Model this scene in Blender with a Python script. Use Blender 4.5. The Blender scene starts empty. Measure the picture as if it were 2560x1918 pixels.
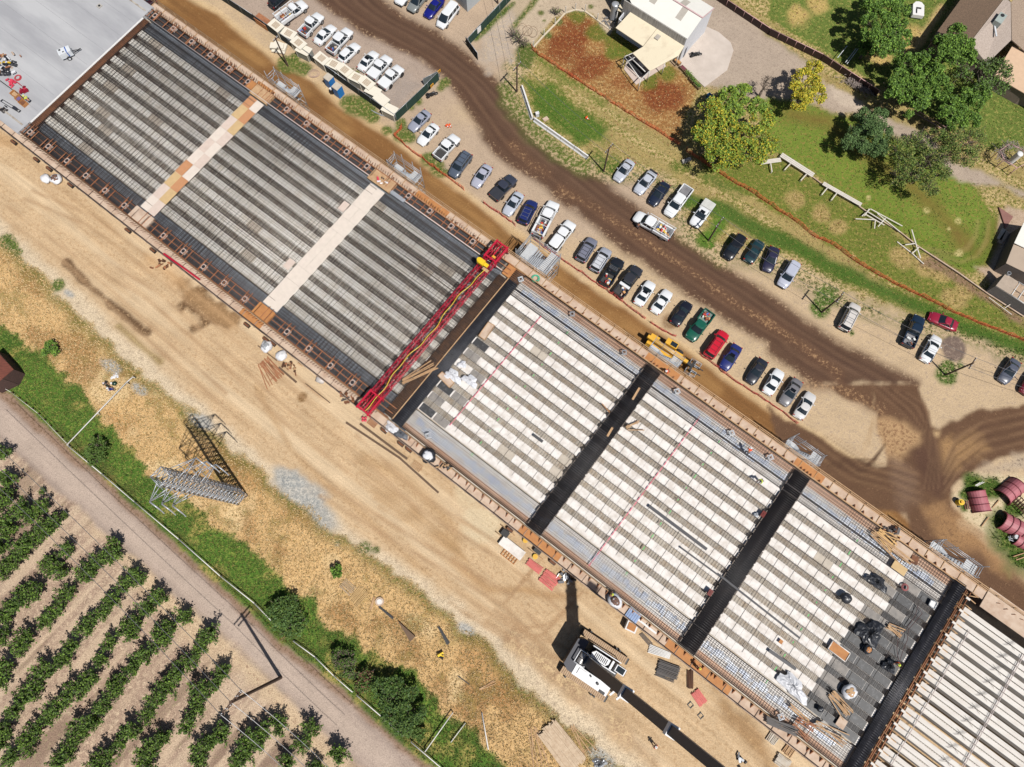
import bpy, math, random
import numpy as np
from math import radians, cos, sin, pi, sqrt
from mathutils import Vector, Matrix
random.seed(7); RNG = np.random.default_rng(7)
S = bpy.context.scene
# ---------------------------------------------------------------- camera, sun, sky, exposure
H = 100.0; FPX = 1735.0; TH = math.atan(449/1735)
cam = bpy.data.cameras.new('camera'); cam.sensor_width = 36; cam.lens = FPX/2560*36
cam.clip_start = 1; cam.clip_end = 5000
co = bpy.data.objects.new('camera', cam); S.collection.objects.link(co)
co.location = (0, 0, H); co.rotation_euler = (TH, 0, 0); S.camera = co
SUN_EL = 59.5; SUN_AZ = -53.0          # azimuth of the sun, counter-clockwise from +x
wd = bpy.data.worlds.new('World'); S.world = wd; wd.use_nodes = True
nt = wd.node_tree; bg = nt.nodes['Background']
sky = nt.nodes.new('ShaderNodeTexSky'); sky.sky_type = 'NISHITA'; sky.sun_disc = False
sky.sun_elevation = radians(SUN_EL); sky.sun_rotation = radians(90-SUN_AZ)
nt.links.new(sky.outputs[0], bg.inputs[0]); bg.inputs[1].default_value = 0.05
sl = bpy.data.lights.new('sun', 'SUN'); sl.energy = 4.8; sl.angle = radians(0.53); sl.color = (1, .965, .91)
so = bpy.data.objects.new('sun', sl); S.collection.objects.link(so)
sd_ = Vector((cos(radians(SUN_EL))*cos(radians(SUN_AZ)), cos(radians(SUN_EL))*sin(radians(SUN_AZ)), sin(radians(SUN_EL))))
so.rotation_euler = sd_.to_track_quat('Z', 'Y').to_euler(); so.location = (0, 0, 80)
S.view_settings.view_transform = 'Standard'; S.view_settings.look = 'None'
S.view_settings.exposure = 0.42; S.view_settings.gamma = 1
K = 1.75                               # picture value of a white surface in the sun
# ---------------------------------------------------------------- helpers
COL = S.collection
_mc = math.cos(TH); _ms = math.sin(TH)
def G(x, y, z=0.0):                    # point at height z seen at this place in the photograph
    u = (x-1280)/FPX; v = -(y-959)/FPX
    r = (u, v*_mc+_ms, v*_ms-_mc); t = (z-H)/r[2]
    return (r[0]*t, r[1]*t)
OY = (0, 480, 960, 1438)
def T(c, r, x, y, z=0.0): return G(c*640+x*.28972, OY[r]+y*.28972, z)
def F(x, y, z=0.0): return G(x*1.15732, y*1.15732, z)
BA = radians(-37.5)
def B(u, w): return (u*cos(BA)-w*sin(BA), u*sin(BA)+w*cos(BA))
def toB(p): return (p[0]*cos(BA)+p[1]*sin(BA), -p[0]*sin(BA)+p[1]*cos(BA))
def lin(c): c = c/255.0; return c/12.92 if c <= .04045 else ((c+.055)/1.055)**2.4
def alb(rgb): return tuple(min(.92, lin(c)/K) for c in rgb)
_M = {}
def mat(name, rgb, rough=.7, var=.12, sc=1.5, metal=0, bump=0.0, rgb2=None, thr=None, coat=0, stretch=None, streaks=0):
    if name in _M: return _M[name]
    m = bpy.data.materials.new(name); m.use_nodes = True; t = m.node_tree; L = t.links
    p = t.nodes['Principled BSDF']; p.inputs['Roughness'].default_value = rough; p.inputs['Metallic'].default_value = metal
    if coat: p.inputs['Coat Weight'].default_value = coat
    a = alb(rgb)
    tc = t.nodes.new('ShaderNodeTexCoord'); nz = t.nodes.new('ShaderNodeTexNoise')
    nz.inputs['Scale'].default_value = sc; nz.inputs['Detail'].default_value = 5; nz.inputs['Roughness'].default_value = .62
    src = tc.outputs['Object']
    if stretch:
        mp = t.nodes.new('ShaderNodeMapping'); mp.inputs['Scale'].default_value = stretch[:3]
        mp.inputs['Rotation'].default_value = (0, 0, stretch[3] if len(stretch) > 3 else 0)
        L.new(src, mp.inputs[0]); src = mp.outputs[0]
    L.new(src, nz.inputs['Vector'])
    mr = t.nodes.new('ShaderNodeMapRange')
    lo, hi = (.3, .7) if thr is None else thr
    mr.inputs[1].default_value = lo; mr.inputs[2].default_value = hi; L.new(nz.outputs[0], mr.inputs[0])
    mx = t.nodes.new('ShaderNodeMix'); mx.data_type = 'RGBA'; L.new(mr.outputs[0], mx.inputs[0])
    if rgb2: a2 = alb(rgb2)
    else: a, a2 = tuple(c*(1-var) for c in a), tuple(min(.92, c*(1+var)) for c in a)
    mx.inputs[6].default_value = (*a, 1); mx.inputs[7].default_value = (*a2, 1)
    L.new(mx.outputs[2], p.inputs['Base Color'])
    if bump:
        b = t.nodes.new('ShaderNodeBump'); b.inputs['Strength'].default_value = bump; b.inputs['Distance'].default_value = .05
        L.new(nz.outputs[0], b.inputs['Height']); L.new(b.outputs[0], p.inputs['Normal'])
    _M[name] = m; return m

class MB:
    def __init__(s): s.v = []; s.f = []; s.m = []; s.k = 0; s.sm = []
    def add(s, vs, fs, smooth=False):
        o = len(s.v); s.v += [tuple(v) for v in vs]; s.f += [tuple(i+o for i in f) for f in fs]
        s.m += [s.k]*len(fs); s.sm += [smooth]*len(fs); return s
    def box(s, x, y, z, lx, ly, lz, rz=0.0, taper=1.0):     # centre x, y; bottom z
        c, n = cos(rz), sin(rz); vs = []
        for k, zz in ((1, z), (taper, z+lz)):
            for a, b in ((-1, -1), (1, -1), (1, 1), (-1, 1)):
                px, py = a*lx/2*k, b*ly/2*k; vs.append((x+px*c-py*n, y+px*n+py*c, zz))
        return s.add(vs, [(3, 2, 1, 0), (4, 5, 6, 7), (0, 1, 5, 4), (1, 2, 6, 5), (2, 3, 7, 6), (3, 0, 4, 7)])
    def bar(s, p, q, w, h=None, n=4):                      # prism from p to q
        p = Vector(p); q = Vector(q); d = q-p
        if d.length < 1e-6: return s
        d.normalize(); up = Vector((0, 0, 1)) if abs(d.z) < .95 else Vector((1, 0, 0))
        a = d.cross(up).normalized(); b = a.cross(d)
        h = w if h is None else h; vs = []
        for e in (p, q):
            for i in range(n):
                t = 2*pi*(i+.5)/n; k = sqrt(2) if n == 4 else 1
                vs.append(e+a*(cos(t)*w/2*k)+b*(sin(t)*h/2*k))
        fs = [(i, (i+1) % n, n+(i+1) % n, n+i) for i in range(n)]+[tuple(range(n-1, -1, -1)), tuple(range(n, 2*n))]
        return s.add(vs, fs, n > 6)
    def path(s, pts, w, n=5):
        for a, b in zip(pts, pts[1:]): s.bar(a, b, w, n=n)
        return s
    def cyl(s, x, y, z, r, h, n=16, r2=None): 
        r2 = r if r2 is None else r2
        vs = [(x+cos(2*pi*i/n)*r, y+sin(2*pi*i/n)*r, z) for i in range(n)]+[(x+cos(2*pi*i/n)*r2, y+sin(2*pi*i/n)*r2, z+h) for i in range(n)]
        return s.add(vs, [(i, (i+1) % n, n+(i+1) % n, n+i) for i in range(n)], True).add(vs, [tuple(range(n-1, -1, -1)), tuple(range(n, 2*n))])
    def wheel(s, x, y, z, r, w, axis, n=18):               # horizontal-axis cylinder
        ax = Vector(axis).normalized(); c = Vector((x, y, z)); sd = ax.cross(Vector((0, 0, 1))).normalized()
        vs = [c+ax*k*w/2+sd*cos(2*pi*i/n)*r+Vector((0, 0, 1))*sin(2*pi*i/n)*r for k in (-1, 1) for i in range(n)]
        return s.add(vs, [(i, (i+1) % n, n+(i+1) % n, n+i) for i in range(n)], True).add(vs, [tuple(range(n-1, -1, -1)), tuple(range(n, 2*n))])
    def poly(s, pts, z0, z1):                              # vertical prism over a polygon
        n = len(pts); ar = sum(pts[i][0]*pts[(i+1) % n][1]-pts[(i+1) % n][0]*pts[i][1] for i in range(n))
        if ar < 0: pts = pts[::-1]
        vs = [(p[0], p[1], z0) for p in pts]+[(p[0], p[1], z1) for p in pts]
        return s.add(vs, [(i, (i+1) % n, n+(i+1) % n, n+i) for i in range(n)]+[tuple(range(n-1, -1, -1)), tuple(range(n, 2*n))])
    def blob(s, c, r, seed=0, nu=12, nv=7, amp=.15, flat=1.0):
        rg = random.Random(seed); ph = [(rg.uniform(0, 6), rg.uniform(2, 5), rg.uniform(2, 5)) for _ in range(3)]; vs = []
        for j in range(nv+1):
            e = -pi/2+pi*j/nv
            for i in range(nu):
                a = 2*pi*i/nu; k = 1+amp*sum(sin(q[1]*a+q[0])*cos(q[2]*e+q[0]) for q in ph)*cos(e)
                vs.append((c[0]+r[0]*k*cos(e)*cos(a), c[1]+r[1]*k*cos(e)*sin(a), c[2]+r[2]*k*sin(e)*flat))
        return s.add(vs, [(j*nu+i, j*nu+(i+1) % nu, (j+1)*nu+(i+1) % nu, (j+1)*nu+i) for j in range(nv) for i in range(nu)], True)
    def build(s, name, mats, parent=None, loc=None):
        me = bpy.data.meshes.new(name); me.from_pydata(s.v, [], s.f)
        if not isinstance(mats, (list, tuple)): mats = [mats]
        for m in mats: me.materials.append(m)
        if len(mats) > 1: me.polygons.foreach_set('material_index', s.m)
        me.polygons.foreach_set('use_smooth', s.sm); me.update()
        return link(name, me, parent, loc)
def link(name, me, parent=None, loc=None):
    o = bpy.data.objects.new(name, me); COL.objects.link(o)
    if parent: o.parent = parent
    if loc: o.location = loc
    return o
def tag(o, label, cat, group=None, kind=None):
    if label: o['label'] = label
    if cat: o['category'] = cat
    if group: o['group'] = group
    if kind: o['kind'] = kind
    return o
def thing(name, label, cat, loc=(0, 0, 0), rz=0.0, group=None):
    o = bpy.data.objects.new(name, None); COL.objects.link(o); o.location = loc; o.rotation_euler = (0, 0, rz)
    o.empty_display_size = .3
    return tag(o, label, cat, group)
def dup(root, loc, rz=0.0, label=None, scale=None, group=None, parent=None):
    r = root.copy(); COL.objects.link(r)
    r.location = loc; r.rotation_euler = (0, 0, rz)
    if scale: r.scale = (scale,)*3 if not isinstance(scale, tuple) else scale
    if label: r['label'] = label
    if group: r['group'] = group
    for ch in root.children:
        c = ch.copy(); COL.objects.link(c); c.parent = r
        for g in ch.children:
            d = g.copy(); COL.objects.link(d); d.parent = c
    return r
def bars_mesh(name, segs, w, h, m, parent=None):           # many straight bars as one mesh, segs: (p, q)
    P = np.array([s[0] for s in segs], float); Q = np.array([s[1] for s in segs], float); n = len(P)
    d = Q-P; d /= np.linalg.norm(d, axis=1)[:, None]
    up = np.where(np.abs(d[:, 2:3]) > .95, np.array([[1., 0, 0]]), np.array([[0, 0, 1.]]))
    a = np.cross(d, up); a /= np.linalg.norm(a, axis=1)[:, None]; b = np.cross(a, d)
    V = np.empty((n, 8, 3)); k = 0
    for E in (P, Q):
        for sa, sb in ((-1, -1), (1, -1), (1, 1), (-1, 1)):
            V[:, k] = E+a*sa*w/2+b*sb*h/2; k += 1
    fs = np.array([(0, 1, 5, 4), (1, 2, 6, 5), (2, 3, 7, 6), (3, 0, 4, 7), (3, 2, 1, 0), (4, 5, 6, 7)])
    Fc = (np.arange(n)[:, None, None]*8+fs[None]).reshape(-1, 4)
    return link(name, npmesh(name, V.reshape(-1, 3), Fc, m), parent)
def npmesh(name, V, Fc, m):
    me = bpy.data.meshes.new(name); me.vertices.add(len(V)); me.vertices.foreach_set('co', np.asarray(V, np.float32).ravel())
    k = Fc.shape[1]; me.loops.add(Fc.size); me.loops.foreach_set('vertex_index', Fc.astype(np.int32).ravel())
    me.polygons.add(len(Fc)); me.polygons.foreach_set('loop_start', np.arange(0, Fc.size, k, dtype=np.int32))
    for mm in (m if isinstance(m, list) else [m]): me.materials.append(mm)
    me.update(calc_edges=True); return me
# ---------------------------------------------------------------- ground
def vnoise(X, Y, sc, seed, oct=3):
    out = np.zeros_like(X); amp = 1.0; tot = 0
    for o in range(oct):
        rg = np.random.default_rng(seed*17+o); N = 256; g = rg.random((N, N))
        x = X/sc*(2**o)+1000.3; y = Y/sc*(2**o)+1000.7
        xi = np.floor(x).astype(int); yi = np.floor(y).astype(int); fx = x-xi; fy = y-yi
        fx = fx*fx*(3-2*fx); fy = fy*fy*(3-2*fy)
        a = g[xi % N, yi % N]; b = g[(xi+1) % N, yi % N]; c = g[xi % N, (yi+1) % N]; d = g[(xi+1) % N, (yi+1) % N]
        out += amp*((a*(1-fx)+b*fx)*(1-fy)+(c*(1-fx)+d*fx)*fy); tot += amp; amp *= .5
    return out/tot
STEP = .32
fx_ = np.arange(-98, 98.01, STEP); fy_ = np.arange(-36, 104.01, STEP)
far = np.array([3, 8, 16, 30, 60, 120, 240, 500, 1000, 2000.])
gx = np.concatenate([fx_[0]-far[::-1], fx_, fx_[-1]+far]); gy = np.concatenate([fy_[0]-far[::-1], fy_, fy_[-1]+far])
GX, GY = np.meshgrid(gx, gy, indexing='ij')
nx_, ny_ = GX.shape
def pdist(pts, closed):
    D = np.full(GX.shape, 1e9); n = len(pts)
    for i in range(n if closed else n-1):
        ax, ay = pts[i]; bx, by = pts[(i+1) % n]; dx, dy = bx-ax, by-ay; l = dx*dx+dy*dy+1e-9
        t = np.clip(((GX-ax)*dx+(GY-ay)*dy)/l, 0, 1)
        D = np.minimum(D, (GX-ax-t*dx)**2+(GY-ay-t*dy)**2)
    return np.sqrt(D)
def inside(pts):
    I = np.zeros(GX.shape, bool); n = len(pts)
    for i in range(n):
        ax, ay = pts[i]; bx, by = pts[(i+1) % n]
        if ay == by: continue
        c = ((ay > GY) != (by > GY)) & (GX < (bx-ax)*(GY-ay)/(by-ay)+ax); I ^= c
    return I
def sdp(pts): return np.where(inside(pts), 1, -1)*pdist(pts, True)
def sst(x, a, b): t = np.clip((x-a)/(b-a), 0, 1); return t*t*(3-2*t)
N1 = vnoise(GX, GY, 3.0, 1); N2 = vnoise(GX, GY, 9, 2); N3 = vnoise(GX, GY, 1.1, 3); N4 = vnoise(GX, GY, 28, 4)
GU = GX*cos(BA)+GY*sin(BA); GW = -GX*sin(BA)+GY*cos(BA)
STR = vnoise(GU/14, GW/.9, 1, 5); STR2 = vnoise(GU/30, GW/2.2, 1, 6)
CA = np.zeros(GX.shape+(3,)); CB = CA.copy(); CV = np.zeros(GX.shape); SK = CV.copy(); RG_ = np.zeros(GX.shape, int)
REG = ['ground', 'orchard_soil', 'asphalt_road', 'road_verge', 'green_grass', 'dry_grass', 'gravel_edge', 'dirt_road', 'parking_ground', 'haul_road', 'brown_road', 'field_grass', 'lawn', 'concrete_pad', 'yard', 'driveway']
def paint(w, a, b=None, cov=0.0, reg=None, sk=None):
    b = a if b is None else b
    a = np.array(alb(a)); b = np.array(alb(b)); W = w[..., None]
    CA[:] = CA*(1-W)+a*W; CB[:] = CB*(1-W)+b*W; CV[:] = CV*(1-w)+cov*w
    if sk is not None: SK[:] = SK*(1-w)+sk*w
    if reg: RG_[w > .5] = REG.index(reg)
def area(pts, a, b=None, cov=0.0, reg=None, soft=.6, amp=1.6, sk=None, k=1.0):
    w = sst(sdp(pts)+(N1-.5)*amp+(N3-.5)*amp*.5, -soft, soft)*k; paint(w, a, b, cov, reg, sk); return w
def line(pts, wid, a, b=None, cov=0.0, reg=None, soft=.5, amp=.8, k=1.0, sk=None):
    w = sst(wid/2-pdist(pts, False)+(N1-.5)*amp, -soft, soft)*k; paint(w, a, b, cov, reg, sk); return w
def spot(p, r, a, b=None, cov=.3, k=1.0, el=1.0, ang=0.0, soft=None):
    dx = GX-p[0]; dy = GY-p[1]; c, s = cos(ang), sin(ang); q = np.sqrt((dx*c+dy*s)**2+((-dx*s+dy*c)/el)**2)
    w = sst(r-q+(N1-.5)*r*.9+(N3-.5)*r*.4, -(soft or r*.35), (soft or r*.35))*k; paint(w, a, b, cov)
far_ne = [F(3300, 2400), F(3300, -1200), F(-700, -1200)]
def ne_of(pl): return [F(*p) for p in pl]+far_ne
L_road_sw = [(-700, 300), (0, 945), (70, 1005), (150, 1085), (230, 1155), (300, 1205), (360, 1270), (440, 1330), (560, 1440), (660, 1545), (770, 1650), (1000, 1900)]
L_road_ne = [(-700, 250), (0, 862), (150, 990), (300, 1125), (480, 1290), (600, 1402), (740, 1512), (900, 1650), (1150, 1900)]
L_fence = [(-700, 225), (0, 832), (60, 885), (155, 968), (300, 1100), (480, 1268), (600, 1378), (740, 1488), (850, 1588), (930, 1655), (1200, 1900)]
L_green = [(-700, 60), (-50, 672), (0, 700), (60, 742), (110, 792), (180, 850), (230, 910), (290, 990), (340, 1040), (400, 1085), (480, 1140), (560, 1195), (640, 1290), (720, 1350), (800, 1400), (880, 1450), (960, 1530), (1040, 1600), (1110, 1657), (1300, 1900)]
L_dirt = [(-700, -60), (-50, 490), (0, 520), (50, 565), (110, 620), (170, 690), (240, 745), (300, 810), (360, 850), (430, 905), (500, 965), (570, 1030), (640, 1085), (700, 1130), (780, 1185), (860, 1250), (960, 1320), (1060, 1400), (1130, 1470), (1200, 1540), (1280, 1600), (1360, 1680), (1500, 1900)]
L_dirt2 = [(-700, -90), (-50, 450), (0, 475), (60, 530), (150, 610), (240, 700), (330, 780), (420, 860), (520, 945), (600, 1020), (690, 1090), (790, 1165), (900, 1240), (1000, 1310), (1100, 1385), (1180, 1470), (1240, 1520), (1330, 1600), (1420, 1680), (1600, 1900)]
paint(np.ones(GX.shape), (178, 152, 132), (218, 194, 166), .4, 'ground', .2)
RG_[:] = REG.index('orchard_soil')
w_orch = np.ones(GX.shape)
# orchard lanes: direction of the planting rows
r0 = T(0, 3, 60, 1300); r1 = T(0, 3, 1190, 40); RA = math.atan2(r1[1]-r0[1], r1[0]-r0[0])
RU = GX*cos(RA)+GY*sin(RA); RW = -GX*sin(RA)+GY*cos(RA)
lane = vnoise(RU/10, RW/.8, 1, 8)
paint(sst(lane, .42, .62)*.75, (216, 192, 164), (170, 142, 122), .3, sk=0)
paint(sst(vnoise(RU/12, RW/1.3, 1, 12), .58, .7)*.6, (140, 116, 100), (128, 128, 80), .25)
area([F(*p) for p in [(150, 1085), (230, 1170), (300, 1230), (270, 1260), (330, 1300), (420, 1400), (560, 1480), (600, 1560), (700, 1657), (760, 1657), (560, 1440), (440, 1330), (300, 1205)]], (214, 188, 155), (178, 148, 122), .35, soft=1.2, amp=3)
area(ne_of(L_road_sw), (186, 166, 152), (165, 146, 134), .35, 'asphalt_road', soft=.5, amp=1.2, sk=.35)
mid = [((a[0]+b[0])/2, (a[1]+b[1])/2) for a, b in zip([(0, 945), (150, 1085), (300, 1205), (440, 1330), (560, 1440), (770, 1650)], [(0, 862), (150, 990), (300, 1125), (480, 1290), (600, 1402), (900, 1650)])]
line([F(*p) for p in mid], 2.6, (200, 180, 164), (182, 164, 150), .3, soft=.9, k=.8)
for off in (-1.9, 1.9): line([(F(*p)[0]+off*.62, F(*p)[1]+off*.78) for p in mid], .35, (150, 134, 124), soft=.3, k=.5)
area(ne_of(L_road_ne), (160, 132, 112), (120, 96, 72), .4, 'road_verge', soft=.35, amp=.8)
area(ne_of(L_fence), (84, 118, 44), (140, 152, 70), .38, 'green_grass', soft=.3, amp=.8)
NP = vnoise(GX, GY, 2.2, 31); NQ = vnoise(GX, GY, 4.5, 32, 4)
paint(sst(sdp(ne_of(L_fence)), -.5, 0)*sst(NQ, .5, .62)*.8, (66, 96, 36), (96, 122, 48), .4)
paint(sst(sdp(ne_of(L_fence)), -.5, 0)*sst(NP+N2*.3, .72, .86)*.9, (176, 160, 92), (88, 112, 44), .45)
paint(sst(sdp(ne_of(L_fence)), 0, .6)*sst(-sdp(ne_of(L_fence))+2.2, 0, 1.2)*sst(N1, .45, .6)*.6, (96, 82, 52), (60, 80, 30), .4)
area(ne_of(L_green), (222, 184, 130), (176, 142, 92), .38, 'dry_grass', soft=.45, amp=3.2)
wdry = sdp(ne_of(L_green))
paint(sst(wdry, 0, 1)*sst(N2, .52, .66)*.7, (198, 150, 98), (120, 108, 62), .42)
paint(sst(wdry, 0, 1)*sst(vnoise(GX, GY, 6, 21), .6, .75)*.8, (232, 204, 156), (176, 142, 92), .3)
paint(sst(wdry, 0, 1)*sst(NQ, .55, .68)*.65, (168, 122, 76), (104, 92, 52), .45); paint(sst(wdry, 0, 1)*sst(NP, .62, .76)*.6, (120, 118, 60), (190, 150, 96), .5)
line([F(*p) for p in L_dirt], 2.6, (96, 104, 44), (180, 145, 90), .42, soft=1.1, amp=2.2, k=.85)
area(ne_of(L_dirt), (224, 203, 172), (196, 176, 150), .4, 'gravel_edge', soft=.5, amp=2.2, sk=.2)
area(ne_of(L_dirt2), (216, 186, 148), (196, 164, 126), .4, 'dirt_road', soft=1.0, amp=1.6, sk=.7)
wd_ = sst(sdp(ne_of(L_dirt2)), 0, 2)
paint(wd_*sst(STR, .52, .72)*.55, (192, 160, 122), (176, 144, 110), .4)
paint(wd_*sst(1-STR2, .5, .7)*.5, (232, 208, 174))
paint(wd_*sst(N4, .5, .7)*.35, (200, 168, 130), (184, 150, 114), .4)
for p in [(430, 905, 2), (300, 840, 1.4), (650, 1060, 4.0), (690, 1105, 3.2), (620, 1030, 2.6), (240, 790, 1.6), (1280, 1700, 3), (1010, 1360, 1.2), (150, 635, 1.0), (1300, 1640, 2.0)]:
    spot(F(p[0], p[1]), p[2], (160, 162, 160), (205, 200, 190), .45, .85, .45, BA+.1)
# wet streaks, spills and puddle
line([T(0, 1, *p) for p in [(580, 620), (750, 800), (950, 960), (1100, 1080), (1250, 1210)]], 1.3, (112, 86, 62), (190, 158, 120), .3, soft=.4, amp=1.6, k=1)
line([T(0, 1, *p) for p in [(1030, 1160), (1170, 1290), (1380, 1470)]], .9, (140, 116, 70), (190, 170, 120), .4, soft=.5, k=.8)
area([T(0, 1, *p) for p in [(1470, 850), (1620, 790), (1720, 790), (1850, 880), (1960, 1010), (2050, 1080), (1990, 1190), (1830, 1160), (1760, 1230), (1680, 1130), (1560, 1040), (1500, 980), (1570, 930)]], (118, 90, 64), (196, 162, 122), .34, soft=.8, amp=4.5, k=1)
spot(T(1, 2, 395, 120), .7, (130, 98, 62), (180, 145, 100), .3)
for q in [[(0, 30), (300, 560), (600, 860), (900, 1100), (1200, 1400), (1500, 1657)]]:
    line([T(1, 2, *p) for p in q], .7, (196, 160, 118), (170, 138, 100), .4, soft=.5, k=.7)
for off in range(5):
    line([T(1, 2, 900+off*40, 760+off*75), T(1, 2, 1300+off*30, 1010+off*60), T(1, 2, 1750+off*20, 1420+off*30)], .3, (186, 150, 108), soft=.3, k=.6)
line([T(1, 2, *p) for p in [(930, 640), (1200, 760), (1450, 950), (1640, 1180), (1720, 1350)]], 1.7, (190, 154, 110), (172, 136, 96), .4, soft=1, k=.6)
line([T(2, 3, *p) for p in [(-500, -120), (-200, 120), (100, 130), (330, 180), (540, 170)]], .9, (184, 146, 104), (200, 165, 120), .3, soft=.5, k=.8)
line([T(2, 3, *p) for p in [(0, 560), (200, 700), (420, 900), (700, 1120), (1000, 1380), (1250, 1657)]], 1.5, (176, 144, 112), (224, 194, 150), .5, soft=.9, amp=2.5, k=.85)
area([T(2, 3, *p) for p in [(1750, 980), (1900, 1100), (2209, 1380), (2209, 1657), (1950, 1400), (1830, 1250)]], (160, 124, 84), (200, 165, 120), .3, soft=1, amp=2, k=.8)
spot(T(2, 2, -330, 900), 2.4, (226, 205, 170), (205, 180, 145), .3, .8); spot(T(1, 2, 1980, 1180), 2.8, (226, 206, 172), (208, 184, 148), .3, .9)
for q in ([(1180, 1390), (1100, 1300), (1000, 1240), (880, 1170), (700, 1060)], [(1240, 1330), (1150, 1240), (1060, 1180), (900, 1080), (760, 950)], [(1330, 1480), (1240, 1420), (1100, 1370), (980, 1290)], [(1100, 1290), (1160, 1220), (1130, 1130), (1070, 1060)], [(200, 560), (330, 640), (470, 760), (620, 900), (760, 1010)], [(60, 420), (200, 480), (360, 600), (520, 730), (700, 880)], [(0, 450), (150, 560), (300, 700), (480, 860)], [(1250, 1290), (1180, 1360), (1120, 1370), (1060, 1330)]):
    P_ = [F(*p) for p in q]
    for o_ in (-1.0, -.75, .75, 1.0): line([(x+o_*.6, y+o_*.8) for x, y in P_], .26, (182, 148, 112), (212, 182, 144), .3, soft=.22, amp=.5, k=.6)
for q, k_ in (([(0, 300), (120, 330), (260, 430), (420, 540)], .6), ([(330, 560), (420, 640), (500, 700)], .5)): line([F(*p) for p in q], 2.2, (206, 166, 120), (186, 146, 104), .4, soft=1.2, amp=2, k=k_)
# ---- north of the bridge
bl = [B(-400, 19), B(300, 19), (900, 200), (900, 900), (-600, 900)]
area(bl, (206, 180, 146), (184, 162, 138), .35, 'parking_ground', soft=.3, amp=.2, sk=.25)
paint(sst(sdp(bl), 0, 1)*sst(N4, .45, .62)*.7, (188, 166, 146), (172, 150, 132), .3)
t10 = lambda *P: [T(1, 0, *p) for p in P]
t20 = lambda *P: [T(2, 0, *p) for p in P]
t21 = lambda *P: [T(2, 1, *p) for p in P]
t30 = lambda *P: [T(3, 0, *p) for p in P]
t31 = lambda *P: [T(3, 1, *p) for p in P]
t32 = lambda *P: [T(3, 2, *p) for p in P]
area(t10((-350, -60), (0, 170), (1210, 1030), (1590, 600), (1300, 400), (1000, 300), (540, 0), (400, -300)), (182, 162, 146), (160, 142, 128), .3, soft=.8, amp=2)
area(t10((1000, 700), (1210, 1000), (1450, 720), (1200, 560)), (168, 154, 144), (186, 166, 146), .3, soft=1, amp=2, k=.8)
haulN = [T(0, 0, 1560, -60), T(0, 0, 1900, 120), T(0, 0, 2209, 380)]+t10((240, 560), (500, 690), (620, 800), (740, 900), (940, 1030), (1130, 1150), (1200, 1210), (1330, 1310), (1560, 1480), (1750, 1620))+t21((0, 330), (180, 440), (330, 540), (600, 740), (800, 880), (1000, 1000), (1150, 1110), (1400, 1270), (1640, 1440), (1900, 1640))+t32((0, 200), (150, 310), (440, 440), (700, 630), (880, 700))
area([T(0, 0, 1300, -60)]+haulN+[B(60, 30), B(-110, 30)], (140, 100, 60), (186, 146, 96), .22, 'haul_road', soft=.4, amp=1.0, sk=.6)
wh = sst(sdp([T(0, 0, 1300, -60)]+haulN+[B(60, 30), B(-110, 30)]), .5, 2)
paint(wh*sst(N2, .5, .65)*.6, (176, 134, 84), (146, 106, 64), .4); paint(wh*sst(STR, .5, .7)*.5, (122, 86, 52))
line(haulN, 1.0, (222, 192, 148), (196, 162, 116), .3, soft=.6, k=.8)
brN = t10((1050, -60), (1080, 0), (1280, 160), (1560, 290), (1750, 420), (1900, 560), (2080, 720), (2209, 870))+t20((130, 1020), (280, 1170), (430, 1290), (600, 1400), (750, 1530), (900, 1657))+t21((1050, 120), (1400, 370), (1650, 540), (1900, 700), (2209, 880))+t31((300, 1100), (500, 1240), (800, 1400), (1100, 1540), (1280, 1640))
brS = t10((480, -60), (540, 0), (680, 110), (900, 260), (1100, 360), (1350, 470), (1520, 590), (1650, 680), (1760, 830), (1870, 1000), (1960, 1160), (2090, 1340), (2209, 1430))+t20((150, 1500), (330, 1650))+t21((330, 0), (500, 130), (660, 240), (800, 350), (1000, 520), (1250, 680), (1500, 860), (1700, 990), (1900, 1130), (2209, 1300))+t31((0, 1390), (250, 1540), (400, 1657))
junc = t32((450, 0), (600, 90), (820, 180), (930, 270), (990, 450), (1030, 640), (1020, 700), (900, 712), (700, 630), (440, 440), (150, 310), (0, 190))+[B(28, 30), B(38, 32)]+t32((880, 1085), (1190, 1125), (1280, 1360), (1450, 1700), (2209, 2200), (2400, 1800), (2209, 1640), (2050, 1480), (1880, 1310), (1700, 1180), (1600, 1020), (1590, 900), (1640, 850), (1800, 745), (2000, 650), (2400, 560), (2400, 170), (1850, 220), (1700, 285), (1480, 380), (1410, 360), (1340, 150), (1300, 0))
area(junc, (110, 82, 62), (170, 136, 102), .2, 'haul_road', soft=.4, amp=1.0, sk=.35)
wj = sst(sdp(junc), 0, 1.5)
area(brS+brN[::-1], (102, 77, 61), (160, 126, 98), .14, 'brown_road', soft=.4, amp=1.2, sk=.25)
def resamp(P, n=40):
    P = np.array(P); d = np.r_[0, np.cumsum(np.hypot(*np.diff(P, axis=0).T))]; q = np.linspace(0, d[-1], n); return np.stack([np.interp(q, d, P[:, 0]), np.interp(q, d, P[:, 1])], 1)
ra_, rb_ = resamp(brS), resamp(brN)
for f, c_, k_ in ((.18, (86, 62, 50), .6), (.26, (128, 98, 76), .5), (.34, (88, 64, 52), .6), (.55, (126, 98, 78), .5), (.63, (86, 63, 52), .7), (.72, (120, 92, 72), .5), (.8, (84, 62, 50), .7), (.9, (116, 90, 70), .5)):
    line([tuple(p) for p in ra_*(1-f)+rb_*f], .42, c_, soft=.3, amp=.5, k=k_)
line(brN, 1.1, (100, 74, 58), (196, 166, 132), .42, soft=.8, k=.8); line(brS, 1.1, (100, 74, 58), (196, 166, 132), .42, soft=.8, k=.8)
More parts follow.
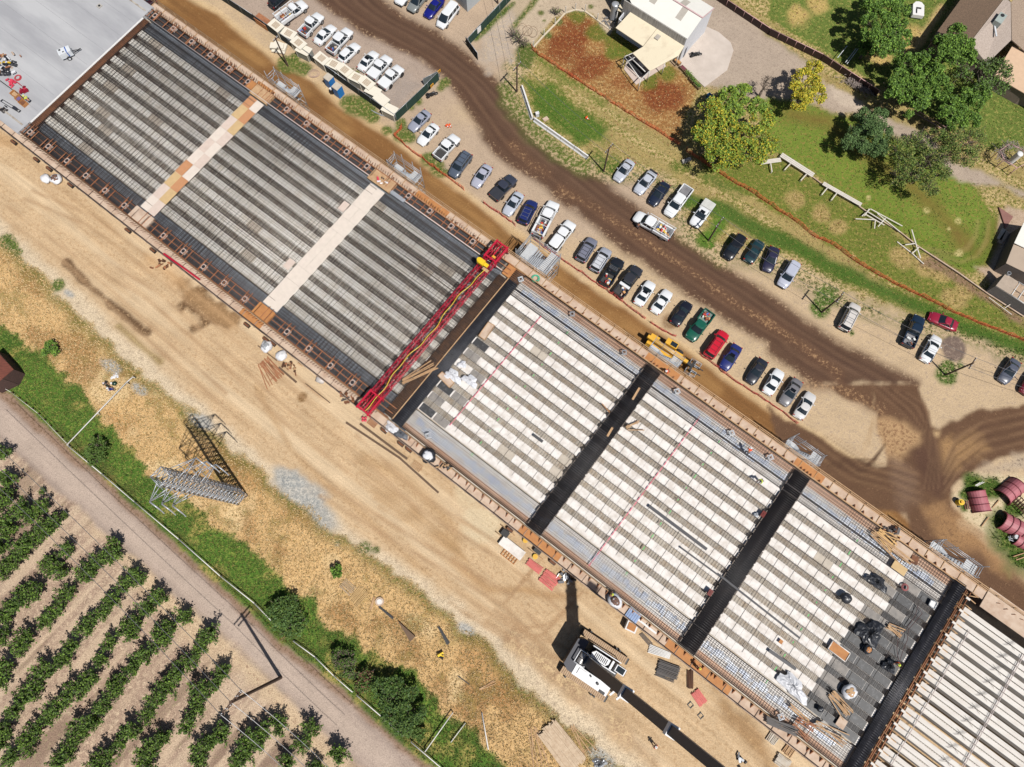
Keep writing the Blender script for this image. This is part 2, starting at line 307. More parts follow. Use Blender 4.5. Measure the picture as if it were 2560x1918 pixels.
for q, ww in ((t20((-900, 1000), (-600, 1100), (0, 1250), (150, 1400), (300, 1500))[2:], 1.4), (t21((420, -20), (700, 130), (1000, 330), (1300, 530), (1600, 720), (1900, 950), (2209, 1130)), 1.5), (t31((0, 1130), (300, 1330), (600, 1560)), 1.4), (t32((150, 0), (600, 30), (1000, 250)), 1.5)):
    line(q, ww, (112, 82, 62), (184, 146, 106), .52, soft=1.2, k=.8)
area(t32((940, 290), (1120, 300), (1350, 420), (1330, 520), (1120, 640), (1020, 640)), (196, 160, 118), (140, 104, 76), .45, soft=.8, amp=2, k=.9)
area(t32((1420, 400), (1490, 410), (1470, 460), (1430, 450)), (200, 168, 126), soft=.4, amp=.8)
area(t32((1500, 500), (1800, 480), (1900, 560), (1700, 680), (1550, 760), (1510, 640)), (180, 142, 98), (130, 98, 70), .45, soft=1.2, amp=3, k=.85)
area(t32((1060, 640), (1280, 780), (1300, 1000), (1150, 1120), (1060, 850)), (132, 106, 88), (118, 90, 70), .3, soft=1.2, amp=1.5, k=.8)
area(t32((1230, 560), (1460, 480), (1530, 860), (1480, 990), (1340, 880)), (92, 66, 54), (120, 90, 70), .2, soft=1, amp=1, k=.8)
for k_ in range(6):
    line([T(3, 2, 520+k_*30, 700-k_*12), T(3, 2, 760+k_*30, 770-k_*22), T(3, 2, 900+k_*22, 720-k_*40)], .3, (86, 62, 48), soft=.22, k=.75, amp=.2)
    line([T(3, 2, 780+k_*22, 640-k_*60), T(3, 2, 880+k_*14, 520-k_*60), T(3, 2, 880+k_*5, 380-k_*60)], .18, (186, 156, 120), soft=.2, k=.5, amp=.2)
for k_ in range(7):
    line([T(3, 2, 2209, 250+k_*42), T(3, 2, 1850, 330+k_*44), T(3, 2, 1620, 470+k_*52), T(3, 2, 1520, 700+k_*40)], .3, (90, 66, 52) if k_ % 2 else (138, 108, 82), soft=.25, k=.6, amp=.3)
    line([T(3, 2, 900+k_*50, 20+k_*10), T(3, 2, 1150+k_*34, 240-k_*10), T(3, 2, 1330+k_*16, 420), T(3, 2, 1400+k_*12, 640), T(3, 2, 1350+k_*20, 900)], .3, (84, 60, 48) if k_ % 2 else (132, 102, 78), soft=.25, k=.55, amp=.3)
    line([T(3, 2, 300+k_*40, 520-k_*14), T(3, 2, 700+k_*30, 820-k_*26), T(3, 2, 1000+k_*20, 900-k_*30), T(3, 2, 1300, 1020-k_*40)], .3, (92, 68, 52) if k_ % 2 else (140, 110, 82), soft=.25, k=.55, amp=.3)
    line([T(3, 2, 1430+k_*22, 1060-k_*10), T(3, 2, 1640+k_*18, 1250), T(3, 2, 1900+k_*16, 1480), T(3, 2, 2209, 1760-k_*20)], .28, (112, 82, 60) if k_ % 2 else (166, 132, 98), soft=.25, k=.6, amp=.3)
area(t32((1360, 1080), (1580, 1010), (1900, 1330), (2209, 1640), (1900, 1560), (1500, 1300)), (178, 138, 96), (120, 88, 64), .4, soft=1.4, amp=3, k=.8)
area(t32((1620, 1160), (1700, 1190), (2209, 1560), (2209, 1700), (1900, 1400)), (206, 176, 140), (176, 146, 112), .35, soft=.9, amp=2)
area(t32((1800, 745), (2000, 650), (2400, 570), (2400, 760), (2100, 780), (1850, 790)), (190, 170, 146), (120, 104, 92), .35, soft=.8, amp=3)
area(t32((1600, 1000), (1640, 860), (1800, 770), (2400, 760), (2400, 1800), (2150, 1560), (1880, 1290), (1700, 1160)), (226, 206, 170), (120, 118, 60), .3, soft=.8, amp=2, reg='ground')
for x, y, r in [(1780, 880, 1.9), (1930, 890, 1.5), (1710, 960, 1.1), (2080, 1320, 3.0), (2200, 1460, 3.0), (2120, 1080, 1.3), (1690, 1060, .8)]: spot(T(3, 2, x, y), r, (70, 96, 34), (140, 140, 80), .35)
# field, lawns
fieldS = t20((150, 380), (40, 560), (20, 850), (200, 1080), (500, 1370), (860, 1460), (1250, 1530), (1500, 1657))+t21((1420, 170), (1560, 330), (1700, 440), (1850, 520))+t31((0, 560), (250, 650), (500, 800), (850, 980), (1150, 1080), (1400, 1160), (1700, 1200), (1950, 1300), (2209, 1400), (2500, 1520))
area(fieldS+[F(3300, 900), F(3300, -1200), F(1400, -1200), F(1150, 0)], (128, 124, 58), (204, 178, 128), .52, 'field_grass', soft=1.2, amp=4.5)
wf = sdp(fieldS+[F(3300, 900), F(3300, -1200), F(1400, -1200), F(1150, 0)])
paint(sst(wf, 0, 2)*sst(STR, .5, .66)*.7, (196, 168, 116), (120, 118, 56), .4)
line([(p[0]-.3, p[1]-.8) for p in fieldS], 2.6, (92, 104, 46), (206, 180, 142), .62, soft=1.3, amp=3, k=.85)
area(t20((100, 720), (350, 760), (600, 930), (820, 1090), (780, 1250), (560, 1230), (330, 1060), (180, 900)), (84, 112, 40), (150, 142, 76), .3, soft=1.1, amp=3)
area(t20((100, 400), (180, 420), (420, 600), (700, 800), (850, 900), (760, 920), (480, 720), (180, 500)), (98, 116, 46), (160, 146, 84), .4, soft=.8, amp=2, k=.8)
line(t20((-60, 760), (20, 900), (200, 1110), (500, 1380), (640, 1440)), 2.0, (96, 112, 46), (190, 166, 128), .4, soft=.7, k=.8)
area(t20((700, 1250), (900, 1380), (880, 1480), (760, 1480), (660, 1360)), (84, 110, 40), (180, 160, 100), .4, soft=.8, amp=3, k=.85)
area(t20((1350, 1330), (1700, 1480), (2209, 1657), (2209, 1750), (1800, 1640), (1400, 1440)), (82, 108, 38), (170, 154, 90), .35, soft=1, amp=3, k=.85)
line(t21((1500, 60), (1800, 150), (2209, 380))+t31((250, 470), (500, 610), (800, 760), (1000, 870), (1300, 990), (1600, 1100), (1900, 1230), (2209, 1340)), 2.6, (72, 104, 36), (128, 128, 62), .28, soft=.8, amp=1.6, k=.95)
line(t21((1650, 420), (1760, 330), (1800, 260)), 2.0, (88, 122, 40), (150, 150, 80), .3, soft=.8)
for x, y, r in [(1700, 450, .7), (1900, 430, 1)]: spot(T(2, 1, x, y), r, (84, 118, 40), (160, 150, 90), .35)
for x, y, r in [(510, 900, 1.6), (450, 1010, 1.4), (1540, 1590, 1.5), (1560, 1500, 1.0), (1650, 1440, .5), (1660, 1500, .5), (720, 1220, .4)]: spot(T(3, 1, x, y), r, (84, 112, 44), (200, 180, 140), .4)
area(t20((1500, 1330), (1700, 1460), (1900, 1590), (2060, 1680))+t31((80, 170), (230, 260), (560, 470), (900, 700), (1250, 880), (1600, 1050), (1830, 1150), (2300, 1320), (2300, 1160), (1900, 880), (1640, 700), (1300, 480), (830, 165), (500, -40))+t30((100, 1380), (-100, 1400)), (112, 122, 50), (168, 146, 86), .36, 'field_grass', soft=.8, amp=2)
for x, y, r in [(1150, 560, 2.0), (1370, 640, 1.8), (1500, 700, 1.4), (620, 300, 1.4), (450, 180, 1.6), (250, 60, 1.6), (1600, 930, 1.6), (1700, 830, 1.4)]: spot(T(3, 1, x, y), r, (196, 166, 112), (120, 112, 56), .45, .8)
redf = t20((190, 430), (270, 290), (380, 160), (540, 95), (680, 140), (850, 290), (1060, 450), (930, 560), (1060, 740), (1340, 610), (1390, 550), (1600, 800), (1480, 950), (1460, 1240), (1200, 1095), (1000, 965), (800, 835), (600, 700), (400, 575))
area(redf, (158, 112, 66), (196, 162, 108), .42, 'field_grass', soft=.6, amp=1.5)
for x, y, r, k_ in [(540, 260, 3.4, .75), (480, 420, 3.6, .8), (680, 570, 3.2, .85), (1290, 830, 3.2, .9), (960, 700, 2.0, .5), (380, 330, 1.6, .7), (1220, 720, 1.6, .6)]: spot(T(2, 0, x, y), r, (128, 66, 38), (170, 112, 66), .35, k_, .8, .4)
for x, y, r in [(740, 280, 1.8), (900, 380, 2.4), (980, 450, 1.8), (560, 130, 1.6), (860, 460, 1.2), (1180, 700, 1.6), (1340, 640, 1.6), (1200, 650, 1)]: spot(T(2, 0, x, y), r, (104, 116, 44), (158, 130, 70), .35, .85)
area(t30((-60, 760), (330, 880), (560, 980), (660, 1000), (800, 1000), (1100, 1150), (1300, 1300), (1650, 1450), (2000, 1900))+t31((1850, 70), (1990, 160), (1975, 420), (1890, 640), (1750, 700), (1600, 640), (1300, 465), (1140, 340), (800, 100), (600, -20))+t30((400, 1500), (110, 1330), (-60, 1100)), (118, 138, 54), (156, 134, 74), .36, 'lawn', soft=.6, amp=1.2)
wl = t30((200, 1000), (500, 1050), (1000, 1450), (1300, 1657))+t31((1300, 0), (1500, 200), (1700, 450), (1900, 600), (1980, 300))
line(wl, 2.2, (128, 96, 54), (112, 118, 46), .42, soft=1.8, amp=2, k=.75)
line(t31((850, 60), (1150, 280), (1400, 450), (1700, 640), (1900, 560)), 1.6, (110, 128, 44), (150, 136, 70), .3, soft=1, k=.7)
for k_ in range(4): line(t31((1500-k_*40, 560-k_*26), (1700-k_*34, 640-k_*34), (1850-k_*44, 590-k_*34), (1930-k_*46, 440-k_*20), (1950-k_*46, 250)), .5, (156, 140, 84) if k_ % 2 else (104, 124, 48), soft=.3, amp=.5, k=.6)
for x, y, r in [(870, 50, .4), (1370, 160, .5), (1640, 250, .5), (1650, 530, .5), (1560, 320, .3)]: spot(T(3, 1, x, y), r, (206, 190, 130), (120, 120, 50), .45)
area(t20((1720, -80), (2209, 300))+t30((350, 540), (500, 700), (860, 920), (1100, 1050), (1330, 1110), (1640, 1430), (1800, 1480), (2400, 1740), (2400, 1850), (2100, 1640), (1650, 1560), (1300, 1250), (1050, 1170), (860, 980), (660, 990), (560, 960), (330, 880), (0, 830))+t20((2150, 860), (1800, 760), (1650, 760), (1380, 530), (1480, 300), (1500, -80)), (186, 168, 150), (166, 148, 132), .35, 'yard', soft=.7, amp=1.6)
area(t30((480, 720), (560, 730), (870, 940), (760, 970), (560, 850)), (206, 188, 168), (176, 158, 142), .3, soft=.6)
area(t31((1780, 640), (1900, 640), (2000, 480), (1990, 200), (2060, 130), (2500, 250), (2500, 1300), (2209, 1050), (1950, 830)), (196, 172, 148), (166, 140, 116), .35, 'yard', soft=.5, amp=1)
area(t31((1420, 560), (1560, 640), (1900, 880), (2209, 1100), (2209, 1180), (1800, 880), (1500, 700), (1320, 620)), (150, 122, 96), (110, 100, 60), .4, soft=.5, amp=1.4)
area(t30((1050, -100), (0, -100), (0, 160), (960, 740), (1500, 1080), (1700, 1150), (1900, 1300), (2100, 1300), (2500, 1300), (2500, 600), (1960, 640), (1400, 360), (1680, -100)), (104, 122, 54), (172, 162, 92), .35, 'field_grass', soft=.5, amp=1)
for x, y, r in [(250, 130, 2.2), (420, 40, 1.8), (1250, 330, 2.2), (930, 470, 1.8), (1180, 400, 1.6), (1000, 500, 1.3)]: spot(T(3, 0, x, y), r, (206, 176, 112), (150, 140, 70), .35, .9)
line(t30((1500, 60), (1330, 330), (1270, 420)), 1.3, (200, 172, 120), (160, 146, 80), .3, soft=.6)
area(t20((-100, -60), (160, -60), (170, 0), (0, 220), (-200, 400)), (196, 176, 148), (168, 150, 126), .3, soft=.7, amp=1.5)
line(t20((240, -30), (100, 150), (20, 230)), 1.2, (90, 106, 46), (190, 170, 130), .4, soft=.5)
area(t20((260, -60), (880, -60), (900, 200), (840, 290), (690, 130), (540, 80), (370, 150), (180, 390), (0, 420), (20, 260), (150, 120)), (204, 184, 158), (176, 158, 134), .35, 'yard', soft=.4, amp=.9)
for x, y, r in [(250, 110, .6), (280, 180, .3), (310, 300, 1.0), (400, 190, .8), (680, 60, .5), (130, 450, 1.6), (110, 520, 1.2)]: spot(T(2, 0, x, y), r, (90, 104, 46), (170, 150, 110), .35)
area(t10((1960, 330), (2209, 80), (2209, 520), (2150, 470), (2000, 620), (1920, 520)), (190, 174, 158), (206, 184, 156), .4, soft=.8, amp=2)
line(t10((1900, 330), (2050, 180), (2209, 40)), 1.0, (84, 104, 44), (180, 160, 120), .35, soft=.4)
for x, y, r in [(290, 570, 1.6), (400, 600, 1.5), (330, 500, 1.0), (240, 520, .8), (800, 880, 1.2), (880, 910, 1.8), (960, 960, 1.4), (1000, 1010, 1.0), (1270, 1170, 1.6), (1330, 1190, 1.2), (1500, 1370, 1.3), (1570, 1440, 1.2), (1610, 1490, .8), (1620, 720, 1.0), (1590, 760, .8), (1400, 880, .9), (1340, 930, .8), (1250, 1060, .8), (1130, 1130, .8), (820, 600, .25), (870, 625, .3)]: spot(T(1, 0, x, y), r, (92, 108, 46), (190, 164, 116), .38, .95)
for x, y, r in [(100, 470, 1.0), (40, 430, 1.2), (150, 520, .8), (500, 800, 1.1)]: spot(T(0, 1, x, y), r, (84, 104, 44), (190, 170, 130), .4)
for x, y, r in [(1030, 1440, .5), (930, 1420, .9), (700, 1380, .5)]: spot(T(1, 2, x, y), r, (100, 110, 60), (200, 180, 150), .45)
cc_ = T(3, 1, 1600, 1350); area([(cc_[0]+2*cos(a_/8*pi), cc_[1]+2.1*sin(a_/8*pi)) for a_ in range(16)], (124, 106, 96), (158, 138, 122), .4, soft=.25, amp=.5)
spot(T(2, 1, 1370, 1130), 1.2, (130, 98, 66), (170, 145, 116), .4, .8); line(t21((1390, 1150), (1560, 1250)), .5, (150, 116, 84), soft=.4)
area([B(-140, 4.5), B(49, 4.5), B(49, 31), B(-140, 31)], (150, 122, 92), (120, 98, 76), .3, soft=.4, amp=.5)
for x, y, r in []: pass
# --- build the sheets
rel = (N1-.5)*.05+(N3-.5)*.03
gr_ = np.isin(RG_, [REG.index(r) for r in ('green_grass', 'dry_grass', 'field_grass', 'gravel_edge', 'orchard_soil')])
rough_g = np.where(gr_, 2.4, .7)
Z = rel*rough_g
Z[(np.abs(GX) > 97.9) | (GY < -35.9) | (GY > 103.9)] = 0
berm = sst(1.6-pdist([T(2, 3, *p) for p in [(0, 620), (350, 900), (650, 1150), (900, 1350), (1200, 1657)]], False), -1, 1)
Z += berm*(.12+.25*N3)
gm = bpy.data.materials.new('ground_surface'); gm.use_nodes = True; t = gm.node_tree; Lk = t.links; p = t.nodes['Principled BSDF']
p.inputs['Roughness'].default_value = .95; p.inputs['Specular IOR Level'].default_value = .15
def nd(tp, **kw):
    n = t.nodes.new(tp)
    for k_, v_ in kw.items(): setattr(n, k_, v_)
    return n
def att(nm): a_ = nd('ShaderNodeAttribute'); a_.attribute_name = nm; return a_
geo = nd('ShaderNodeNewGeometry')
def noise(sc, det=5, ro=.65, src=None):
    n = nd('ShaderNodeTexNoise'); n.inputs['Scale'].default_value = sc; n.inputs['Detail'].default_value = det; n.inputs['Roughness'].default_value = ro
    Lk.new(src or geo.outputs['Position'], n.inputs['Vector']); return n.outputs[0]
def mth(op, a_, b_=None, c_=None):
    n = nd('ShaderNodeMath', operation=op)
    for i, q in enumerate((a_, b_, c_)):
        if q is None: continue
        if isinstance(q, (int, float)): n.inputs[i].default_value = q
        else: Lk.new(q, n.inputs[i])
    return n.outputs[0]
aA, aB, aC, aS = att('A'), att('B'), att('cov'), att('sk')
n1 = noise(1.9, 6, .75)
x_ = mth('ADD', n1, mth('MULTIPLY', mth('SUBTRACT', aC.outputs['Fac'], .5), .5))
mr = nd('ShaderNodeMapRange'); mr.inputs[1].default_value = .44; mr.inputs[2].default_value = .56; Lk.new(x_, mr.inputs[0])
mx = nd('ShaderNodeMix', data_type='RGBA'); Lk.new(mr.outputs[0], mx.inputs[0]); Lk.new(aA.outputs['Color'], mx.inputs[6]); Lk.new(aB.outputs['Color'], mx.inputs[7])
n3 = noise(6.5, 4, .7); n5 = noise(.35, 3, .6)
mp0 = nd('ShaderNodeMapping'); mp0.inputs['Rotation'].default_value = (0, 0, -BA); Lk.new(geo.outputs['Position'], mp0.inputs[0])
mp = nd('ShaderNodeMapping'); mp.inputs['Scale'].default_value = (.12, 2.2, 1); Lk.new(mp0.outputs[0], mp.inputs[0])
n4 = noise(1.0, 5, .7, mp.outputs[0])
n6 = noise(14, 3, .8); aG = att('grain')
v1 = mth('ADD', mth('MULTIPLY', mth('SUBTRACT', mth('ADD', n3, mth('MULTIPLY', n6, .6)), .8), mth('MULTIPLY_ADD', aG.outputs['Fac'], 1.5, .75)), 1.0); v2 = mth('MULTIPLY_ADD', n5, .35, .83)
v3 = mth('ADD', mth('MULTIPLY', mth('SUBTRACT', n4, .5), mth('MULTIPLY', aS.outputs['Fac'], .95)), 1.0)
vv = mth('MULTIPLY', mth('MULTIPLY', v1, v2), v3)
sc_ = nd('ShaderNodeVectorMath', operation='SCALE'); Lk.new(mx.outputs[2], sc_.inputs[0]); Lk.new(vv, sc_.inputs['Scale']); Lk.new(sc_.outputs[0], p.inputs['Base Color'])
bp = nd('ShaderNodeBump'); bp.inputs['Strength'].default_value = .55; bp.inputs['Distance'].default_value = .12
Lk.new(mth('ADD', n1, mth('MULTIPLY', n3, .6)), bp.inputs['Height']); Lk.new(bp.outputs[0], p.inputs['Normal'])
GRN = np.where(gr_, 1.0, .35)*np.ones(GX.shape); GRN[RG_ == REG.index('lawn')] = .7
V = np.stack([GX, GY, Z], -1).reshape(-1, 3)
I = np.arange(nx_*ny_).reshape(nx_, ny_)
Fq = np.stack([I[:-1, :-1], I[1:, :-1], I[1:, 1:], I[:-1, 1:]], -1).reshape(-1, 4)
freg = RG_[:-1, :-1].reshape(-1)
for k_, nm in enumerate(REG):
    sel = Fq[freg == k_]
    if len(sel) == 0: continue
    us, inv = np.unique(sel, return_inverse=True)
    me = npmesh(nm, V[us], inv.reshape(-1, 4), gm)
    for an, arr in (('A', CA), ('B', CB)):
        at = me.attributes.new(an, 'FLOAT_COLOR', 'POINT'); c4 = np.ones((len(us), 4), np.float32); c4[:, :3] = arr.reshape(-1, 3)[us]; at.data.foreach_set('color', c4.ravel())
    for an, arr in (('cov', CV), ('sk', SK), ('grain', GRN)):
        at = me.attributes.new(an, 'FLOAT', 'POINT'); at.data.foreach_set('value', arr.reshape(-1)[us].astype(np.float32))
    me.polygons.foreach_set('use_smooth', [True]*len(me.polygons))
    tag(link(nm, me), None, None, None, 'structure')
# --- grass tufts
def tufts(name, mask, dens, hgt, mats_, wid=.06):
    fm = mask[:-1, :-1] & (np.abs(GX[:-1, :-1]) < 95) & (GY[:-1, :-1] > -34) & (GY[:-1, :-1] < 100)
    ii, jj = np.nonzero(fm); n = int(len(ii)*STEP*STEP*dens)
    if n < 5: return
    s = RNG.integers(0, len(ii), n); X = GX[ii[s], jj[s]]+RNG.random(n)*STEP; Y = GY[ii[s], jj[s]]+RNG.random(n)*STEP; z0 = Z[ii[s], jj[s]]
    nb = 4; a = RNG.random((n, nb))*2*pi; r = (.05+RNG.random((n, nb))*.16)*(hgt/.25)**.5; h = hgt*(.5+RNG.random((n, nb)))
    bx = X[:, None]+RNG.normal(0, .05, (n, nb)); by = Y[:, None]+RNG.normal(0, .05, (n, nb)); w = wid*(.6+RNG.random((n, nb))*.8)
    P = np.empty((n, nb, 3, 3))
    P[..., 0, 0] = bx-np.sin(a)*w; P[..., 0, 1] = by+np.cos(a)*w; P[..., 0, 2] = z0[:, None]-.03
    P[..., 1, 0] = bx+np.sin(a)*w; P[..., 1, 1] = by-np.cos(a)*w; P[..., 1, 2] = z0[:, None]-.03
    P[..., 2, 0] = bx+np.cos(a)*r; P[..., 2, 1] = by+np.sin(a)*r; P[..., 2, 2] = z0[:, None]+h
    Fc = np.arange(n*nb*3).reshape(-1, 3); me = npmesh(name, P.reshape(-1, 3), Fc, mats_)
    me.polygons.foreach_set('material_index', RNG.integers(0, len(mats_), len(Fc)).astype(np.int32))
    tag(link(name, me), None, None, None, 'stuff'); return me
g1, g2, g3 = mat('blade_green', (108, 140, 52), .9), mat('blade_light', (160, 172, 84), .9), mat('blade_dark', (84, 112, 44), .9)
d1, d2, d3 = mat('blade_straw', (244, 214, 160), .9), mat('blade_tan', (224, 184, 130), .9), mat('blade_olive', (150, 136, 70), .9)
ri = lambda n_: RG_ == REG.index(n_)
tufts('green_grass_tufts', ri('green_grass'), 20, .2, [g1, g2, g3, g1, d3])
tufts('dry_grass_tufts', ri('dry_grass'), 17, .16, [d1, d2, d1, d1, d3])
gg = (CA[..., 1] > CA[..., 0]*.93) & (CA[..., 1] > CA[..., 2]*1.5)
tufts('field_grass_tufts', (ri('field_grass') | ri('lawn')) & gg, 5, .13, [g1, g2, d3, g2])
tufts('straw_tufts', ri('field_grass') & ~gg, 4, .14, [d1, d2, d3, mat('blade_rust', (150, 92, 52), .9)])
tufts('weed_tufts', (ri('parking_ground') | ri('gravel_edge') | ri('dirt_road') | ri('ground') | ri('road_verge')) & gg, 9, .2, [g1, g2, g3])
# ---------------------------------------------------------------- the bridge (built along +x, turned to its heading)
ZD = 7.0
deck = thing('bridge_deck', 'long bridge deck under construction with steel mats, pale form panels and timber edges', 'bridge', (0, 0, 0), BA)
m_form = mat('form_ply', (250, 244, 238), .85, rgb2=(222, 212, 202), sc=.9, thr=(.42, .68))
m_form_l = mat('form_ply_left', (250, 246, 238), .85, rgb2=(232, 224, 210), sc=.7, thr=(.42, .66))
m_soff = mat('soffit_board', (216, 206, 192), .9, rgb2=(196, 178, 156), sc=1.2, thr=(.45, .65))
m_soffd = mat('soffit_dark', (196, 188, 176), .9, rgb2=(160, 146, 132), sc=1.2, thr=(.45, .65))
m_reb = mat('rebar_steel', (74, 68, 66), .7, rgb2=(92, 76, 66), sc=.6, thr=(.45, .6))
m_rebd = mat('rebar_dark', (52, 48, 50), .6, rgb2=(74, 62, 56), sc=.5)
m_rust = mat('rebar_rust', (146, 92, 58), .85, rgb2=(92, 58, 38), sc=1.0)
m_rustl = mat('rusty_timber', (190, 128, 88), .85, rgb2=(150, 96, 66), sc=2)
m_conc = mat('deck_concrete', (198, 198, 200), .85, rgb2=(170, 170, 174), sc=.16, thr=(.38, .66), stretch=(.35, 1.6, 1), bump=.05)
m_conce = mat('concrete_edge', (236, 234, 232), .85, var=.05)
m_wood = mat('walk_ply', (218, 194, 172), .85, rgb2=(196, 166, 142), sc=.8, thr=(.4, .66))
m_woodo = mat('orange_ply', (206, 144, 84), .8, rgb2=(184, 122, 70), sc=1.5)
m_timber = mat('timber', (214, 178, 136), .85, rgb2=(184, 142, 102), sc=2)
m_black = mat('black_form', (74, 72, 74), .6, var=.3, sc=2)
m_blue = mat('blue_sheen', (240, 244, 252), .35, rgb2=(206, 216, 236), sc=.8, thr=(.42, .6))
m_grey = mat('grey_panel', (150, 150, 154), .6, rgb2=(116, 114, 118), sc=1)
m_col = mat('pier_concrete', (190, 184, 176), .85, var=.08)
m_galv = mat('galvanised_steel', (196, 200, 206), .4, var=.1, metal=.35)
UL = (-97.2, -25.9); UR = (-22.9, 46.6); PER = 1.98; W0 = 9.05
def dbox(name, m, u0, u1, w0, w1, z0, z1, parent=deck):
    b = MB(); b.box((u0+u1)/2, (w0+w1)/2, z0, u1-u0, w1-w0, z1-z0); return b.build(name, m, parent)
# soffit and falsework
dbox('soffit_form', m_soff, -22.9, 48.1, 4.6, 33.2, 6.1, 6.3)
dbox('soffit_form', m_soffd, -98.6, -22.95, 4.6, 33.2, 6.1, 6.3)
dbox('concrete_slab', m_conc, -175, -98.55, 4.4, 33.6, 6.2, 7.05)
dbox('fresh_edge_strip', m_conce, -98.52, -98.2, 7.0, 31.1, 6.35, 7.06)
b = MB(); b.box(-137, 32.3, 7.05, 76, .25, .08); b.box(-137, 5.9, 7.05, 76, .25, .08); b.build('slab_joint', m_soffd, deck)
b = MB()
for u in range(-170, 48, 24):
    for w in (9, 19, 29): b.box(u, w, -.3, 1.8, 1.8, 6.4)
b.build('pier', m_col, deck)
segs = []
for u in np.arange(-96, 47, 3.0):
    for w in (5.2, 12, 24, 33): segs.append(((u, w, 0), (u, w, 6.1)))
bars_mesh('falsework_post', segs, .25, .25, m_rustl, deck)
segs = [((u, 3.6, 5.9), (u, 34.3, 5.9)) for u in np.arange(-96, 47, 1.5)]
bars_mesh('falsework_beam', segs, .15, .2, m_rustl, deck)
# box forms in rows
pale = random.Random(3)
for half, (ua, ub), mm in (('L', (-97.2, -24.5), m_form_l), ('R', (-22.9, 46.6), m_form)):
    for i in range(11):
        wc = W0+i*PER; b = MB(); b.k = 0; u = ua; hw = .59 if half == 'R' else .56
        while u < ub-.1:
            l = min(2.44, ub-u); d = pale.random(); b.k = 1 if d < .05 else 0
            b.box(u+l/2, wc, 6.3, l-.025, 2*hw, .42+pale.uniform(-.006, .006)); u += l
        b.build('box_form', [mm, mat('form_worn', (206, 194, 178), .9)], deck)
# rebar cages of the webs between the rows
for half, (ua, ub), mm, pit in (('L', (-97.2, -26), m_rebd, .42), ('R', (-22.9, 46.6), m_reb, .4)):
    for i in range(10):
        wc = W0+(i+.5)*PER; segs = []
        for k in range(-3, 4): segs.append(((ua, wc+k*.125, 6.86+(.03 if k % 2 else 0)), (ub, wc+k*.125, 6.86+(.03 if k % 2 else 0))))
        u = ua+.1
        while u < ub: segs.append(((u, wc-.52, 6.9), (u, wc+.52, 6.9))); u += pit*random.uniform(.85, 1.15)
        bars_mesh('web_cage', segs[:7], .022, .022, mm, deck); bars_mesh('web_stirrup', segs[7:], .026 if half == 'R' else .034, .026, mm, deck)
# ties laid across the right half
segs = [((u, 9, 6.78), (u, 29, 6.78)) for u in np.arange(-21.6, 46, 2.44)]
bars_mesh('cross_tie', segs, .026, .03, m_reb, deck)
# top mats on the left half: three bays
for (ua, ub, pu, pw) in ((-97.1, -74.9, .25, .19), (-72.0, -50.3, .27, .165), (-47.4, -26, .22, .2)):
    segs = []; w = 5.3
    while w < 31.0:
        j = RNG.normal(0, .015); segs.append(((ua, w+j, 6.98), (ub, w+j, 6.98))); w += pw
    mid_ = len(segs); u = ua
    while u < ub:
        j = RNG.normal(0, .02); segs.append(((u+j, 5.3, 6.94), (u+j, 31.0, 6.94))); u += pu
    for _ in range(60):                       # lapped bars over part of the bay
        w = RNG.uniform(9, 29); u0 = RNG.uniform(ua, ub-9); segs.append(((u0, w, 7.01), (u0+RNG.uniform(6, 12), w, 7.01)))
    bars_mesh('top_mat', [q for q in segs if q[1][0] <= ub+.1], .017, .017, m_reb, deck)
    segs = []
    for w in np.arange(5.4, 31, .395): segs.append(((ua, w+RNG.normal(0, .03), 6.99), (ub, w+RNG.normal(0, .03), 6.99)))
    for u in np.arange(ua, ub, .62): segs.append(((u+RNG.normal(0, .04), 5.3, 6.95), (u+RNG.normal(0, .04), 31, 6.95)))
    bars_mesh('top_mat', segs, .036, .036, m_rebd, deck)
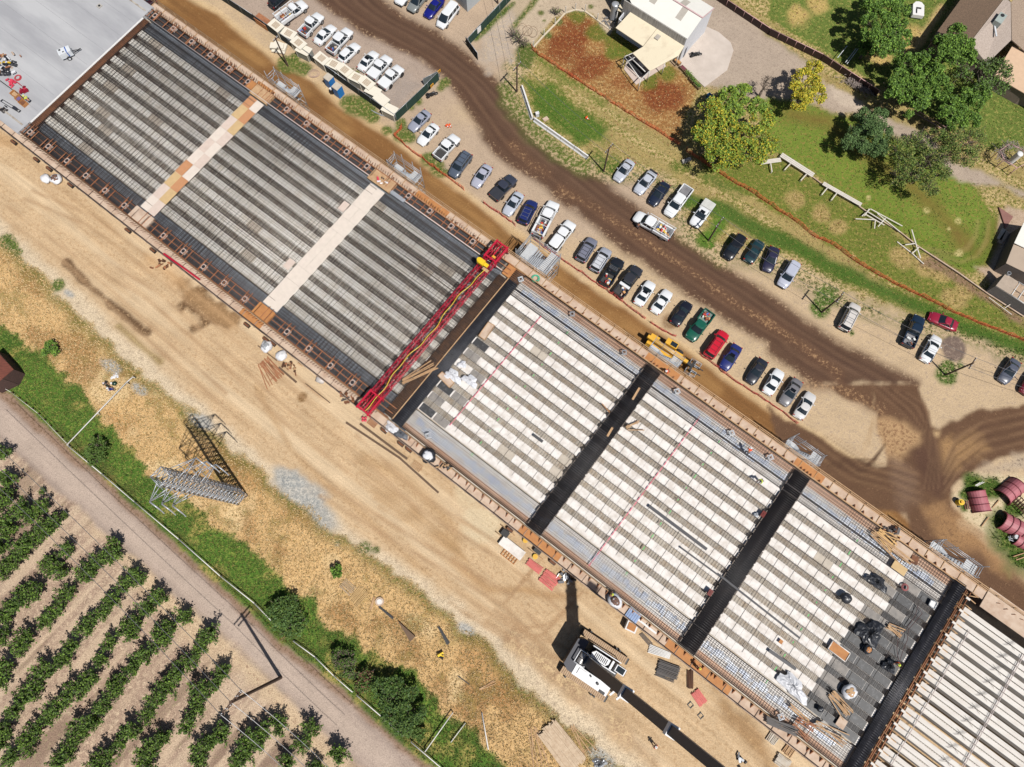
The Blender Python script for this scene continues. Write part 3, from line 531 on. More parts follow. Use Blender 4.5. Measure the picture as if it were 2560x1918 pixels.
# dense bands along both edges
for (ua, ub, mm, back) in ((-97.1, -26, m_rebd, m_black), (-22.9, 46.6, m_rebd, m_soffd)):
    for (wa, wb) in ((5.1, 8.3), (29.45, 31.6 if ua < -50 else 33.1)):
        dbox('edge_form', mat('slate_form', (168, 176, 186), .6, rgb2=(126, 130, 138), sc=.6) if ua < -50 else m_form, ua, ub, wa, wb, 6.3, 6.5)
        if ua > -50:
            wm = (6.4, 7.5) if wa < 10 else (30.4, 31.6); segb = MB(); u = ua+1
            while u < ub-2:
                l = random.uniform(.2, .8); segb.box(u+l/2, sum(wm)/2+random.uniform(-.25, .25), 6.5, l, (wm[1]-wm[0])*random.uniform(.5, 1.0), random.uniform(.03, .12)); u += l+random.uniform(.02, .14)
            segb.build('edge_sheen', m_blue, deck)  # whitish-blue sheen of the edge band, put into the colour of small pieces
            wo = (5.1, 6.0) if wa < 10 else (32.0, 33.1); dbox('edge_reflection', mat('rose_reflection', (232, 196, 170), .85, rgb2=(206, 160, 130), sc=.4), ua, ub, wo[0], wo[1], 6.5, 6.54)  # brown reflection of rusty timber, painted as an outer strip
        segs = []; p_ = .27 if ua < -50 else .24
        for w in np.arange(wa, wb+.01, p_): segs.append(((ua, w, 6.99), (ub, w, 6.99)))
        for w in np.arange(wa, wb+.01, p_*1.6): segs.append(((ua, w, 6.78), (ub, w, 6.78)))
        for u in np.arange(ua, ub, .3 if ua < -50 else .34): segs.append(((u, wa, 6.94), (u, wb, 6.94))); 
        if ua < -50:
            for u in np.arange(ua+.1, ub, .6): segs.append(((u, wa, 6.74), (u, wb, 6.74)))
        bars_mesh('edge_mat', segs, .028 if ua < -50 else .026, .026, mat('mat_slate_bar', (92, 94, 100), .6, var=.1) if ua < -50 else mm, deck)
        segs = [((ua, w, 7.04), (ub, w, 7.04)) for w in ((wa+.05, wa+.2, wb-.1) if wa < 10 else (wa+.05, wb-.2, wa+1.0, wa+1.12))]
        bars_mesh('edge_bundle', segs, .05, .05, m_rebd, deck)
# dark cross beams
def xbeam(u0, u1, wa, wb, m_base, m_bar, n, label=None, z=6.3, pit=.3, bw=.06):
    dbox('beam_trough', m_base, u0, u1, wa, wb, 6.3, 6.42)
    segs = []
    for k in range(n):
        u = u0+(u1-u0)*(k+.5)/n
        for zz in (6.6, 6.8, 7.0): segs.append(((u, wa, zz), (u, wb, zz)))
    for w in np.arange(wa, wb, pit):
        segs.append(((u0, w, 7.05), (u1, w, 7.05))); segs.append(((u0, w, 6.5), (u0, w, 7.05))); segs.append(((u1, w, 6.5), (u1, w, 7.05)))
    o = bars_mesh('beam_cage', segs, bw, bw, m_bar, deck)
    if label: o['label'] = label
m_brn = mat('rust_brown', (104, 66, 42), .9, rgb2=(74, 48, 34), sc=1)
m_blk = mat('cage_black', (34, 32, 36), .5, rgb2=(52, 46, 46), sc=.6); m_dk = mat('trough_dark', (46, 40, 38), .9)
xbeam(-98.2, -97.15, 6.5, 31.2, m_brn, mat('rust_bar', (128, 82, 52), .9, rgb2=(90, 58, 40)), 7, 'rust brown cage beside the pale slab', bw=.08)
xbeam(-26.1, -24.65, 5.2, 31.0, m_brn, mat('rust_bar2', (112, 80, 58), .9, rgb2=(70, 54, 46)), 9, 'rusty brown cage beside the red machine')
dbox('kicker_board', m_timber, -24.62, -24.5, 5.2, 31.2, 6.4, 7.15)
xbeam(-24.5, -22.95, 5.0, 33.0, m_soffd, mat('steel_blue_bar', (84, 86, 94), .45, rgb2=(58, 58, 64), metal=.3), 10, 'grey steel cage beside the kicker board')
for u0, u1 in ((-1.4, .85), (22.75, 25.0)):
    xbeam(u0, u1, 5.0, 32.9, m_dk, m_blk, 18, 'black cross beam cage', bw=.062)
    b = MB()
    for w in np.arange(5.6, 32, 1.0):
        for u in (u0-.05, u1+.05): b.box(u+random.uniform(-.04, .04), w, 6.9, .1, random.uniform(.5, .95), .14)
    b.build('cage_side_board', mat('dusty_board', (130, 118, 108), .9), deck)
xbeam(46.6, 48.15, 5.0, 33.4, m_dk, mat('end_bar', (70, 70, 78), .4, rgb2=(40, 38, 42), metal=.3), 9, 'black cage at the bridge end', bw=.09)
# overhang forms and walkways on both edges
m_dirtyply = m_wood
dbox('walkway', m_wood, -99.5, 60, 33.25, 34.6, 6.45, 6.6)
dbox('walkway', m_wood, -120, 48.2, 3.55, 4.75, 6.45, 6.6)
def wpatch(u0, u1, w0, w1): dbox('walkway_sheet', m_woodo, u0, u1, w0, w1, 6.6, 6.63)
for q in ((-2.2, 3.2, 33.3, 34.5), (22.2, 26.6, 33.3, 34.5), (-76, -72.5, 33.3, 33.9), (-1.9, 4.6, 3.7, 4.75), (-52, -48, 3.7, 4.7), (21.5, 31, 3.7, 4.75), (-38, -44, 33.3, 34.4)): wpatch(min(q[:2]), max(q[:2]), q[2], q[3])
for (wa, wb, ue) in ((33.15, 34.55, 60), (3.6, 4.85, 48)):
    segs = []
    for w, z in (((34.62, 7.0), (34.62, 7.6), (34.5, 6.65)) if wa > 20 else ((3.5, 7.0), (3.5, 7.6), (3.66, 6.65))): segs.append(((-110, w, z), (ue, w, z)))
    we = 34.62 if wa > 20 else 3.5
    segs += [((u, we, 6.0), (u, we, 7.65)) for u in np.arange(-109, ue, 2.4)]+[((u, we, 6.65), (u, 33.3 if wa > 20 else 4.7, 6.62)) for u in np.arange(-109, ue, 2.4)]
    bars_mesh('guard_rail', segs, .09, .09, m_timber if wa > 20 else mat('rail_wood', (206, 178, 156), .8, rgb2=(90, 74, 66), sc=.5), deck)
    wi = 33.2 if wa > 20 else 4.8
    bars_mesh('edge_board', [((-98.5, wi, 6.85), (48, wi, 6.85))], .07, .5, m_timber, deck)
    # wedge brackets standing on the walkway, right half
    u = -21.0; bm_ = None
    while u < 46:
        s_ = 1 if wa > 20 else -1; w0_ = wi+s_*.06
        if bm_ is None:
            b = MB(); b.add([(-.05, 0, 0), (.05, 0, 0), (-.05, s_*.55, 0), (.05, s_*.55, 0), (-.05, 0, .5), (.05, 0, .5)], [(0, 2, 4), (1, 5, 3), (0, 4, 5, 1), (2, 3, 5, 4), (0, 1, 3, 2)])
            o_ = b.build('edge_bracket', m_rustl, deck, (u, w0_, 6.6)); bm_ = o_.data
        else: link('edge_bracket', bm_, deck, (u, w0_, 6.6))
        u += 1.35 if random.random() < .85 else .5
    # starter bars on the left half
    segs = []
    for u in np.arange(-98, -27, .42):
        s_ = 1 if wa > 20 else -1
        segs.append(((u, wi+s_*.1, 6.7), (u+.08, wi+s_*random.uniform(.35, .6), 7.25)))
    bars_mesh('starter_bar', segs, .045, .045, m_rust, deck)
    # black overhang panels with rusty frames on the left half
    wa2, wb2 = ((31.65, 33.1) if wa > 20 else (4.95, 6.75))
    if wa < 20: wa2, wb2 = 4.95, 6.6
    dbox('overhang_form', m_black, -98, -26.5, wa2, wb2, 6.5, 6.62)
    segs = [((-98.4, w, 6.72), (-26, w, 6.72)) for w in np.arange(wa2+.1, wb2, .16)]
    bars_mesh('overhang_mat', segs, .03, .03, m_blk, deck)
    segs = [((-98.4, w, 7.12), (-25, w, 7.12)) for w in (wa2, (wa2+wb2)/2, wb2)]
    u = -98
    while u < -26: segs.append(((u, wa2, 7.2), (u, wb2+.1, 7.2))); u += random.choice((1.5, 2.0, 2.0, 2.5))
    for u in np.arange(-97, -27, 4.05): segs += [((u-.35, wa2, 7.22), (u-.35, wb2+.5, 7.22)), ((u+.35, wa2, 7.22), (u+.35, wb2+.5, 7.22))]
    bars_mesh('overhang_frame', segs, .1, .1, m_rustl, deck)
    bars_mesh('white_pipe', [((-98, (31.55 if wa > 20 else 6.75), 7.2), (-26, (31.55 if wa > 20 else 6.75), 7.2))], .09, .09, mat('pipe_white', (226, 222, 218), .5) if wa > 20 else m_rebd, deck)
    bx = None; m_bo = mat('blockout_board', (196, 178, 168), .8, var=.15)
    i = 0
    for u in np.arange(-97, -27, 4.05):
        wc = 32.55 if wa > 20 else 5.75; c = (u+.0, wc)
        if abs(u+73.5) < 1.6 or abs(u+48.8) < 1.6: continue
        b = MB(); b.k = 0; b.box(0, 0, 6.75, .82, .82, .35); b.k = 1; b.cyl(0, 0, 7.1, .3, .012, 16); b.k = 0
        for k in range(16):
            a0, a1 = 2*pi*k/16, 2*pi*(k+1)/16; b.bar((cos(a0)*.3, sin(a0)*.3, 7.13), (cos(a1)*.3, sin(a1)*.3, 7.13), .07)
        b.build('blockout_box', [m_bo, m_blk], deck, (c[0], c[1], .12))
dbox('kerb_form', m_woodo, -25.9, -23, 31.3, 33.1, 6.6, 6.9)
dbox('kerb_form', m_timber, -75.3, -71.8, 31.2, 33.1, 6.7, 7.24); dbox('kerb_form', m_woodo, -76.6, -75.4, 31.7, 33.1, 6.7, 7.24)
dbox('kerb_form', m_timber, -51.2, -47, 31.1, 33, 6.7, 7.25)
dbox('kerb_form', m_wood, -75.2, -71.6, 5.0, 6.9, 6.7, 7.25); dbox('kerb_form', m_woodo, -50.4, -47.5, 4.9, 6.8, 6.7, 7.25)
# sooty dark form panels at the bridge end and at the cage corner
m_soot = mat('tarred_panel', (60, 60, 62), .55, rgb2=(92, 92, 94), sc=2.2, thr=(.52, .66)); m_soot2 = mat('half_tarred_panel', (128, 124, 120), .8, rgb2=(170, 162, 154), sc=1.2)
b = MB()
for i in range(11):
    for k in range(4):
        u = 46.3-k*2.44; lim = 2.6-(i*.1 if i > 6 else 0)+random.uniform(-.5, .5)
        if k < lim: b.k = 0 if k < lim-.9 else 1; b.box(u-1.2, W0+i*PER, 6.73, 2.38, 1.12, .02)
        if k < lim-.3 and i < 10: b.k = 0; b.box(u-1.2, W0+(i+.5)*PER, 6.32, 2.42, .84, .02)
for i, k in ((0, 0), (1, 0), (2, 0), (2, 1), (3, 0), (4, 1), (5, 0), (6, 0), (0, 1)): b.k = 1 if (i+k) % 2 else 0; b.box(-22.9+1.3+k*2.44, W0+i*PER, 6.73, 2.2, 1.1, .02)
b.build('tarred_panel', [m_soot, m_soot2], deck)
b = MB(); b.bar((-18+.2, 9.5, 6.93), (-18+.59, 29.5, 6.93), .05, .02)
b.bar((8.12, 6, 6.93), (8.62, 31, 6.93), .05, .02)
for u0, w0, w1 in ((-18, 9.5, 29.5), (8, 6, 31)): 
    w = w0
    while w < w1: b.box(u0+.02*w, w, 6.93, .12, .5, .02); w += random.uniform(.6, 1.1)
b.build('pink_mark', mat('pink_paint', (238, 120, 140), .8), deck)
b = MB()
for u0 in (-13, 12.5, 34):
    for w in np.arange(8, 30, 1.98): b.box(u0+random.uniform(-.1, .1), w, 6.93, .1, random.uniform(.2, .6), .02)
b.build('green_mark', mat('green_paint', (120, 220, 130), .8), deck)
# rusty stains
# joints in the old slab
b = MB()
for w in (9, 12.5, 16, 19.5, 23, 26.5, 29.6): b.box(-137, w, 7.05, 76, .035, .006)
b.build('slab_score', mat('score_line', (150, 150, 154), .9), deck)

# -------- things standing on the bridge (own heading = bridge heading)
def on(u, w): return B(u, w)
m_ply1, m_ply2, m_ply3 = mat('ply_pale', (236, 222, 208), .85, var=.05), mat('ply_tan', (216, 184, 134), .85, var=.08), mat('ply_orange', (206, 148, 104), .85, var=.06)
m_ply4 = mat('ply_rose', (226, 206, 192), .85, var=.06)
def planks(u0, u1, w0, w1, lab, cols):
    x, y = on((u0+u1)/2, w0); r = thing('plywood_walkway', lab, 'walkway', (x, y, 7.02), BA)
    k = 0
    for side in (0, 1):
        w = 0.0 if side else -.0
        while w < w1-w0-.05:
            l = min(2.44, w1-w0-w); b = MB(); j = random.uniform(-.08, .08)
            b.box(((-1, 1)[side])*(u1-u0)/4+j*.6, w+l/2, .0+random.uniform(0, .015)+.02*side, (u1-u0)/2+.02, l-.02, .03)
            o = b.build('plywood_sheet', cols[(k*7+side*3) % len(cols)] if True else None, r); k += 1; w += l
    return r
pw = planks(-74.85, -72.05, 7.1, 31.0, 'plywood walkway with orange and tan sheets, laid across the mat nearest the slab', [m_ply1, m_ply4, m_ply2, m_ply3, m_ply1, m_ply4])
pw2 = planks(-50.2, -47.5, 7.0, 30.8, 'mostly pale plywood walkway on the steel mat, the one nearer the red machine', [m_ply1, m_ply1, m_ply4, m_ply1, m_ply2, m_ply4, m_ply1])
for u, w in ((-50.9, 25.4), (-51.1, 13.6)):
    b = MB(); b.box(0, 0, .03, 1.1, 1.6, .04); b.build('side_sheet', m_ply4, pw2, (u+48.85, w-7.0, 0))
# red deck finishing machine
m_red = mat('machine_red', (208, 28, 62), .4, var=.08); m_redd = mat('machine_dark_red', (150, 22, 46), .5, var=.15)
m_yel = mat('safety_yellow', (246, 206, 30), .5, var=.06); m_rub = mat('black_rubber', (34, 33, 34), .8); m_stl = mat('bare_steel', (176, 172, 170), .4, metal=.4)
x, y = on(-27.95, 3.2); fm = thing('deck_finishing_machine', 'red truss deck finishing machine spanning the whole deck, with a yellow hose along it', 'machine', (x, y, 7.1), BA)
LW = 31.2
def truss(ux, w0, w1, z0, z1, wd_, name, m):
    segs = []
    for du in (-wd_/2, wd_/2):
        for z in (z0, z1): segs.append(((ux+du, w0, z), (ux+du, w1, z)))
        n = int((w1-w0)/.85)
        for k in range(n):
            a = w0+(w1-w0)*k/n; c = w0+(w1-w0)*(k+1)/n
            segs.append(((ux+du, a, z0 if k % 2 else z1), (ux+du, c, z1 if k % 2 else z0))); segs.append(((ux+du, a, z0), (ux+du, a, z1)))
    n = int((w1-w0)/.85)
    for k in range(n):
        a = w0+(w1-w0)*k/n; c = w0+(w1-w0)*(k+1)/n
        segs.append(((ux-wd_/2, a, z1), (ux+wd_/2, c if k % 2 else a, z1))); segs.append(((ux-wd_/2, a, z0), (ux+wd_/2, a, z0)))
    return segs
s1 = truss(-.72, .3, LW, 1.0, 1.75, .46, '', None); s2 = truss(.72, .3, LW, 1.0, 1.75, .46, '', None)
bars_mesh('truss', s1, .065, .065, m_red, fm); bars_mesh('truss', s2, .065, .065, m_red, fm)
segs = []
for w in np.arange(.6, LW, 1.7): segs += [((-.4, w, 1.7), (.4, w+.5, 1.7)), ((-.4, w, 1.02), (.4, w, 1.02)), ((.4, w+.9, 1.6), (-.4, w+1.4, 1.6))]
bars_mesh('cross_brace', segs, .075, .075, m_redd, fm)
b = MB()
for w in np.arange(1.2, LW-4, 1.1):
    b.k = random.choice((0, 0, 1, 2)); b.box(random.uniform(-.25, .25), w, 1.05, random.uniform(.15, .3), random.uniform(.25, .8), .25); b.k = 1; b.box(0, w, 1.12, .1, 1.1, .06)
b.build('hydraulic_line', [m_redd, m_rub, m_stl], fm)
b = MB(); hs = [(.15+.22*sin(w*.55)+.1*sin(w*1.7), w, 1.86) for w in np.arange(.4, 26.6, .5)]; b.path(hs, .1, 6); b.build('yellow_hose', m_yel, fm)
for w0 in (.2, LW-3.2):
    b = MB()
    for du in (-.95, .95):
        b.box(du, w0+1.5, 1.8, .22, 3.2, .22); b.box(du, w0+.1, .2, .16, .16, 1.8); b.box(du, w0+2.9, .2, .16, .16, 1.8)
    b.box(0, w0+.2, 1.8, 1.9, .2, .2); b.box(0, w0+2.9, 1.8, 1.9, .2, .2); b.box(0, w0+1.5, 1.75, .16, 2.6, .16)
    cr = b.build('end_carriage', m_red, fm)
    b = MB()
    for du in (-.95, .95):
        for dw in (.1, 2.9): b.wheel(du, w0+dw, .2, .2, .14, (0, 1, 0), 12)
    b.build('wheel', m_rub, cr)
b = MB(); b.box(-.6, 26.9, 1.86, .95, .8, .55); b.box(.15, 27.0, 1.86, .7, .55, .1); cs = b.build('control_console', m_yel, fm)
b = MB(); b.cyl(-1.0, 26.9, 1.8, .42, .7, 14, .34); b.build('yellow_drum', m_yel, fm)
b = MB(); b.box(.3, 28.6, 1.9, .5, .35, .22); b.build('engine_box', mat('amber', (240, 170, 60), .5), fm)
b = MB(); b.box(.5, 26.4, 1.8, 1.0, .45, .05); b.build('operator_platform', m_timber, fm)
# precast girders past the end
m_pre = mat('precast_concrete', (238, 232, 224), .85, rgb2=(214, 202, 190), sc=.5, thr=(.45, .7), stretch=(.5, 2, 1)); 
def girder():
    g = thing('precast_girder', '', 'girder', (0, 0, 0), BA); L_ = 34
    b = MB(); b.box(L_/2, -.36, 5.0, L_, .58, 1.75); b.box(L_/2, .36, 5.0, L_, .58, 1.75); b.box(L_/2, 0, 4.9, L_, 1.2, .2); b.build('beam', m_pre, g)
    b = MB(); b.box(L_/2, 0, 5.1, L_-.1, .138, 1.3); b.build('core_form', mat('girder_core', (236, 228, 220), .9, rgb2=(216, 204, 192), sc=1), g)
    segs = []
    for k in np.arange(.4, L_, .32): segs.append(((k, -.1, 6.62), (k, .1, 6.62)))
    for k in (-.06, .06): segs.append(((.2, k, 6.64), (L_, k, 6.64)))
    for k in (6, 18): segs += [((k+.2*j, -.5+.3*j, 6.9), (k+.9+.1*j, .1+.25*j, 6.95)) for j in range(4)]+[((k, .3, 6.93), (k+1.4, -.3, 6.93))]
    bars_mesh('stirrup_row', segs, .028, .028, m_reb, g)
    segs = [((-.6, y_, 6.3), (.6, y_+.15, 6.5)) for y_ in (-.7, -.3, .2, .6)]; bars_mesh('end_starter', segs, .05, .05, m_rust, g)
    return g
g0 = girder(); m_gap = mat('gap_frame', (120, 90, 66), .9)
for i in range(14):
    w = 30.4-i*1.86
    lab = 'precast concrete girder past the black end cage, '+('outermost on the car park side' if i == 0 else ('outermost on the crane side' if i == 13 else 'one of the long parallel row'))
    x, y = on(49.35, w)
    if i == 0: g0.location = (x, y, 0); g0['label'] = lab; g0['group'] = 'precast girders past the deck end'
    else: dup(g0, (x, y, 0), BA, lab, group='precast girders past the deck end')
x, y = on(49.3, 32); ob = thing('outer_deck_form', 'pale plywood edge form with bent bars, beside the outermost precast girder', 'formwork', (x, y, 0), BA)
b = MB(); b.box(17, 1.7, 6.6, 31, 2.9, .15); b.build('deck_sheet', m_wood, ob)
b = MB()
for k in range(20): b.bar((3+k*1.1, 1.9+random.uniform(-.2, .2), 6.8), (3.4+k*1.1, 2.1, 6.85), .07)
b.build('bent_bar', m_rust, ob)
x, y = on(48.75, 18); ec = thing('timber_end_scaffold', 'rusty pipes and timbers between the black end cage and the girders', 'scaffold', (x, y, 0), BA)
bars_mesh('rusty_pipe', [((du, -14, z), (du, 15, z)) for du, z in ((-.35, 6.9), (0, 6.6), (.3, 6.85))], .1, .1, m_rustl, ec)
segs = []
for w in np.arange(-13.6, 15, 1.86): segs += [((-.5, w, 6.95), (1.5, w-.1, 6.7)), ((.2, w+.5, 0), (.2, w+.5, 6.7)), ((.5, w+.9, 6.6), (1.6, w+.9, 6.4)), ((.2, w+.2, 6.7), (1.3, w+.75, 6.55))]
bars_mesh('timber_strut', segs, .11, .11, m_timber, ec)
bm_ = MB().box(0, 0, 0, .55, .28, .22).build('pale_block', m_pre, ec, (.35, -13.8, 6.75)).data
for w in np.arange(-11.94, 15, 1.86): link('pale_block', bm_, ec, (.35, w, 6.75))
segs = [((14+k*0, 0, 0), (14, 0, .1)) for k in range(1)]
# thin lines stretched over the girders
m_pink = mat('pipe_pale', (222, 206, 200), .6)
for n_, (p0, p1), lab in ((0, (T(3, 3, 1060, 1650, 7), T(3, 3, 1740, 480, 7)), 'thin pale pipe laid across the precast girders, nearer the black cage'), (1, (T(3, 3, 1690, 1657, 7), T(3, 3, 2209, 690, 7)), 'thin pale pipe pair laid across the precast girders, farther from the black cage')):
    b = MB(); b.bar((*p0, 6.98), (*p1, 6.98), .09, n=6)
    if n_: b.bar((p0[0]-.25, p0[1], 6.98), (p1[0]-.25, p1[1], 6.98), .07, n=6)
    tag(b.build('pale_pipe', m_pink), lab, 'pipe')
# ---------------------------------------------------------------- vehicles (built facing +x, wheels on z = 0)
m_glass = mat('car_glass', (42, 52, 60), .08, var=.2); m_tyre = mat('tyre', (36, 35, 36), .85); m_rim = mat('rim', (170, 172, 176), .35, metal=.6)
m_hl = mat('headlight_glass', (225, 228, 232), .1); m_tl = mat('tail_light', (176, 30, 30), .25); m_trim = mat('black_trim', (40, 40, 42), .6); m_bed = mat('bed_liner', (62, 60, 60), .8); m_roofglass = mat('sunroof', (22, 24, 28), .08)
def paint_m(rgb):
    n = 'paint_%02x%02x%02x' % rgb
    if n in _M: return _M[n]
    m = mat(n, rgb, .28, var=.03, sc=.7, coat=.6); return m
def plan(xs, ws, n=0):                   # closed outline from stations (x, half width)
    return [(x, -w) for x, w in zip(xs, ws)]+[(x, w) for x, w in zip(xs[::-1], ws[::-1])]
def body_loft(b, st):
    """stations (x, half width, z bottom, z shoulder, z top crown)"""
    rows = []
    for x, w, zb, zs, zt in st:
        rows.append([(x, -w*.86, zb), (x, -w, zb+.12), (x, -w, (zb+zs)/2), (x, -w*.985, zs-.06), (x, -w*.93, zs), (x, -w*.5, zt), (x, 0, zt+.012), (x, w*.5, zt), (x, w*.93, zs), (x, w*.985, zs-.06), (x, w, (zb+zs)/2), (x, w, zb+.12), (x, w*.86, zb)])
    n = len(rows[0]); vs = [v for r in rows for v in r]
    fs = [(i*n+j, (i+1)*n+j, (i+1)*n+(j+1) % n, i*n+(j+1) % n) for i in range(len(rows)-1) for j in range(n)]
    b.add(vs, [f[::-1] for f in fs]+[tuple(range(n)), tuple(range(len(rows)*n-1, (len(rows)-1)*n-1, -1))], True)
def rrect(x0, x1, w0, w1, z, cr=.18):    # rounded outline, w0 half width at rear, w1 at front
    return [(x0, -w0+cr, z), (x0+cr, -w0, z), (x1-cr*1.2, -w1, z), (x1, -w1+cr*1.3, z), (x1+.04, 0, z), (x1, w1-cr*1.3, z), (x1-cr*1.2, w1, z), (x0+cr, w0, z), (x0, w0-cr, z), (x0-.03, 0, z)]
def ring_loft(b, r0, r1, cap=True):
    n = len(r0); b.add(r0+r1, [(i, (i+1) % n, n+(i+1) % n, n+i) for i in range(n)], False)
    if cap: b.add(r1, [tuple(range(n))])
def cabin(root, m, x0, x1, rx0, rx1, zb, zr, hw, hr, sun=False, rack=False, pillars=(.45,), rackm=None, roofm=None):
    """glass house from belt outline to roof outline, painted roof shell and pillars"""
    b = MB(); lo = rrect(x0, x1, hw, hw, zb); hi = rrect(rx0, rx1, hr, hr, zr-.03); ring_loft(b, lo, hi); b.build('window_glass', m_glass, root)
    b = MB(); ro = rrect(rx0-.05, rx1+.04, hr+.035, hr+.035, zr-.045); rm = rrect(rx0-.03, rx1+.02, hr, hr, zr-.005); rt = rrect(rx0+.12, rx1-.14, hr-.16, hr-.16, zr+.03)
    ring_loft(b, ro, rm, False); ring_loft(b, rm, rt)
    for i in range(len(lo)):
        if i in (0, 1, 2, 3, 5, 6, 7, 8):
            if i in (0, 8, 3, 5): continue
            b.bar(lo[i], hi[i], .085)
    for f in pillars:
        for s_ in (-1, 1):
            xa = x0+(x1-x0)*f; xb = rx0+(rx1-rx0)*f; b.bar((xa, s_*hw, zb), (xb, s_*hr, zr-.02), .07)
    r = b.build('roof', roofm or m, root)
    if sun: b = MB(); b.box((rx0+rx1)/2+.28, 0, zr+.028, .5, .78, .012); b.build('sunroof', m_roofglass, r)
    if rack:
        b = MB()
        for s_ in (-1, 1): b.bar((rx0+.1, s_*(hr-.12), zr+.09), (rx1-.25, s_*(hr-.12), zr+.09), .05)
        for f in (.2, .5, .8): xx = rx0+(rx1-rx0)*f; b.bar((xx, -hr+.12, zr+.1), (xx, hr-.12, zr+.1), .045)
        b.build('roof_rack', rackm or m_trim, r)
    return r
def wheels(root, xs, y, r=.33, w=.22, rim=True, rm=None):
    for x in xs:
        for s_ in (-1, 1):
            wr = MB().wheel(x, s_*y, r, r, w, (0, 1, 0), 16).build('tyre', m_tyre, root)
            if rim: MB().wheel(x, s_*(y+.012), r, r*.62, w, (0, 1, 0), 12).build('rim', rm or m_rim, wr)
def lamps(root, xf, xr, hw, zf, zr_):
    for s_ in (-1, 1):
        MB().box(xf-.1, s_*(hw-.32), zf, .16, .26, .12, s_*.5).build('headlight', m_hl, root)
        MB().box(xr, s_*(hw-.2), zr_, .1, .26, .16, s_*.3).build('tail_light', m_tl, root)
def mirrors(root, m, x, hw, z):
    for s_ in (-1, 1): MB().box(x, s_*(hw+.1), z, .12, .22, .15).build('side_mirror', m, root)
def bumper(root, xf, xr, hw, m=None):
    MB().box(xf, 0, .3, .14, hw*1.5, .2).build('front_bumper', m or m_trim, root); MB().box(xr, 0, .32, .12, hw*1.6, .2).build('rear_bumper', m or m_trim, root)
def wipers(root, x, z, hw):
    b = MB(); b.bar((x, -.1, z), (x-.12, .45, z+.05), .02); b.bar((x, -.6, z), (x-.12, -.1, z+.05), .02); b.build('wiper', m_trim, root)
def sedan(root, m, L, W, o):
    h = L/2; w = W/2
    b = MB(); body_loft(b, [(-h, w*.72, .36, .72, .76), (-h+.12, w*.86, .26, .84, .88), (-h+.45, w*.96, .2, .92, .97), (-h+1.0, w, .18, .94, 1.0), (-.3, w, .18, .93, .98), (h-1.45, w, .18, .9, .97), (h-.9, w*.98, .18, .84, .92), (h-.4, w*.93, .2, .75, .82), (h-.12, w*.82, .26, .64, .69), (h, w*.6, .34, .54, .57)])
    b.build('body', m, root)
    if o.get('hatch'): cabin(root, m, -h+.25, h-1.35, -h+.62, h-2.15, .92, 1.46, w*.86, w*.66, o.get('sun'), o.get('rack'), (.3, .6))
    else: cabin(root, m, -h+.72, h-1.3, -h+1.35, h-2.15, .93, 1.42, w*.86, w*.66, o.get('sun'), False, (.5,))
    wheels(root, (h-.9, -h+.95), w-.1, .32); lamps(root, h-.22, -h+.06, w, .6, .72); mirrors(root, m, h-1.62, w, .95); bumper(root, h-.04, -h+.03, w, m); wipers(root, h-1.33, .96, w)
    if o.get('spoiler'): MB().box(-h+.15, 0, 1.06, .28, W*.8, .05).build('spoiler', m_trim if o.get('dk') else m, root)
def suv(root, m, L, W, o):
    h = L/2; w = W/2; zr = o.get('hr', 1.74)
    b = MB(); body_loft(b, [(-h, w*.84, .4, .9, .94), (-h+.1, w*.94, .3, 1.0, 1.03), (-h+.5, w, .26, 1.04, 1.07), (-.2, w, .25, 1.04, 1.07), (h-1.2, w, .25, 1.0, 1.07), (h-.7, w*.97, .26, .93, 1.0), (h-.25, w*.9, .3, .82, .88), (h-.05, w*.76, .34, .68, .72), (h, w*.6, .4, .6, .62)])
    b.build('body', m, root)
    cabin(root, m, -h+.1, h-1.12, -h+.36, h-1.85, 1.04, zr, w*.88, w*.74, o.get('sun'), o.get('rack'), (.28, .58), m_rim if o.get('rackc') else m_trim, o.get('roofm'))
    wheels(root, (h-.88, -h+.9), w-.1, .37, .25); lamps(root, h-.18, -h+.04, w, .7, .9); mirrors(root, m, h-1.5, w, 1.08); bumper(root, h-.04, -h+.02, w, m if o.get('bm') else None); wipers(root, h-1.16, 1.08, w)
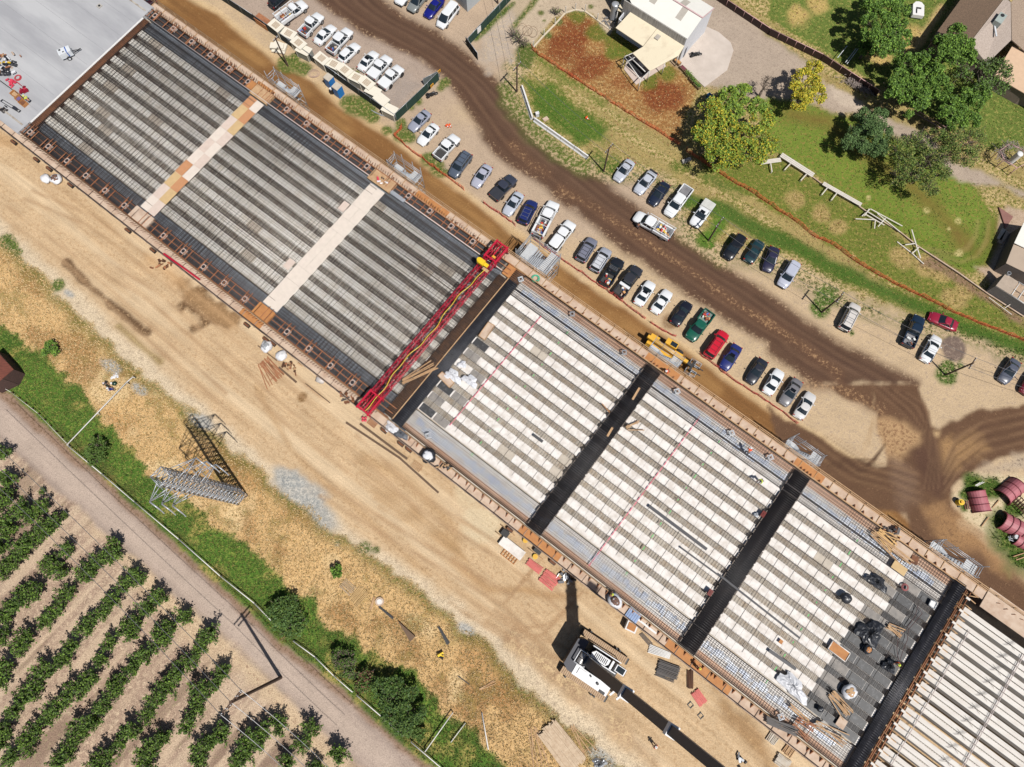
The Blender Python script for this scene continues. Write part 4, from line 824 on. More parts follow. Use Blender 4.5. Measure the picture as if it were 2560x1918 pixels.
def pickup(root, m, L, W, o):
    h = L/2; w = W/2; bl_ = o.get('bed', L*.33); crew = o.get('crew', True); xb = -h+.08+bl_; zr = o.get('hr', 1.82)
    b = MB(); body_loft(b, [(xb+.02, w, .4, 1.06, 1.08), (h-1.5, w, .38, 1.06, 1.1), (h-.9, w*.98, .38, 1.02, 1.09), (h-.35, w*.93, .4, .95, 1.02), (h-.08, w*.86, .42, .84, .88), (h, w*.7, .46, .7, .72)]); b.build('body', m, root)
    cabin(root, m, xb+.06, h-1.3, xb+.22, h-2.0, 1.07, zr, w*.88, w*.74, o.get('sun'), o.get('rack'), (.5,) if crew else (), m_rim)
    if o.get('flat'):                                      # flat or service body
        b = MB(); b.box(xb-bl_/2-.03, 0, .62, bl_, W*1.0, .14)
        bd = b.build('truck_bed', m_grey if 'flatm' not in o else o['flatm'], root)
        for s_ in (-1, 1): MB().box(xb-bl_/2-.03, s_*(w-.13), .76, bl_-.04, .3, .62).build('tool_locker', m, bd)
        MB().box(xb-.12, 0, .76, .08, W-.6, .7).build('headboard', m, bd)
        if o.get('ladder'):
            b = MB()
            for s_ in (-1, 1):
                b.bar((xb+1.6, s_*(w-.1), 1.95), (-h-.1, s_*(w-.1), 1.95), .07)
                for xx in (xb-.1, -h+.1, (xb-h)/2): b.bar((xx, s_*(w-.1), 1.38), (xx, s_*(w-.1), 1.95), .06)
            for xx in (xb, (xb-h)/2, -h): b.bar((xx, -w+.1, 1.96), (xx, w-.1, 1.96), .06)
            b.build('ladder_rack', m, bd)
    else:
        b = MB(); xm = (xb-h)/2+.02; l = bl_
        for s_ in (-1, 1): b.box(xm, s_*(w-.09), .42, l, .17, .66)
        b.box(-h+.08, 0, .42, .12, W-.3, .66); b.box(xb-.02, 0, .42, .1, W-.3, .66); bd = b.build('truck_bed', m, root)
        MB().box(xm, 0, .55, l-.1, W-.32, .1).build('bed_floor', o.get('linm', m_bed), bd)
        if o.get('cover'): MB().box(xm, 0, 1.07, l-.04, W-.1, .05).build('bed_cover', o['cover'], bd)
        if o.get('shell'):
            b = MB(); ring_loft(b, rrect(-h+.06, xb, w*.9, w*.9, 1.06), rrect(-h+.2, xb-.02, w*.78, w*.78, zr-.05)); b.k = 1; ring_loft(b, rrect(-h+.17, xb, w*.8, w*.8, zr-.05), rrect(-h+.3, xb-.1, w*.68, w*.68, zr+.02))
            b.build('bed_shell', [m_glass, m], bd)
        if o.get('box'): MB().box(xb-.32, 0, .85, .45, W-.22, .36).build('tool_box', o['box'], bd)
    ld = o.get('load')
    if ld:
        rg = random.Random(ld); pal = [mat('load_%d' % i, c, .7) for i, c in enumerate([(200, 60, 50), (210, 190, 170), (70, 70, 76), (90, 120, 190), (226, 170, 110), (240, 240, 236), (150, 90, 60), (240, 200, 70)])]
        for _ in range(o.get('nload', 14)):
            b = MB(); b.box(0, 0, 0, rg.uniform(.15, .6), rg.uniform(.1, .4), rg.uniform(.15, .4), rg.uniform(0, 3))
            c = b.build('load_item', rg.choice(pal), bd, (rg.uniform(-h+.3, xb-.4), rg.uniform(-w*.55, w*.55), .66 if not o.get('flat') else .78))
    wheels(root, (h-.95, -h+1.15), w-.1, o.get('wr', .39), .27, rm=o.get('rimm')); lamps(root, h-.16, -h+.03, w, .8, .8); mirrors(root, m if not o.get('bmir') else m_trim, h-1.62, w, 1.12); bumper(root, h-.02, -h-.02, w, m_rim if o.get('chrome') else None); wipers(root, h-1.34, 1.1, w)
def van(root, m, L, W, o):
    h = L/2; w = W/2
    b = MB(); body_loft(b, [(-h, w*.86, .36, .95, 1.0), (-h+.12, w*.96, .28, 1.04, 1.08), (0, w, .25, 1.05, 1.08), (h-1.0, w, .25, 1.0, 1.06), (h-.45, w*.93, .28, .86, .92), (h-.12, w*.8, .32, .68, .72), (h, w*.62, .38, .58, .6)]); b.build('body', m, root)
    cabin(root, m, -h+.1, h-.7, -h+.3, h-1.75, 1.04, 1.76, w*.9, w*.76, False, o.get('rack'), (.25, .52))
    wheels(root, (h-.9, -h+.85), w-.1, .34); lamps(root, h-.2, -h+.04, w, .66, .9); mirrors(root, m, h-1.25, w, 1.05); bumper(root, h-.04, -h+.02, w, m); wipers(root, h-.75, 1.06, w)
KIND = {'s': (sedan, 'car', 1.80, 'sedan_car'), 'u': (suv, 'car', 1.88, 'suv_car'), 'p': (pickup, 'pickup', 1.98, 'pickup_truck'), 'v': (van, 'van', 1.96, 'passenger_van')}
WH = (246, 248, 250); SIL = (190, 194, 204); GRY = (120, 126, 140); BLK = (34, 34, 40)
CARS = [ # kind, colour, front (tile), rear (tile), label, options
 ('u', BLK, (1, 0, 305, -95), (1, 0, 130, 60), 'black SUV cut by the top edge, beside the white service truck', {}),
 ('p', WH, (1, 0, 425, 25), (1, 0, 195, 195), 'white service truck with side lockers and blue bag in its open bed', dict(flat=1, load=3, ladder=1, crew=False, bed=2.7)),
 ('p', WH, (1, 0, 560, 125), (1, 0, 395, 300), 'white pickup with brown boxes in its bed, right beside the service truck', dict(load=5, nload=6)),
 ('s', WH, (1, 0, 670, 220), (1, 0, 520, 370), 'white sedan with black rear window between two white pickups in the compound', {}),
 ('p', WH, (1, 0, 810, 255), (1, 0, 635, 450), 'white crew pickup with blue bin and yellow tray in its bed', dict(load=9, nload=6, bed=1.7)),
 ('s', WH, (1, 0, 870, 385), (1, 0, 735, 515), 'small white hatchback parked nose out beside the crew pickup', dict(hatch=1)),
 ('s', WH, (1, 0, 1030, 450), (1, 0, 905, 595), 'white sedan with dark sunroof, in the compound beside the covered pickup', dict(sun=1)),
 ('p', WH, (1, 0, 1150, 490), (1, 0, 990, 670), 'white pickup with white bed cover in the fenced compound', dict(cover=paint_m(WH))),
 ('p', WH, (1, 0, 1245, 585), (1, 0, 1090, 745), 'white pickup with off-road tyres and white bed cover, nearest the compound corner', dict(cover=paint_m(WH), wr=.46, rimm=m_trim)),
 ('p', WH, (1, 0, 1225, 30), (1, 0, 1370, -150), 'white pickup cut by the top edge, leftmost of the row by the brown road', {}),
 ('u', (140, 144, 142), (1, 0, 1330, 90), (1, 0, 1460, -70), 'greenish grey SUV cut by the top edge beside the bright blue car', dict(rack=1)),
 ('s', (28, 32, 130), (1, 0, 1470, 140), (1, 0, 1600, -15), 'bright blue sedan beside the white passenger van at the top', {}),
 ('v', WH, (1, 0, 1585, 225), (1, 0, 1725, 45), 'white passenger van beside the bright blue sedan, near the grey shed', {}),
 ('s', (164, 168, 184), (1, 0, 1335, 1115), (1, 0, 1485, 965), 'silver grey sedan at the end of the row, nearest the compound corner', {}),
 ('s', WH, (1, 0, 1415, 1235), (1, 0, 1555, 1080), 'white sedan between the silver grey sedan and the black-bed pickup', {}),
 ('p', WH, (1, 0, 1735, 1175), (1, 0, 1560, 1365), 'white pickup with an empty black bed', dict(bmir=1)),
 ('u', (92, 102, 118), (1, 0, 1690, 1520), (1, 0, 1835, 1325), 'slate grey SUV with roof rails beside the black-bed white pickup', dict(rack=1, hr=1.62)),
 ('s', (186, 188, 204), (1, 0, 1885, 1605), (1, 0, 2010, 1430), 'silver sedan between the slate SUV and the dark pickup', {}),
 ('p', (62, 66, 80), (2, 0, 15, 1530), (1, 1, 2050, 50), 'dark grey crew pickup with black covered bed', dict(cover=mat('black_cover', (52, 54, 62), .5), bed=1.6, rimm=m_trim)),
 ('s', (200, 206, 218), (1, 1, 2160, 185), (2, 1, 70, 15), 'pale silver sedan between the dark pickup and the navy wagon', {}),
 ('u', (36, 48, 110), (2, 1, 185, 80), (2, 1, 90, 265), 'navy wagon with silver roof bars beside the white ladder-rack truck', dict(rack=1, rackc=1, hr=1.6)),
 ('p', WH, (2, 1, 370, 85), (2, 1, 215, 385), 'white work truck with ladder rack and red and brown tools in its bed', dict(flat=1, load=21, nload=30, ladder=1, bed=3.0)),
 ('p', WH, (2, 1, 520, 260), (2, 1, 340, 500), 'long white pickup with camper shell', dict(shell=1, bed=2.3)),
 ('u', (130, 132, 148), (2, 1, 700, 410), (2, 1, 590, 585), 'mid grey SUV with roof rails, beside the silver wagon', dict(rack=1, hr=1.6)),
 ('u', (176, 180, 192), (2, 1, 825, 495), (2, 1, 710, 675), 'silver wagon with pale ribbed roof beside the black pickup', dict(rack=1, rackc=1, hr=1.6, roofm=paint_m((214, 216, 222)))),
 ('p', (34, 36, 42), (2, 1, 930, 585), (2, 1, 800, 795), 'black pickup with tools in its bed and rack on its roof', dict(load=31, nload=10, rack=1, bed=2.0)),
 ('p', (54, 54, 60), (2, 1, 1095, 650), (2, 1, 910, 895), 'large charcoal pickup with white tool box across its bed', dict(load=33, nload=9, box=paint_m(WH), bed=2.1)),
 ('s', WH, (2, 1, 1210, 775), (2, 1, 1085, 970), 'white sedan with black sunroof beside the charcoal pickup', dict(sun=1)),
 ('s', WH, (2, 1, 1355, 855), (2, 1, 1230, 1035), 'plain white sedan between the sunroof sedan and the black sedan', {}),
 ('s', (30, 30, 42), (2, 1, 1530, 950), (2, 1, 1400, 1140), 'black sedan beside the green pickup', {}),
 ('p', (22, 96, 76), (2, 1, 1530, 1270), (2, 1, 1710, 1035), 'green pickup with wheels and pipes in its bed', dict(load=41, nload=12, bed=2.1, linm=mat('bed_pale', (120, 140, 132), .7))),
 ('u', (216, 28, 52), (2, 1, 1840, 1205), (2, 1, 1690, 1420), 'bright red SUV with ribbed roof', dict(rack=1, rackm=1, bm=0)),
 ('s', (40, 50, 120), (2, 1, 1825, 1525), (2, 1, 1950, 1325), 'dark blue sedan with sunroof beside the red SUV', dict(sun=1)),
 ('s', (44, 46, 56), (2, 1, 2050, 1640), (2, 1, 2170, 1455), 'charcoal black sedan beside the plain white sedan near the row end', {}),
 ('s', WH, (3, 1, 110, 1540), (3, 1, -10, 1735), 'white sedan between the charcoal sedan and the grey sunroof sedan', {}),
 ('s', (128, 126, 130), (3, 2, 130, 175), (3, 2, 265, -35), 'grey sedan with sunroof, second from the row end by the sand', dict(sun=1)),
 ('s', (226, 224, 222), (3, 2, 385, 80), (3, 2, 255, 290), 'pearl white sedan last in the long row beside the sand', {}),
 ('s', (200, 204, 214), (2, 0, 905, 1550), (2, 0, 1030, 1390), 'silver sedan nearest the wooden pole and white barrier', {}),
 ('s', (206, 210, 220), (2, 0, 1080, 1660), (2, 0, 1225, 1485), 'silver sedan with a black rear spoiler', dict(spoiler=1, dk=1)),
 ('s', (34, 42, 62), (2, 1, 1205, 105), (2, 1, 1335, -75), 'navy black sedan between the spoiler sedan and the white pickup', {}),
 ('p', WH, (2, 1, 1345, 200), (2, 1, 1525, -40), 'white pickup with grey open bed at the grass edge', dict(linm=m_grey, chrome=1, bed=2.0)),
 ('p', WH, (2, 1, 1570, 285), (2, 1, 1710, 90), 'small old white pickup with rear box cover standing on the grass', dict(sun=1, crew=False, cover=mat('pale_cover', (214, 214, 208), .6), bed=1.8)),
 ('p', WH, (2, 1, 1060, 200), (2, 1, 1375, 385), 'white service truck with open door standing on the brown road', dict(flat=1, load=51, nload=26, ladder=1, bed=2.9, flatm=m_rim)),
 ('u', (26, 28, 34), (2, 1, 1850, 570), (2, 1, 1985, 385), 'black SUV leftmost of the dark trio beside the grass', {}),
 ('s', (32, 62, 68), (2, 1, 2150, 420), (2, 1, 2035, 600), 'dark teal sedan in the middle of the dark trio', {}),
 ('s', (48, 46, 72), (3, 1, -10, 680), (3, 1, 60, 480), 'purple black sedan rightmost of the dark trio, by the silver SUV', {}),
 ('u', (196, 200, 216), (3, 1, 115, 815), (3, 1, 240, 610), 'silver SUV beside the purple black sedan', dict(hr=1.66)),
 ('u', (226, 220, 214), (3, 1, 765, 965), (3, 1, 650, 1190), 'pearl white SUV alone between two wooden poles', dict(rack=1, rackc=1)),
 ('p', (24, 44, 66), (3, 1, 1310, 1070), (3, 1, 1200, 1330), 'dark blue pickup with grey load beside the maroon car', dict(load=61, nload=5, bed=2.0, linm=m_grey)),
 ('s', (168, 36, 64), (3, 1, 1400, 1065), (3, 1, 1630, 1165), 'maroon sedan parked sideways on the grass edge', {}),
 ('s', WH, (3, 1, 1470, 1245), (3, 1, 1350, 1460), 'white sedan beside the grey ash circle', {}),
 ('s', (94, 98, 112), (3, 1, 2025, 1635), (3, 1, 2145, 1455), 'dark silver sedan near the right edge', {}),
 ('s', (120, 24, 40), (3, 1, 2215, 1730), (3, 1, 2330, 1560), 'dark red sedan cut by the right edge', {}),
 ('s', (52, 20, 26), (0, 0, 1215, -135), (0, 0, 1320, 35), 'dark maroon car at the top edge beside the bridge walkway', {}),
]
for kd, rgb, f_, r_, lab, o in CARS:
    fn, cat_, W_, nm = KIND[kd]
    z = .75; a = T(*f_, z); c = T(*r_, z); L_ = math.hypot(a[0]-c[0], a[1]-c[1])
    L_ = {'s': min(max(L_, 4.3), 4.95), 'u': min(max(L_, 4.4), 5.1), 'p': min(max(L_, 5.0), 6.6), 'v': 5.1}[kd]
    if o.get('flat'): W_ = 2.1
    root = thing(nm, lab, cat_, ((a[0]+c[0])/2, (a[1]+c[1])/2, .02), math.atan2(a[1]-c[1], a[0]-c[0]), 'parked vehicles' if 'road' not in lab or 'brown road' not in lab else None)
    fn(root, paint_m(rgb), L_, W_, o)
# telehandler (yellow) beside the stair tower
a = T(2, 1, 1225, 1290, 2); c = T(2, 1, 1440, 1420, 2)
hd = math.atan2(c[1]-a[1], c[0]-a[0]); th = thing('telehandler', 'yellow telehandler with long boom and grey fork load, beside the deck edge', 'telehandler', ((a[0]+c[0])/2, (a[1]+c[1])/2, 0), hd)
m_ty = mat('machine_yellow', (240, 182, 52), .45, var=.06)
b = MB(); b.box(-.2, .1, .7, 5.6, 1.5, .6); b.box(-2.3, .1, .9, 1.4, 2.1, .7); b.box(.4, -.75, .9, 2.6, .75, .7); b.build('chassis', m_ty, th)
b = MB(); b.bar((-3.3, .0, 2.5), (3.6, -.1, 2.0), .5, .5); b.bar((-2.9, 0, 2.5), (-2.6, .0, 1.3), .4, .4); bo = b.build('boom', m_ty, th)
b = MB(); b.bar((3.4, -.1, 2.0), (4.4, -.1, 1.5), .42, .42); b.box(4.5, 0, .9, .3, 1.7, .9); b.build('boom_head', m_trim, bo)
b = MB()
for s_ in (-.45, .45): b.box(5.4, s_, .85, 1.8, .14, .08)
b.build('fork', m_trim, bo)
b = MB(); b.box(.3, 1.05, 1.0, 1.9, .95, 1.45); cb = b.build('cab', m_ty, th); MB().box(.6, 1.05, 2.45, 1.0, .7, .02).build('roof_window', m_glass, cb)
for x in (-1.9, 1.9):
    for s_ in (-1, 1): w_ = MB().wheel(x, s_*1.05+.1, .6, .6, .42, (0, 1, 0), 18).build('tyre', m_tyre, th); MB().wheel(x, s_*1.07+.1, .6, .3, .42, (0, 1, 0), 12).build('rim', m_ty, w_)
fk = thing('steel_frame_load', 'grey steel frames lying on the forks of the yellow telehandler', 'steel frames', (*T(2, 1, 1545, 1545), .9), hd)
segs = []
for s_ in (-.8, .8):
    for z in (.2, .8): segs += [((-.9, s_-.35, z), (.7, s_-.35, z)), ((-.9, s_+.35, z), (.7, s_+.35, z))]
    for x in (-.9, -.1, .7): segs += [((x, s_-.35, .2), (x, s_+.35, .8)), ((x, s_+.35, .2), (x, s_-.35, .8)), ((x, s_-.35, .2), (x, s_-.35, .8)), ((x, s_+.35, .2), (x, s_+.35, .8))]
bars_mesh('scaffold_frame', segs, .07, .07, m_galv, fk)
# crawler crane
P0 = T(2, 3, 720, 790, 2.5); hx = T(2, 3, 1000, 980, 2.5); hc = math.atan2(hx[1]-P0[1], hx[0]-P0[0])
cr = thing('crawler_crane', 'white crawler crane with black telescopic boom rising over the dirt road', 'crane', (P0[0], P0[1], 0), hc)
m_track = mat('dusty_track', (208, 178, 146), .9, rgb2=(180, 148, 116), sc=3); m_cw = mat('counterweight', (44, 44, 58), .5, var=.1); m_cwh = mat('crane_white', (244, 244, 246), .35, var=.03)
m_boom = mat('boom_black', (66, 72, 88), .4, var=.06)
for s_ in (-1, 1):
    tr = MB(); pr = [(-3.7, .55), (-3.5, 1.05), (-3.1, 1.15), (3.1, 1.15), (3.5, 1.05), (3.7, .55), (3.4, .1), (3.0, 0), (-3.0, 0), (-3.4, .1)]
    yc = s_*2.75; n = len(pr); vs = [(x, yc-.45, z) for x, z in pr]+[(x, yc+.45, z) for x, z in pr]
    tr.add(vs, [(i, n+i, n+(i+1) % n, (i+1) % n) for i in range(n)]+[tuple(range(n)), tuple(range(2*n-1, n-1, -1))]); o_ = tr.build('crawler_track', m_trim, cr)
    b = MB()
    for x in np.arange(-3.3, 3.35, .27): b.box(x, yc, 1.14, .23, .9, .06)
    b.build('track_shoe', m_track, o_)
    b = MB(); 
    for x in (-2.4, 1.6, 2.1): b.box(x, yc+s_*.6, .3, .25, .3, .3)
    b.build('step', m_trim, o_)
b = MB(); b.box(0, 0, .5, 2.6, 5, .6); b.cyl(0, 0, 1.1, 1.2, .35, 20); b.build('undercarriage', m_trim, cr)
b = MB(); b.box(-.3, -.15, 1.45, 6.4, 2.6, .5); b.build('turntable', m_trim, cr)
b = MB(); b.poly([(-3.9, -1.8), (-3.1, -2.25), (-2.5, -2.25), (-2.5, 2.25), (-3.1, 2.25), (-3.9, 1.8)], 1.5, 3.9); b.build('counterweight', m_cw, cr)
b = MB(); b.box(.3, -1.7, 1.5, 5.2, 1.35, 1.5); b.box(-1.2, -1.6, 3.0, 1.1, .8, .12); hb = b.build('engine_housing', m_cwh, cr)
b = MB(); b.box(2.2, -2.2, 2.6, .8, .35, .5); b.cyl(1.2, -1.6, 3.0, .18, .2, 10); b.cyl(.0, -1.3, 3.0, .12, .25, 10); b.build('exhaust', m_trim, hb)
b = MB(); b.poly([(-1.2, .75), (1.0, .75), (1.3, 1.1), (1.3, 1.75), (-.9, 1.75), (-1.3, 1.3)], 1.9, 2.55)
w_ = b.build('platform', m_cwh, cr); b = MB()
for i in range(8): b.box(-.75+i*.24, 1.25, 2.55, .1, .7, .04)
b.build('grille', m_trim, w_)
b = MB(); b.box(2.9, 1.4, 1.3, 1.5, 1.0, 1.7, 0, .92); cb = b.build('operator_cab', m_cwh, cr); b = MB(); b.box(2.9, 1.4, 3.0, 1.1, .75, .03); b.box(3.66, 1.4, 1.7, .04, .9, 1.1); b.build('cab_window', m_glass, cb)
b = MB(); b.wheel(-2.3, -.35, 4.2, .5, .62, (0, 1, 0)); b.wheel(-2.3, .35, 4.2, .5, .62, (0, 1, 0)); wn = b.build('winch_drum', m_stl, cr)
segs = [((-3.0, s_*.85, 4.6), (-1.5, s_*.85, 4.6)) for s_ in (-1, 1)]+[((-3.0, -.85, 4.6), (-3.0, .85, 4.6)), ((-1.6, -.85, 4.6), (-1.6, .85, 4.6))]+[((x, s_*.85, 3.0), (x, s_*.85, 4.6)) for x in (-3, -1.6) for s_ in (-1, 1)]
bars_mesh('winch_frame', segs, .12, .12, m_cwh, cr)
b = MB()
for y_ in (2.1, .55): b.bar((-1.6, y_, 2.7), (2.6, y_+.1, 2.7), .12); b.bar((-1.6, y_, 1.9), (-1.6, y_, 2.7), .08); b.bar((2.6, y_, 1.9), (2.6, y_+.1, 2.7), .08)
b.box(1.7, 1.3, 2.3, .3, 1.2, .3); b.build('handrail', m_cwh, cr)
b = MB()
for x in (3.9, 4.9): b.bar((x, -1.0, 1.6), (x-.4, -2.0, 1.6), .24, .4)
b.build('boom_foot_arm', m_cwh, cr)
# boom: rises out of the picture; direction solved from its look and its shadow
bd_ = Vector((.349, -.223, 1.0)); c_, s__ = cos(-hc), sin(-hc); bdl = Vector((bd_.x*c_-bd_.y*s__, bd_.x*s__+bd_.y*c_, 1.0))
base = Vector((-2.0, 0, 2.6)); secs = [(0, 11, 1.25, 1.25), (11, 20, 1.12, 1.14), (20, 29, 1.0, 1.02), (29, 38, .9, .92), (38, 44, .8, .82)]
for i, (s0, s1, w_, h_) in enumerate(secs):
    b = MB(); b.bar(base+bdl*s0, base+bdl*s1, w_, h_); bs = b.build('boom_section', m_boom, cr)
    if i: b = MB(); p_ = base+bdl*s0; b.bar(p_-bdl*.2, p_+bdl*.25, w_*1.35, h_*1.3); b.build('boom_collar', m_cwh if i < 4 else m_boom, bs)
b = MB(); b.bar((1.6, 0, 1.9), base+bdl*8, .45, n=10); b.build('lift_cylinder', m_stl, cr)
b = MB(); p_ = base+bdl*44; b.box(p_.x, p_.y, p_.z-.4, 1.1, .9, 1.1); b.build('boom_tip', m_trim, cr)
# white and blue generator trailer on the old slab
a = T(0, 0, 520, 490, 8); c = T(0, 0, 650, 440, 8)
p1 = T(0, 0, 585, 465, 7.6); gt = thing('generator_trailer', 'white and blue generator trailer standing alone on the pale slab', 'trailer', (p1[0], p1[1], 7.05), radians(28))
b = MB(); b.box(-.15, 0, .45, 1.9, 1.15, .95); gb = b.build('housing', mat('gen_white', (232, 236, 240), .4), gt)
b = MB(); b.box(.15, 0, 1.402, .16, 1.16, .006); b.box(.15, -.577, .5, .16, .006, .85); b.build('blue_stripe', mat('gen_blue', (58, 104, 190), .4), gb)
b = MB(); b.box(-.7, .3, 1.4, .28, .22, .1); b.box(-.3, -.25, 1.4, .25, .15, .06); b.build('vent', m_trim, gb)
b = MB(); b.bar((.8, .3, .5), (1.75, 0, .5), .08); b.bar((.8, -.3, .5), (1.75, 0, .5), .08); b.bar((1.75, 0, .5), (2.1, 0, .55), .12); b.build('drawbar', m_trim, gt)
for s_ in (-1, 1): w_ = MB().wheel(-.1, s_*.72, .33, .33, .2, (0, 1, 0)).build('tyre', m_tyre, gt); MB().wheel(-.1, s_*.735, .33, .18, .2, (0, 1, 0)).build('rim', m_hl, w_)
# motorcycles
def moto(p, hd, lab):
    r = thing('motorcycle', lab, 'motorcycle', (*p, 0), hd)
    for x in (-.72, .72): w_ = MB().wheel(x, 0, .32, .32, .14, (0, 1, 0)).build('tyre', m_tyre, r); MB().wheel(x, 0, .32, .18, .15, (0, 1, 0)).build('rim', m_rim, w_)
    b = MB(); b.bar((-.72, 0, .32), (0, 0, .75), .16); b.bar((0, 0, .4), (.72, 0, .32), .1); b.box(0, 0, .3, .5, .34, .4); b.bar((.72, 0, .32), (.45, 0, .95), .1); b.build('frame', m_trim, r)
    b = MB(); b.blob((.2, 0, .85), (.3, .17, .14), 1, amp=.02); b.build('fuel_tank', paint_m(BLK), r)
    b = MB(); b.box(-.3, 0, .78, .6, .3, .1); b.box(-.7, .28, .5, .42, .22, .3); b.box(-.7, -.28, .5, .42, .22, .3); b.build('seat', m_trim, r)
    b = MB(); b.bar((.45, -.4, 1.0), (.45, .4, 1.0), .05); b.build('handlebar', m_rim, r)
moto(T(1, 0, 1520, 815, .5), radians(25), 'black motorcycle parked outside the green compound fence')
moto(T(2, 0, 1590, 470, .5), radians(12), 'black motorcycle standing on the pale concrete pad')
# ---------------------------------------------------------------- trees and shrubs
def leafmesh(name, P, size, mats_, parent, up=.35):
    n = len(P); d = RNG.normal(size=(n, 3)); d[:, 2] = np.abs(d[:, 2])+up; d /= np.linalg.norm(d, axis=1)[:, None]
    a = np.cross(d, RNG.normal(size=(n, 3))); a /= np.linalg.norm(a, axis=1)[:, None]; b = np.cross(d, a)
    s = size*(.55+RNG.random((n, 1))*.9); l = s*(.6+.6*RNG.random((n, 1)))
    V = np.stack([P-a*s*.5, P-b*l*.5+a*s*.1, P+a*s*.5, P+b*l*.5-a*s*.1], 1).reshape(-1, 3)
    me = npmesh(name, V, np.arange(4*n).reshape(-1, 4), mats_); me.polygons.foreach_set('material_index', RNG.integers(0, len(mats_), n).astype(np.int32))
    return link(name, me, parent)
def cloud(blobs, n, fill=.5):
    B_ = np.array(blobs, float); w = B_[:, 3]**2; k = RNG.choice(len(B_), n, p=w/w.sum()); d = RNG.normal(size=(n, 3)); d /= np.linalg.norm(d, axis=1)[:, None]
    # clumps on every blob
    cl = RNG.normal(size=(len(B_)*14, 3)); cl /= np.linalg.norm(cl, axis=1)[:, None]; c = cl[k*14+RNG.integers(0, 14, n)]
    c[:, 2] = np.abs(c[:, 2])*.9-.15
    r = B_[k, 3:4]; P = B_[k, :3]+c*r*.72+d*r*.34*(fill+RNG.random((n, 1))*(1-fill))
    P[:, 2] = np.maximum(P[:, 2], .25); return P
def tree(nm, label, pts, zc, r, n, size, mats_, sparse=0, hz=.8, group=None, trunk=.22):
    bl = []; 
    for q in pts:
        x, y = T(*q[:4], zc+(q[4] if len(q) > 4 else 0)); bl.append((x, y, zc+(q[4] if len(q) > 4 else 0), r*random.uniform(.85, 1.15)))
    cx = sum(b[0] for b in bl)/len(bl); cy = sum(b[1] for b in bl)/len(bl)
    root = thing(nm, label, 'tree' if zc > 1.6 else 'bush', (cx, cy, 0), 0, group)
    loc = [(b[0]-cx, b[1]-cy, b[2], b[3]) for b in bl]
    b = MB(); b.bar((0, 0, -.1), (0, 0, zc*.45), trunk*2, n=7)
    for q in loc:
        m_ = (q[0]*.45, q[1]*.45, zc*.75); b.bar((0, 0, zc*.4), m_, trunk*.9, n=5); b.bar(m_, (q[0], q[1], q[2]), trunk*.5, n=5)
        for _ in range(5+sparse): e = (q[0]+random.uniform(-1, 1)*q[3]*.85, q[1]+random.uniform(-1, 1)*q[3]*.85, q[2]+random.uniform(-.3, .85)*q[3]); b.bar((q[0], q[1], q[2]-.3*q[3]), e, trunk*.2, n=4)
    b.build('trunk', m_bark, root)
    leafmesh('crown', cloud(loc, n), size, mats_, root); return root
m_bark = mat('bark', (118, 104, 92), .95, var=.25, sc=6)
fol = lambda n_, c: mat('leaf_'+n_, c, .75, var=.18, sc=.8)
Gd = [fol('deep', (78, 112, 34)), fol('mid', (102, 142, 44)), fol('light', (132, 170, 58))]
Gy = [fol('yellow', (222, 202, 52)), fol('gold', (190, 172, 52)), fol('lime', (158, 178, 52))]
Go = [fol('olive', (124, 146, 56)), fol('olive2', (98, 122, 46)), fol('olive3', (156, 156, 78))]
Gc = [fol('conifer', (92, 124, 64)), fol('conifer2', (74, 104, 50)), fol('conifer3', (114, 144, 78))]
q_ = lambda c, r, *P: [(c, r, *p) for p in P]
tree('broadleaf_tree', 'largest yellow and green tree at the corner of the red-brown field', q_(2, 0, (1720, 950), (1690, 1090), (1850, 1130), (1700, 1260), (1880, 1290), (1980, 1150), (1800, 1000), (1900, 1380), (2120, 1180), (2160, 1040), (1760, 1380), (2010, 1290), (2200, 1250), (2100, 1330), (1640, 1170)), 5.2, 2.1, 26000, .22, [Gy[0], Gy[1], Gy[2], Gy[2], Gd[1], Gd[2], Go[0]])
tree('broadleaf_tree', 'light green tree behind the largest yellow tree', q_(2, 0, (1880, 840), (1990, 800), (2010, 920), (1900, 950), (2120, 920)), 5.4, 1.8, 9000, .21, [Gy[2], Gd[2], fol('fresh', (128, 158, 66))])
tree('broadleaf_tree', 'bright yellow tree beside the grey yard, smaller of the two yellow ones', q_(3, 0, (390, 590), (300, 670), (240, 760), (400, 720), (330, 820), (420, 820), (270, 880)), 4.6, 1.55, 10500, .2, [Gy[0], Gy[1], Gy[0], Gy[2]])
tree('round_tree', 'dense dark green round tree standing on the mown lawn', q_(3, 0, (960, 1010), (830, 1020), (880, 1130), (760, 1160), (990, 1150), (690, 1230), (930, 1250), (820, 1290), (960, 1290), (880, 1090, 1.4)), 3.6, 1.75, 22000, .17, Gc)
tree('broadleaf_tree', 'tall green tree in the meadow left of the white boat', q_(3, 0, (900, 40), (1040, 60), (1150, 90), (870, 190), (1000, 180), (1120, 220), (900, 300), (1030, 320), (1140, 330), (980, 420), (1090, 400), (1090, -40)), 5.6, 1.75, 22000, .23, Gd)
tree('broadleaf_tree', 'small green bushy tree beside the pale steel frame in the meadow', q_(3, 0, (840, 400), (860, 440)), 2.4, 1.3, 1400, .25, Gd)
tree('broadleaf_tree', 'wide dark green tree beside the end of the dark corrugated fence', q_(3, 0, (1180, 530), (1320, 520), (1440, 620), (1120, 680), (1270, 660), (1400, 760), (1160, 820), (1300, 850), (1230, 750), (1480, 760), (1080, 760)), 5.4, 1.85, 24000, .23, Gd)
tree('broadleaf_tree', 'green tree rising against the brown tiled roof', q_(3, 0, (1630, 290), (1530, 370), (1680, 390), (1600, 480), (1490, 470), (1700, 480)), 6.0, 1.8, 13000, .22, Gd)
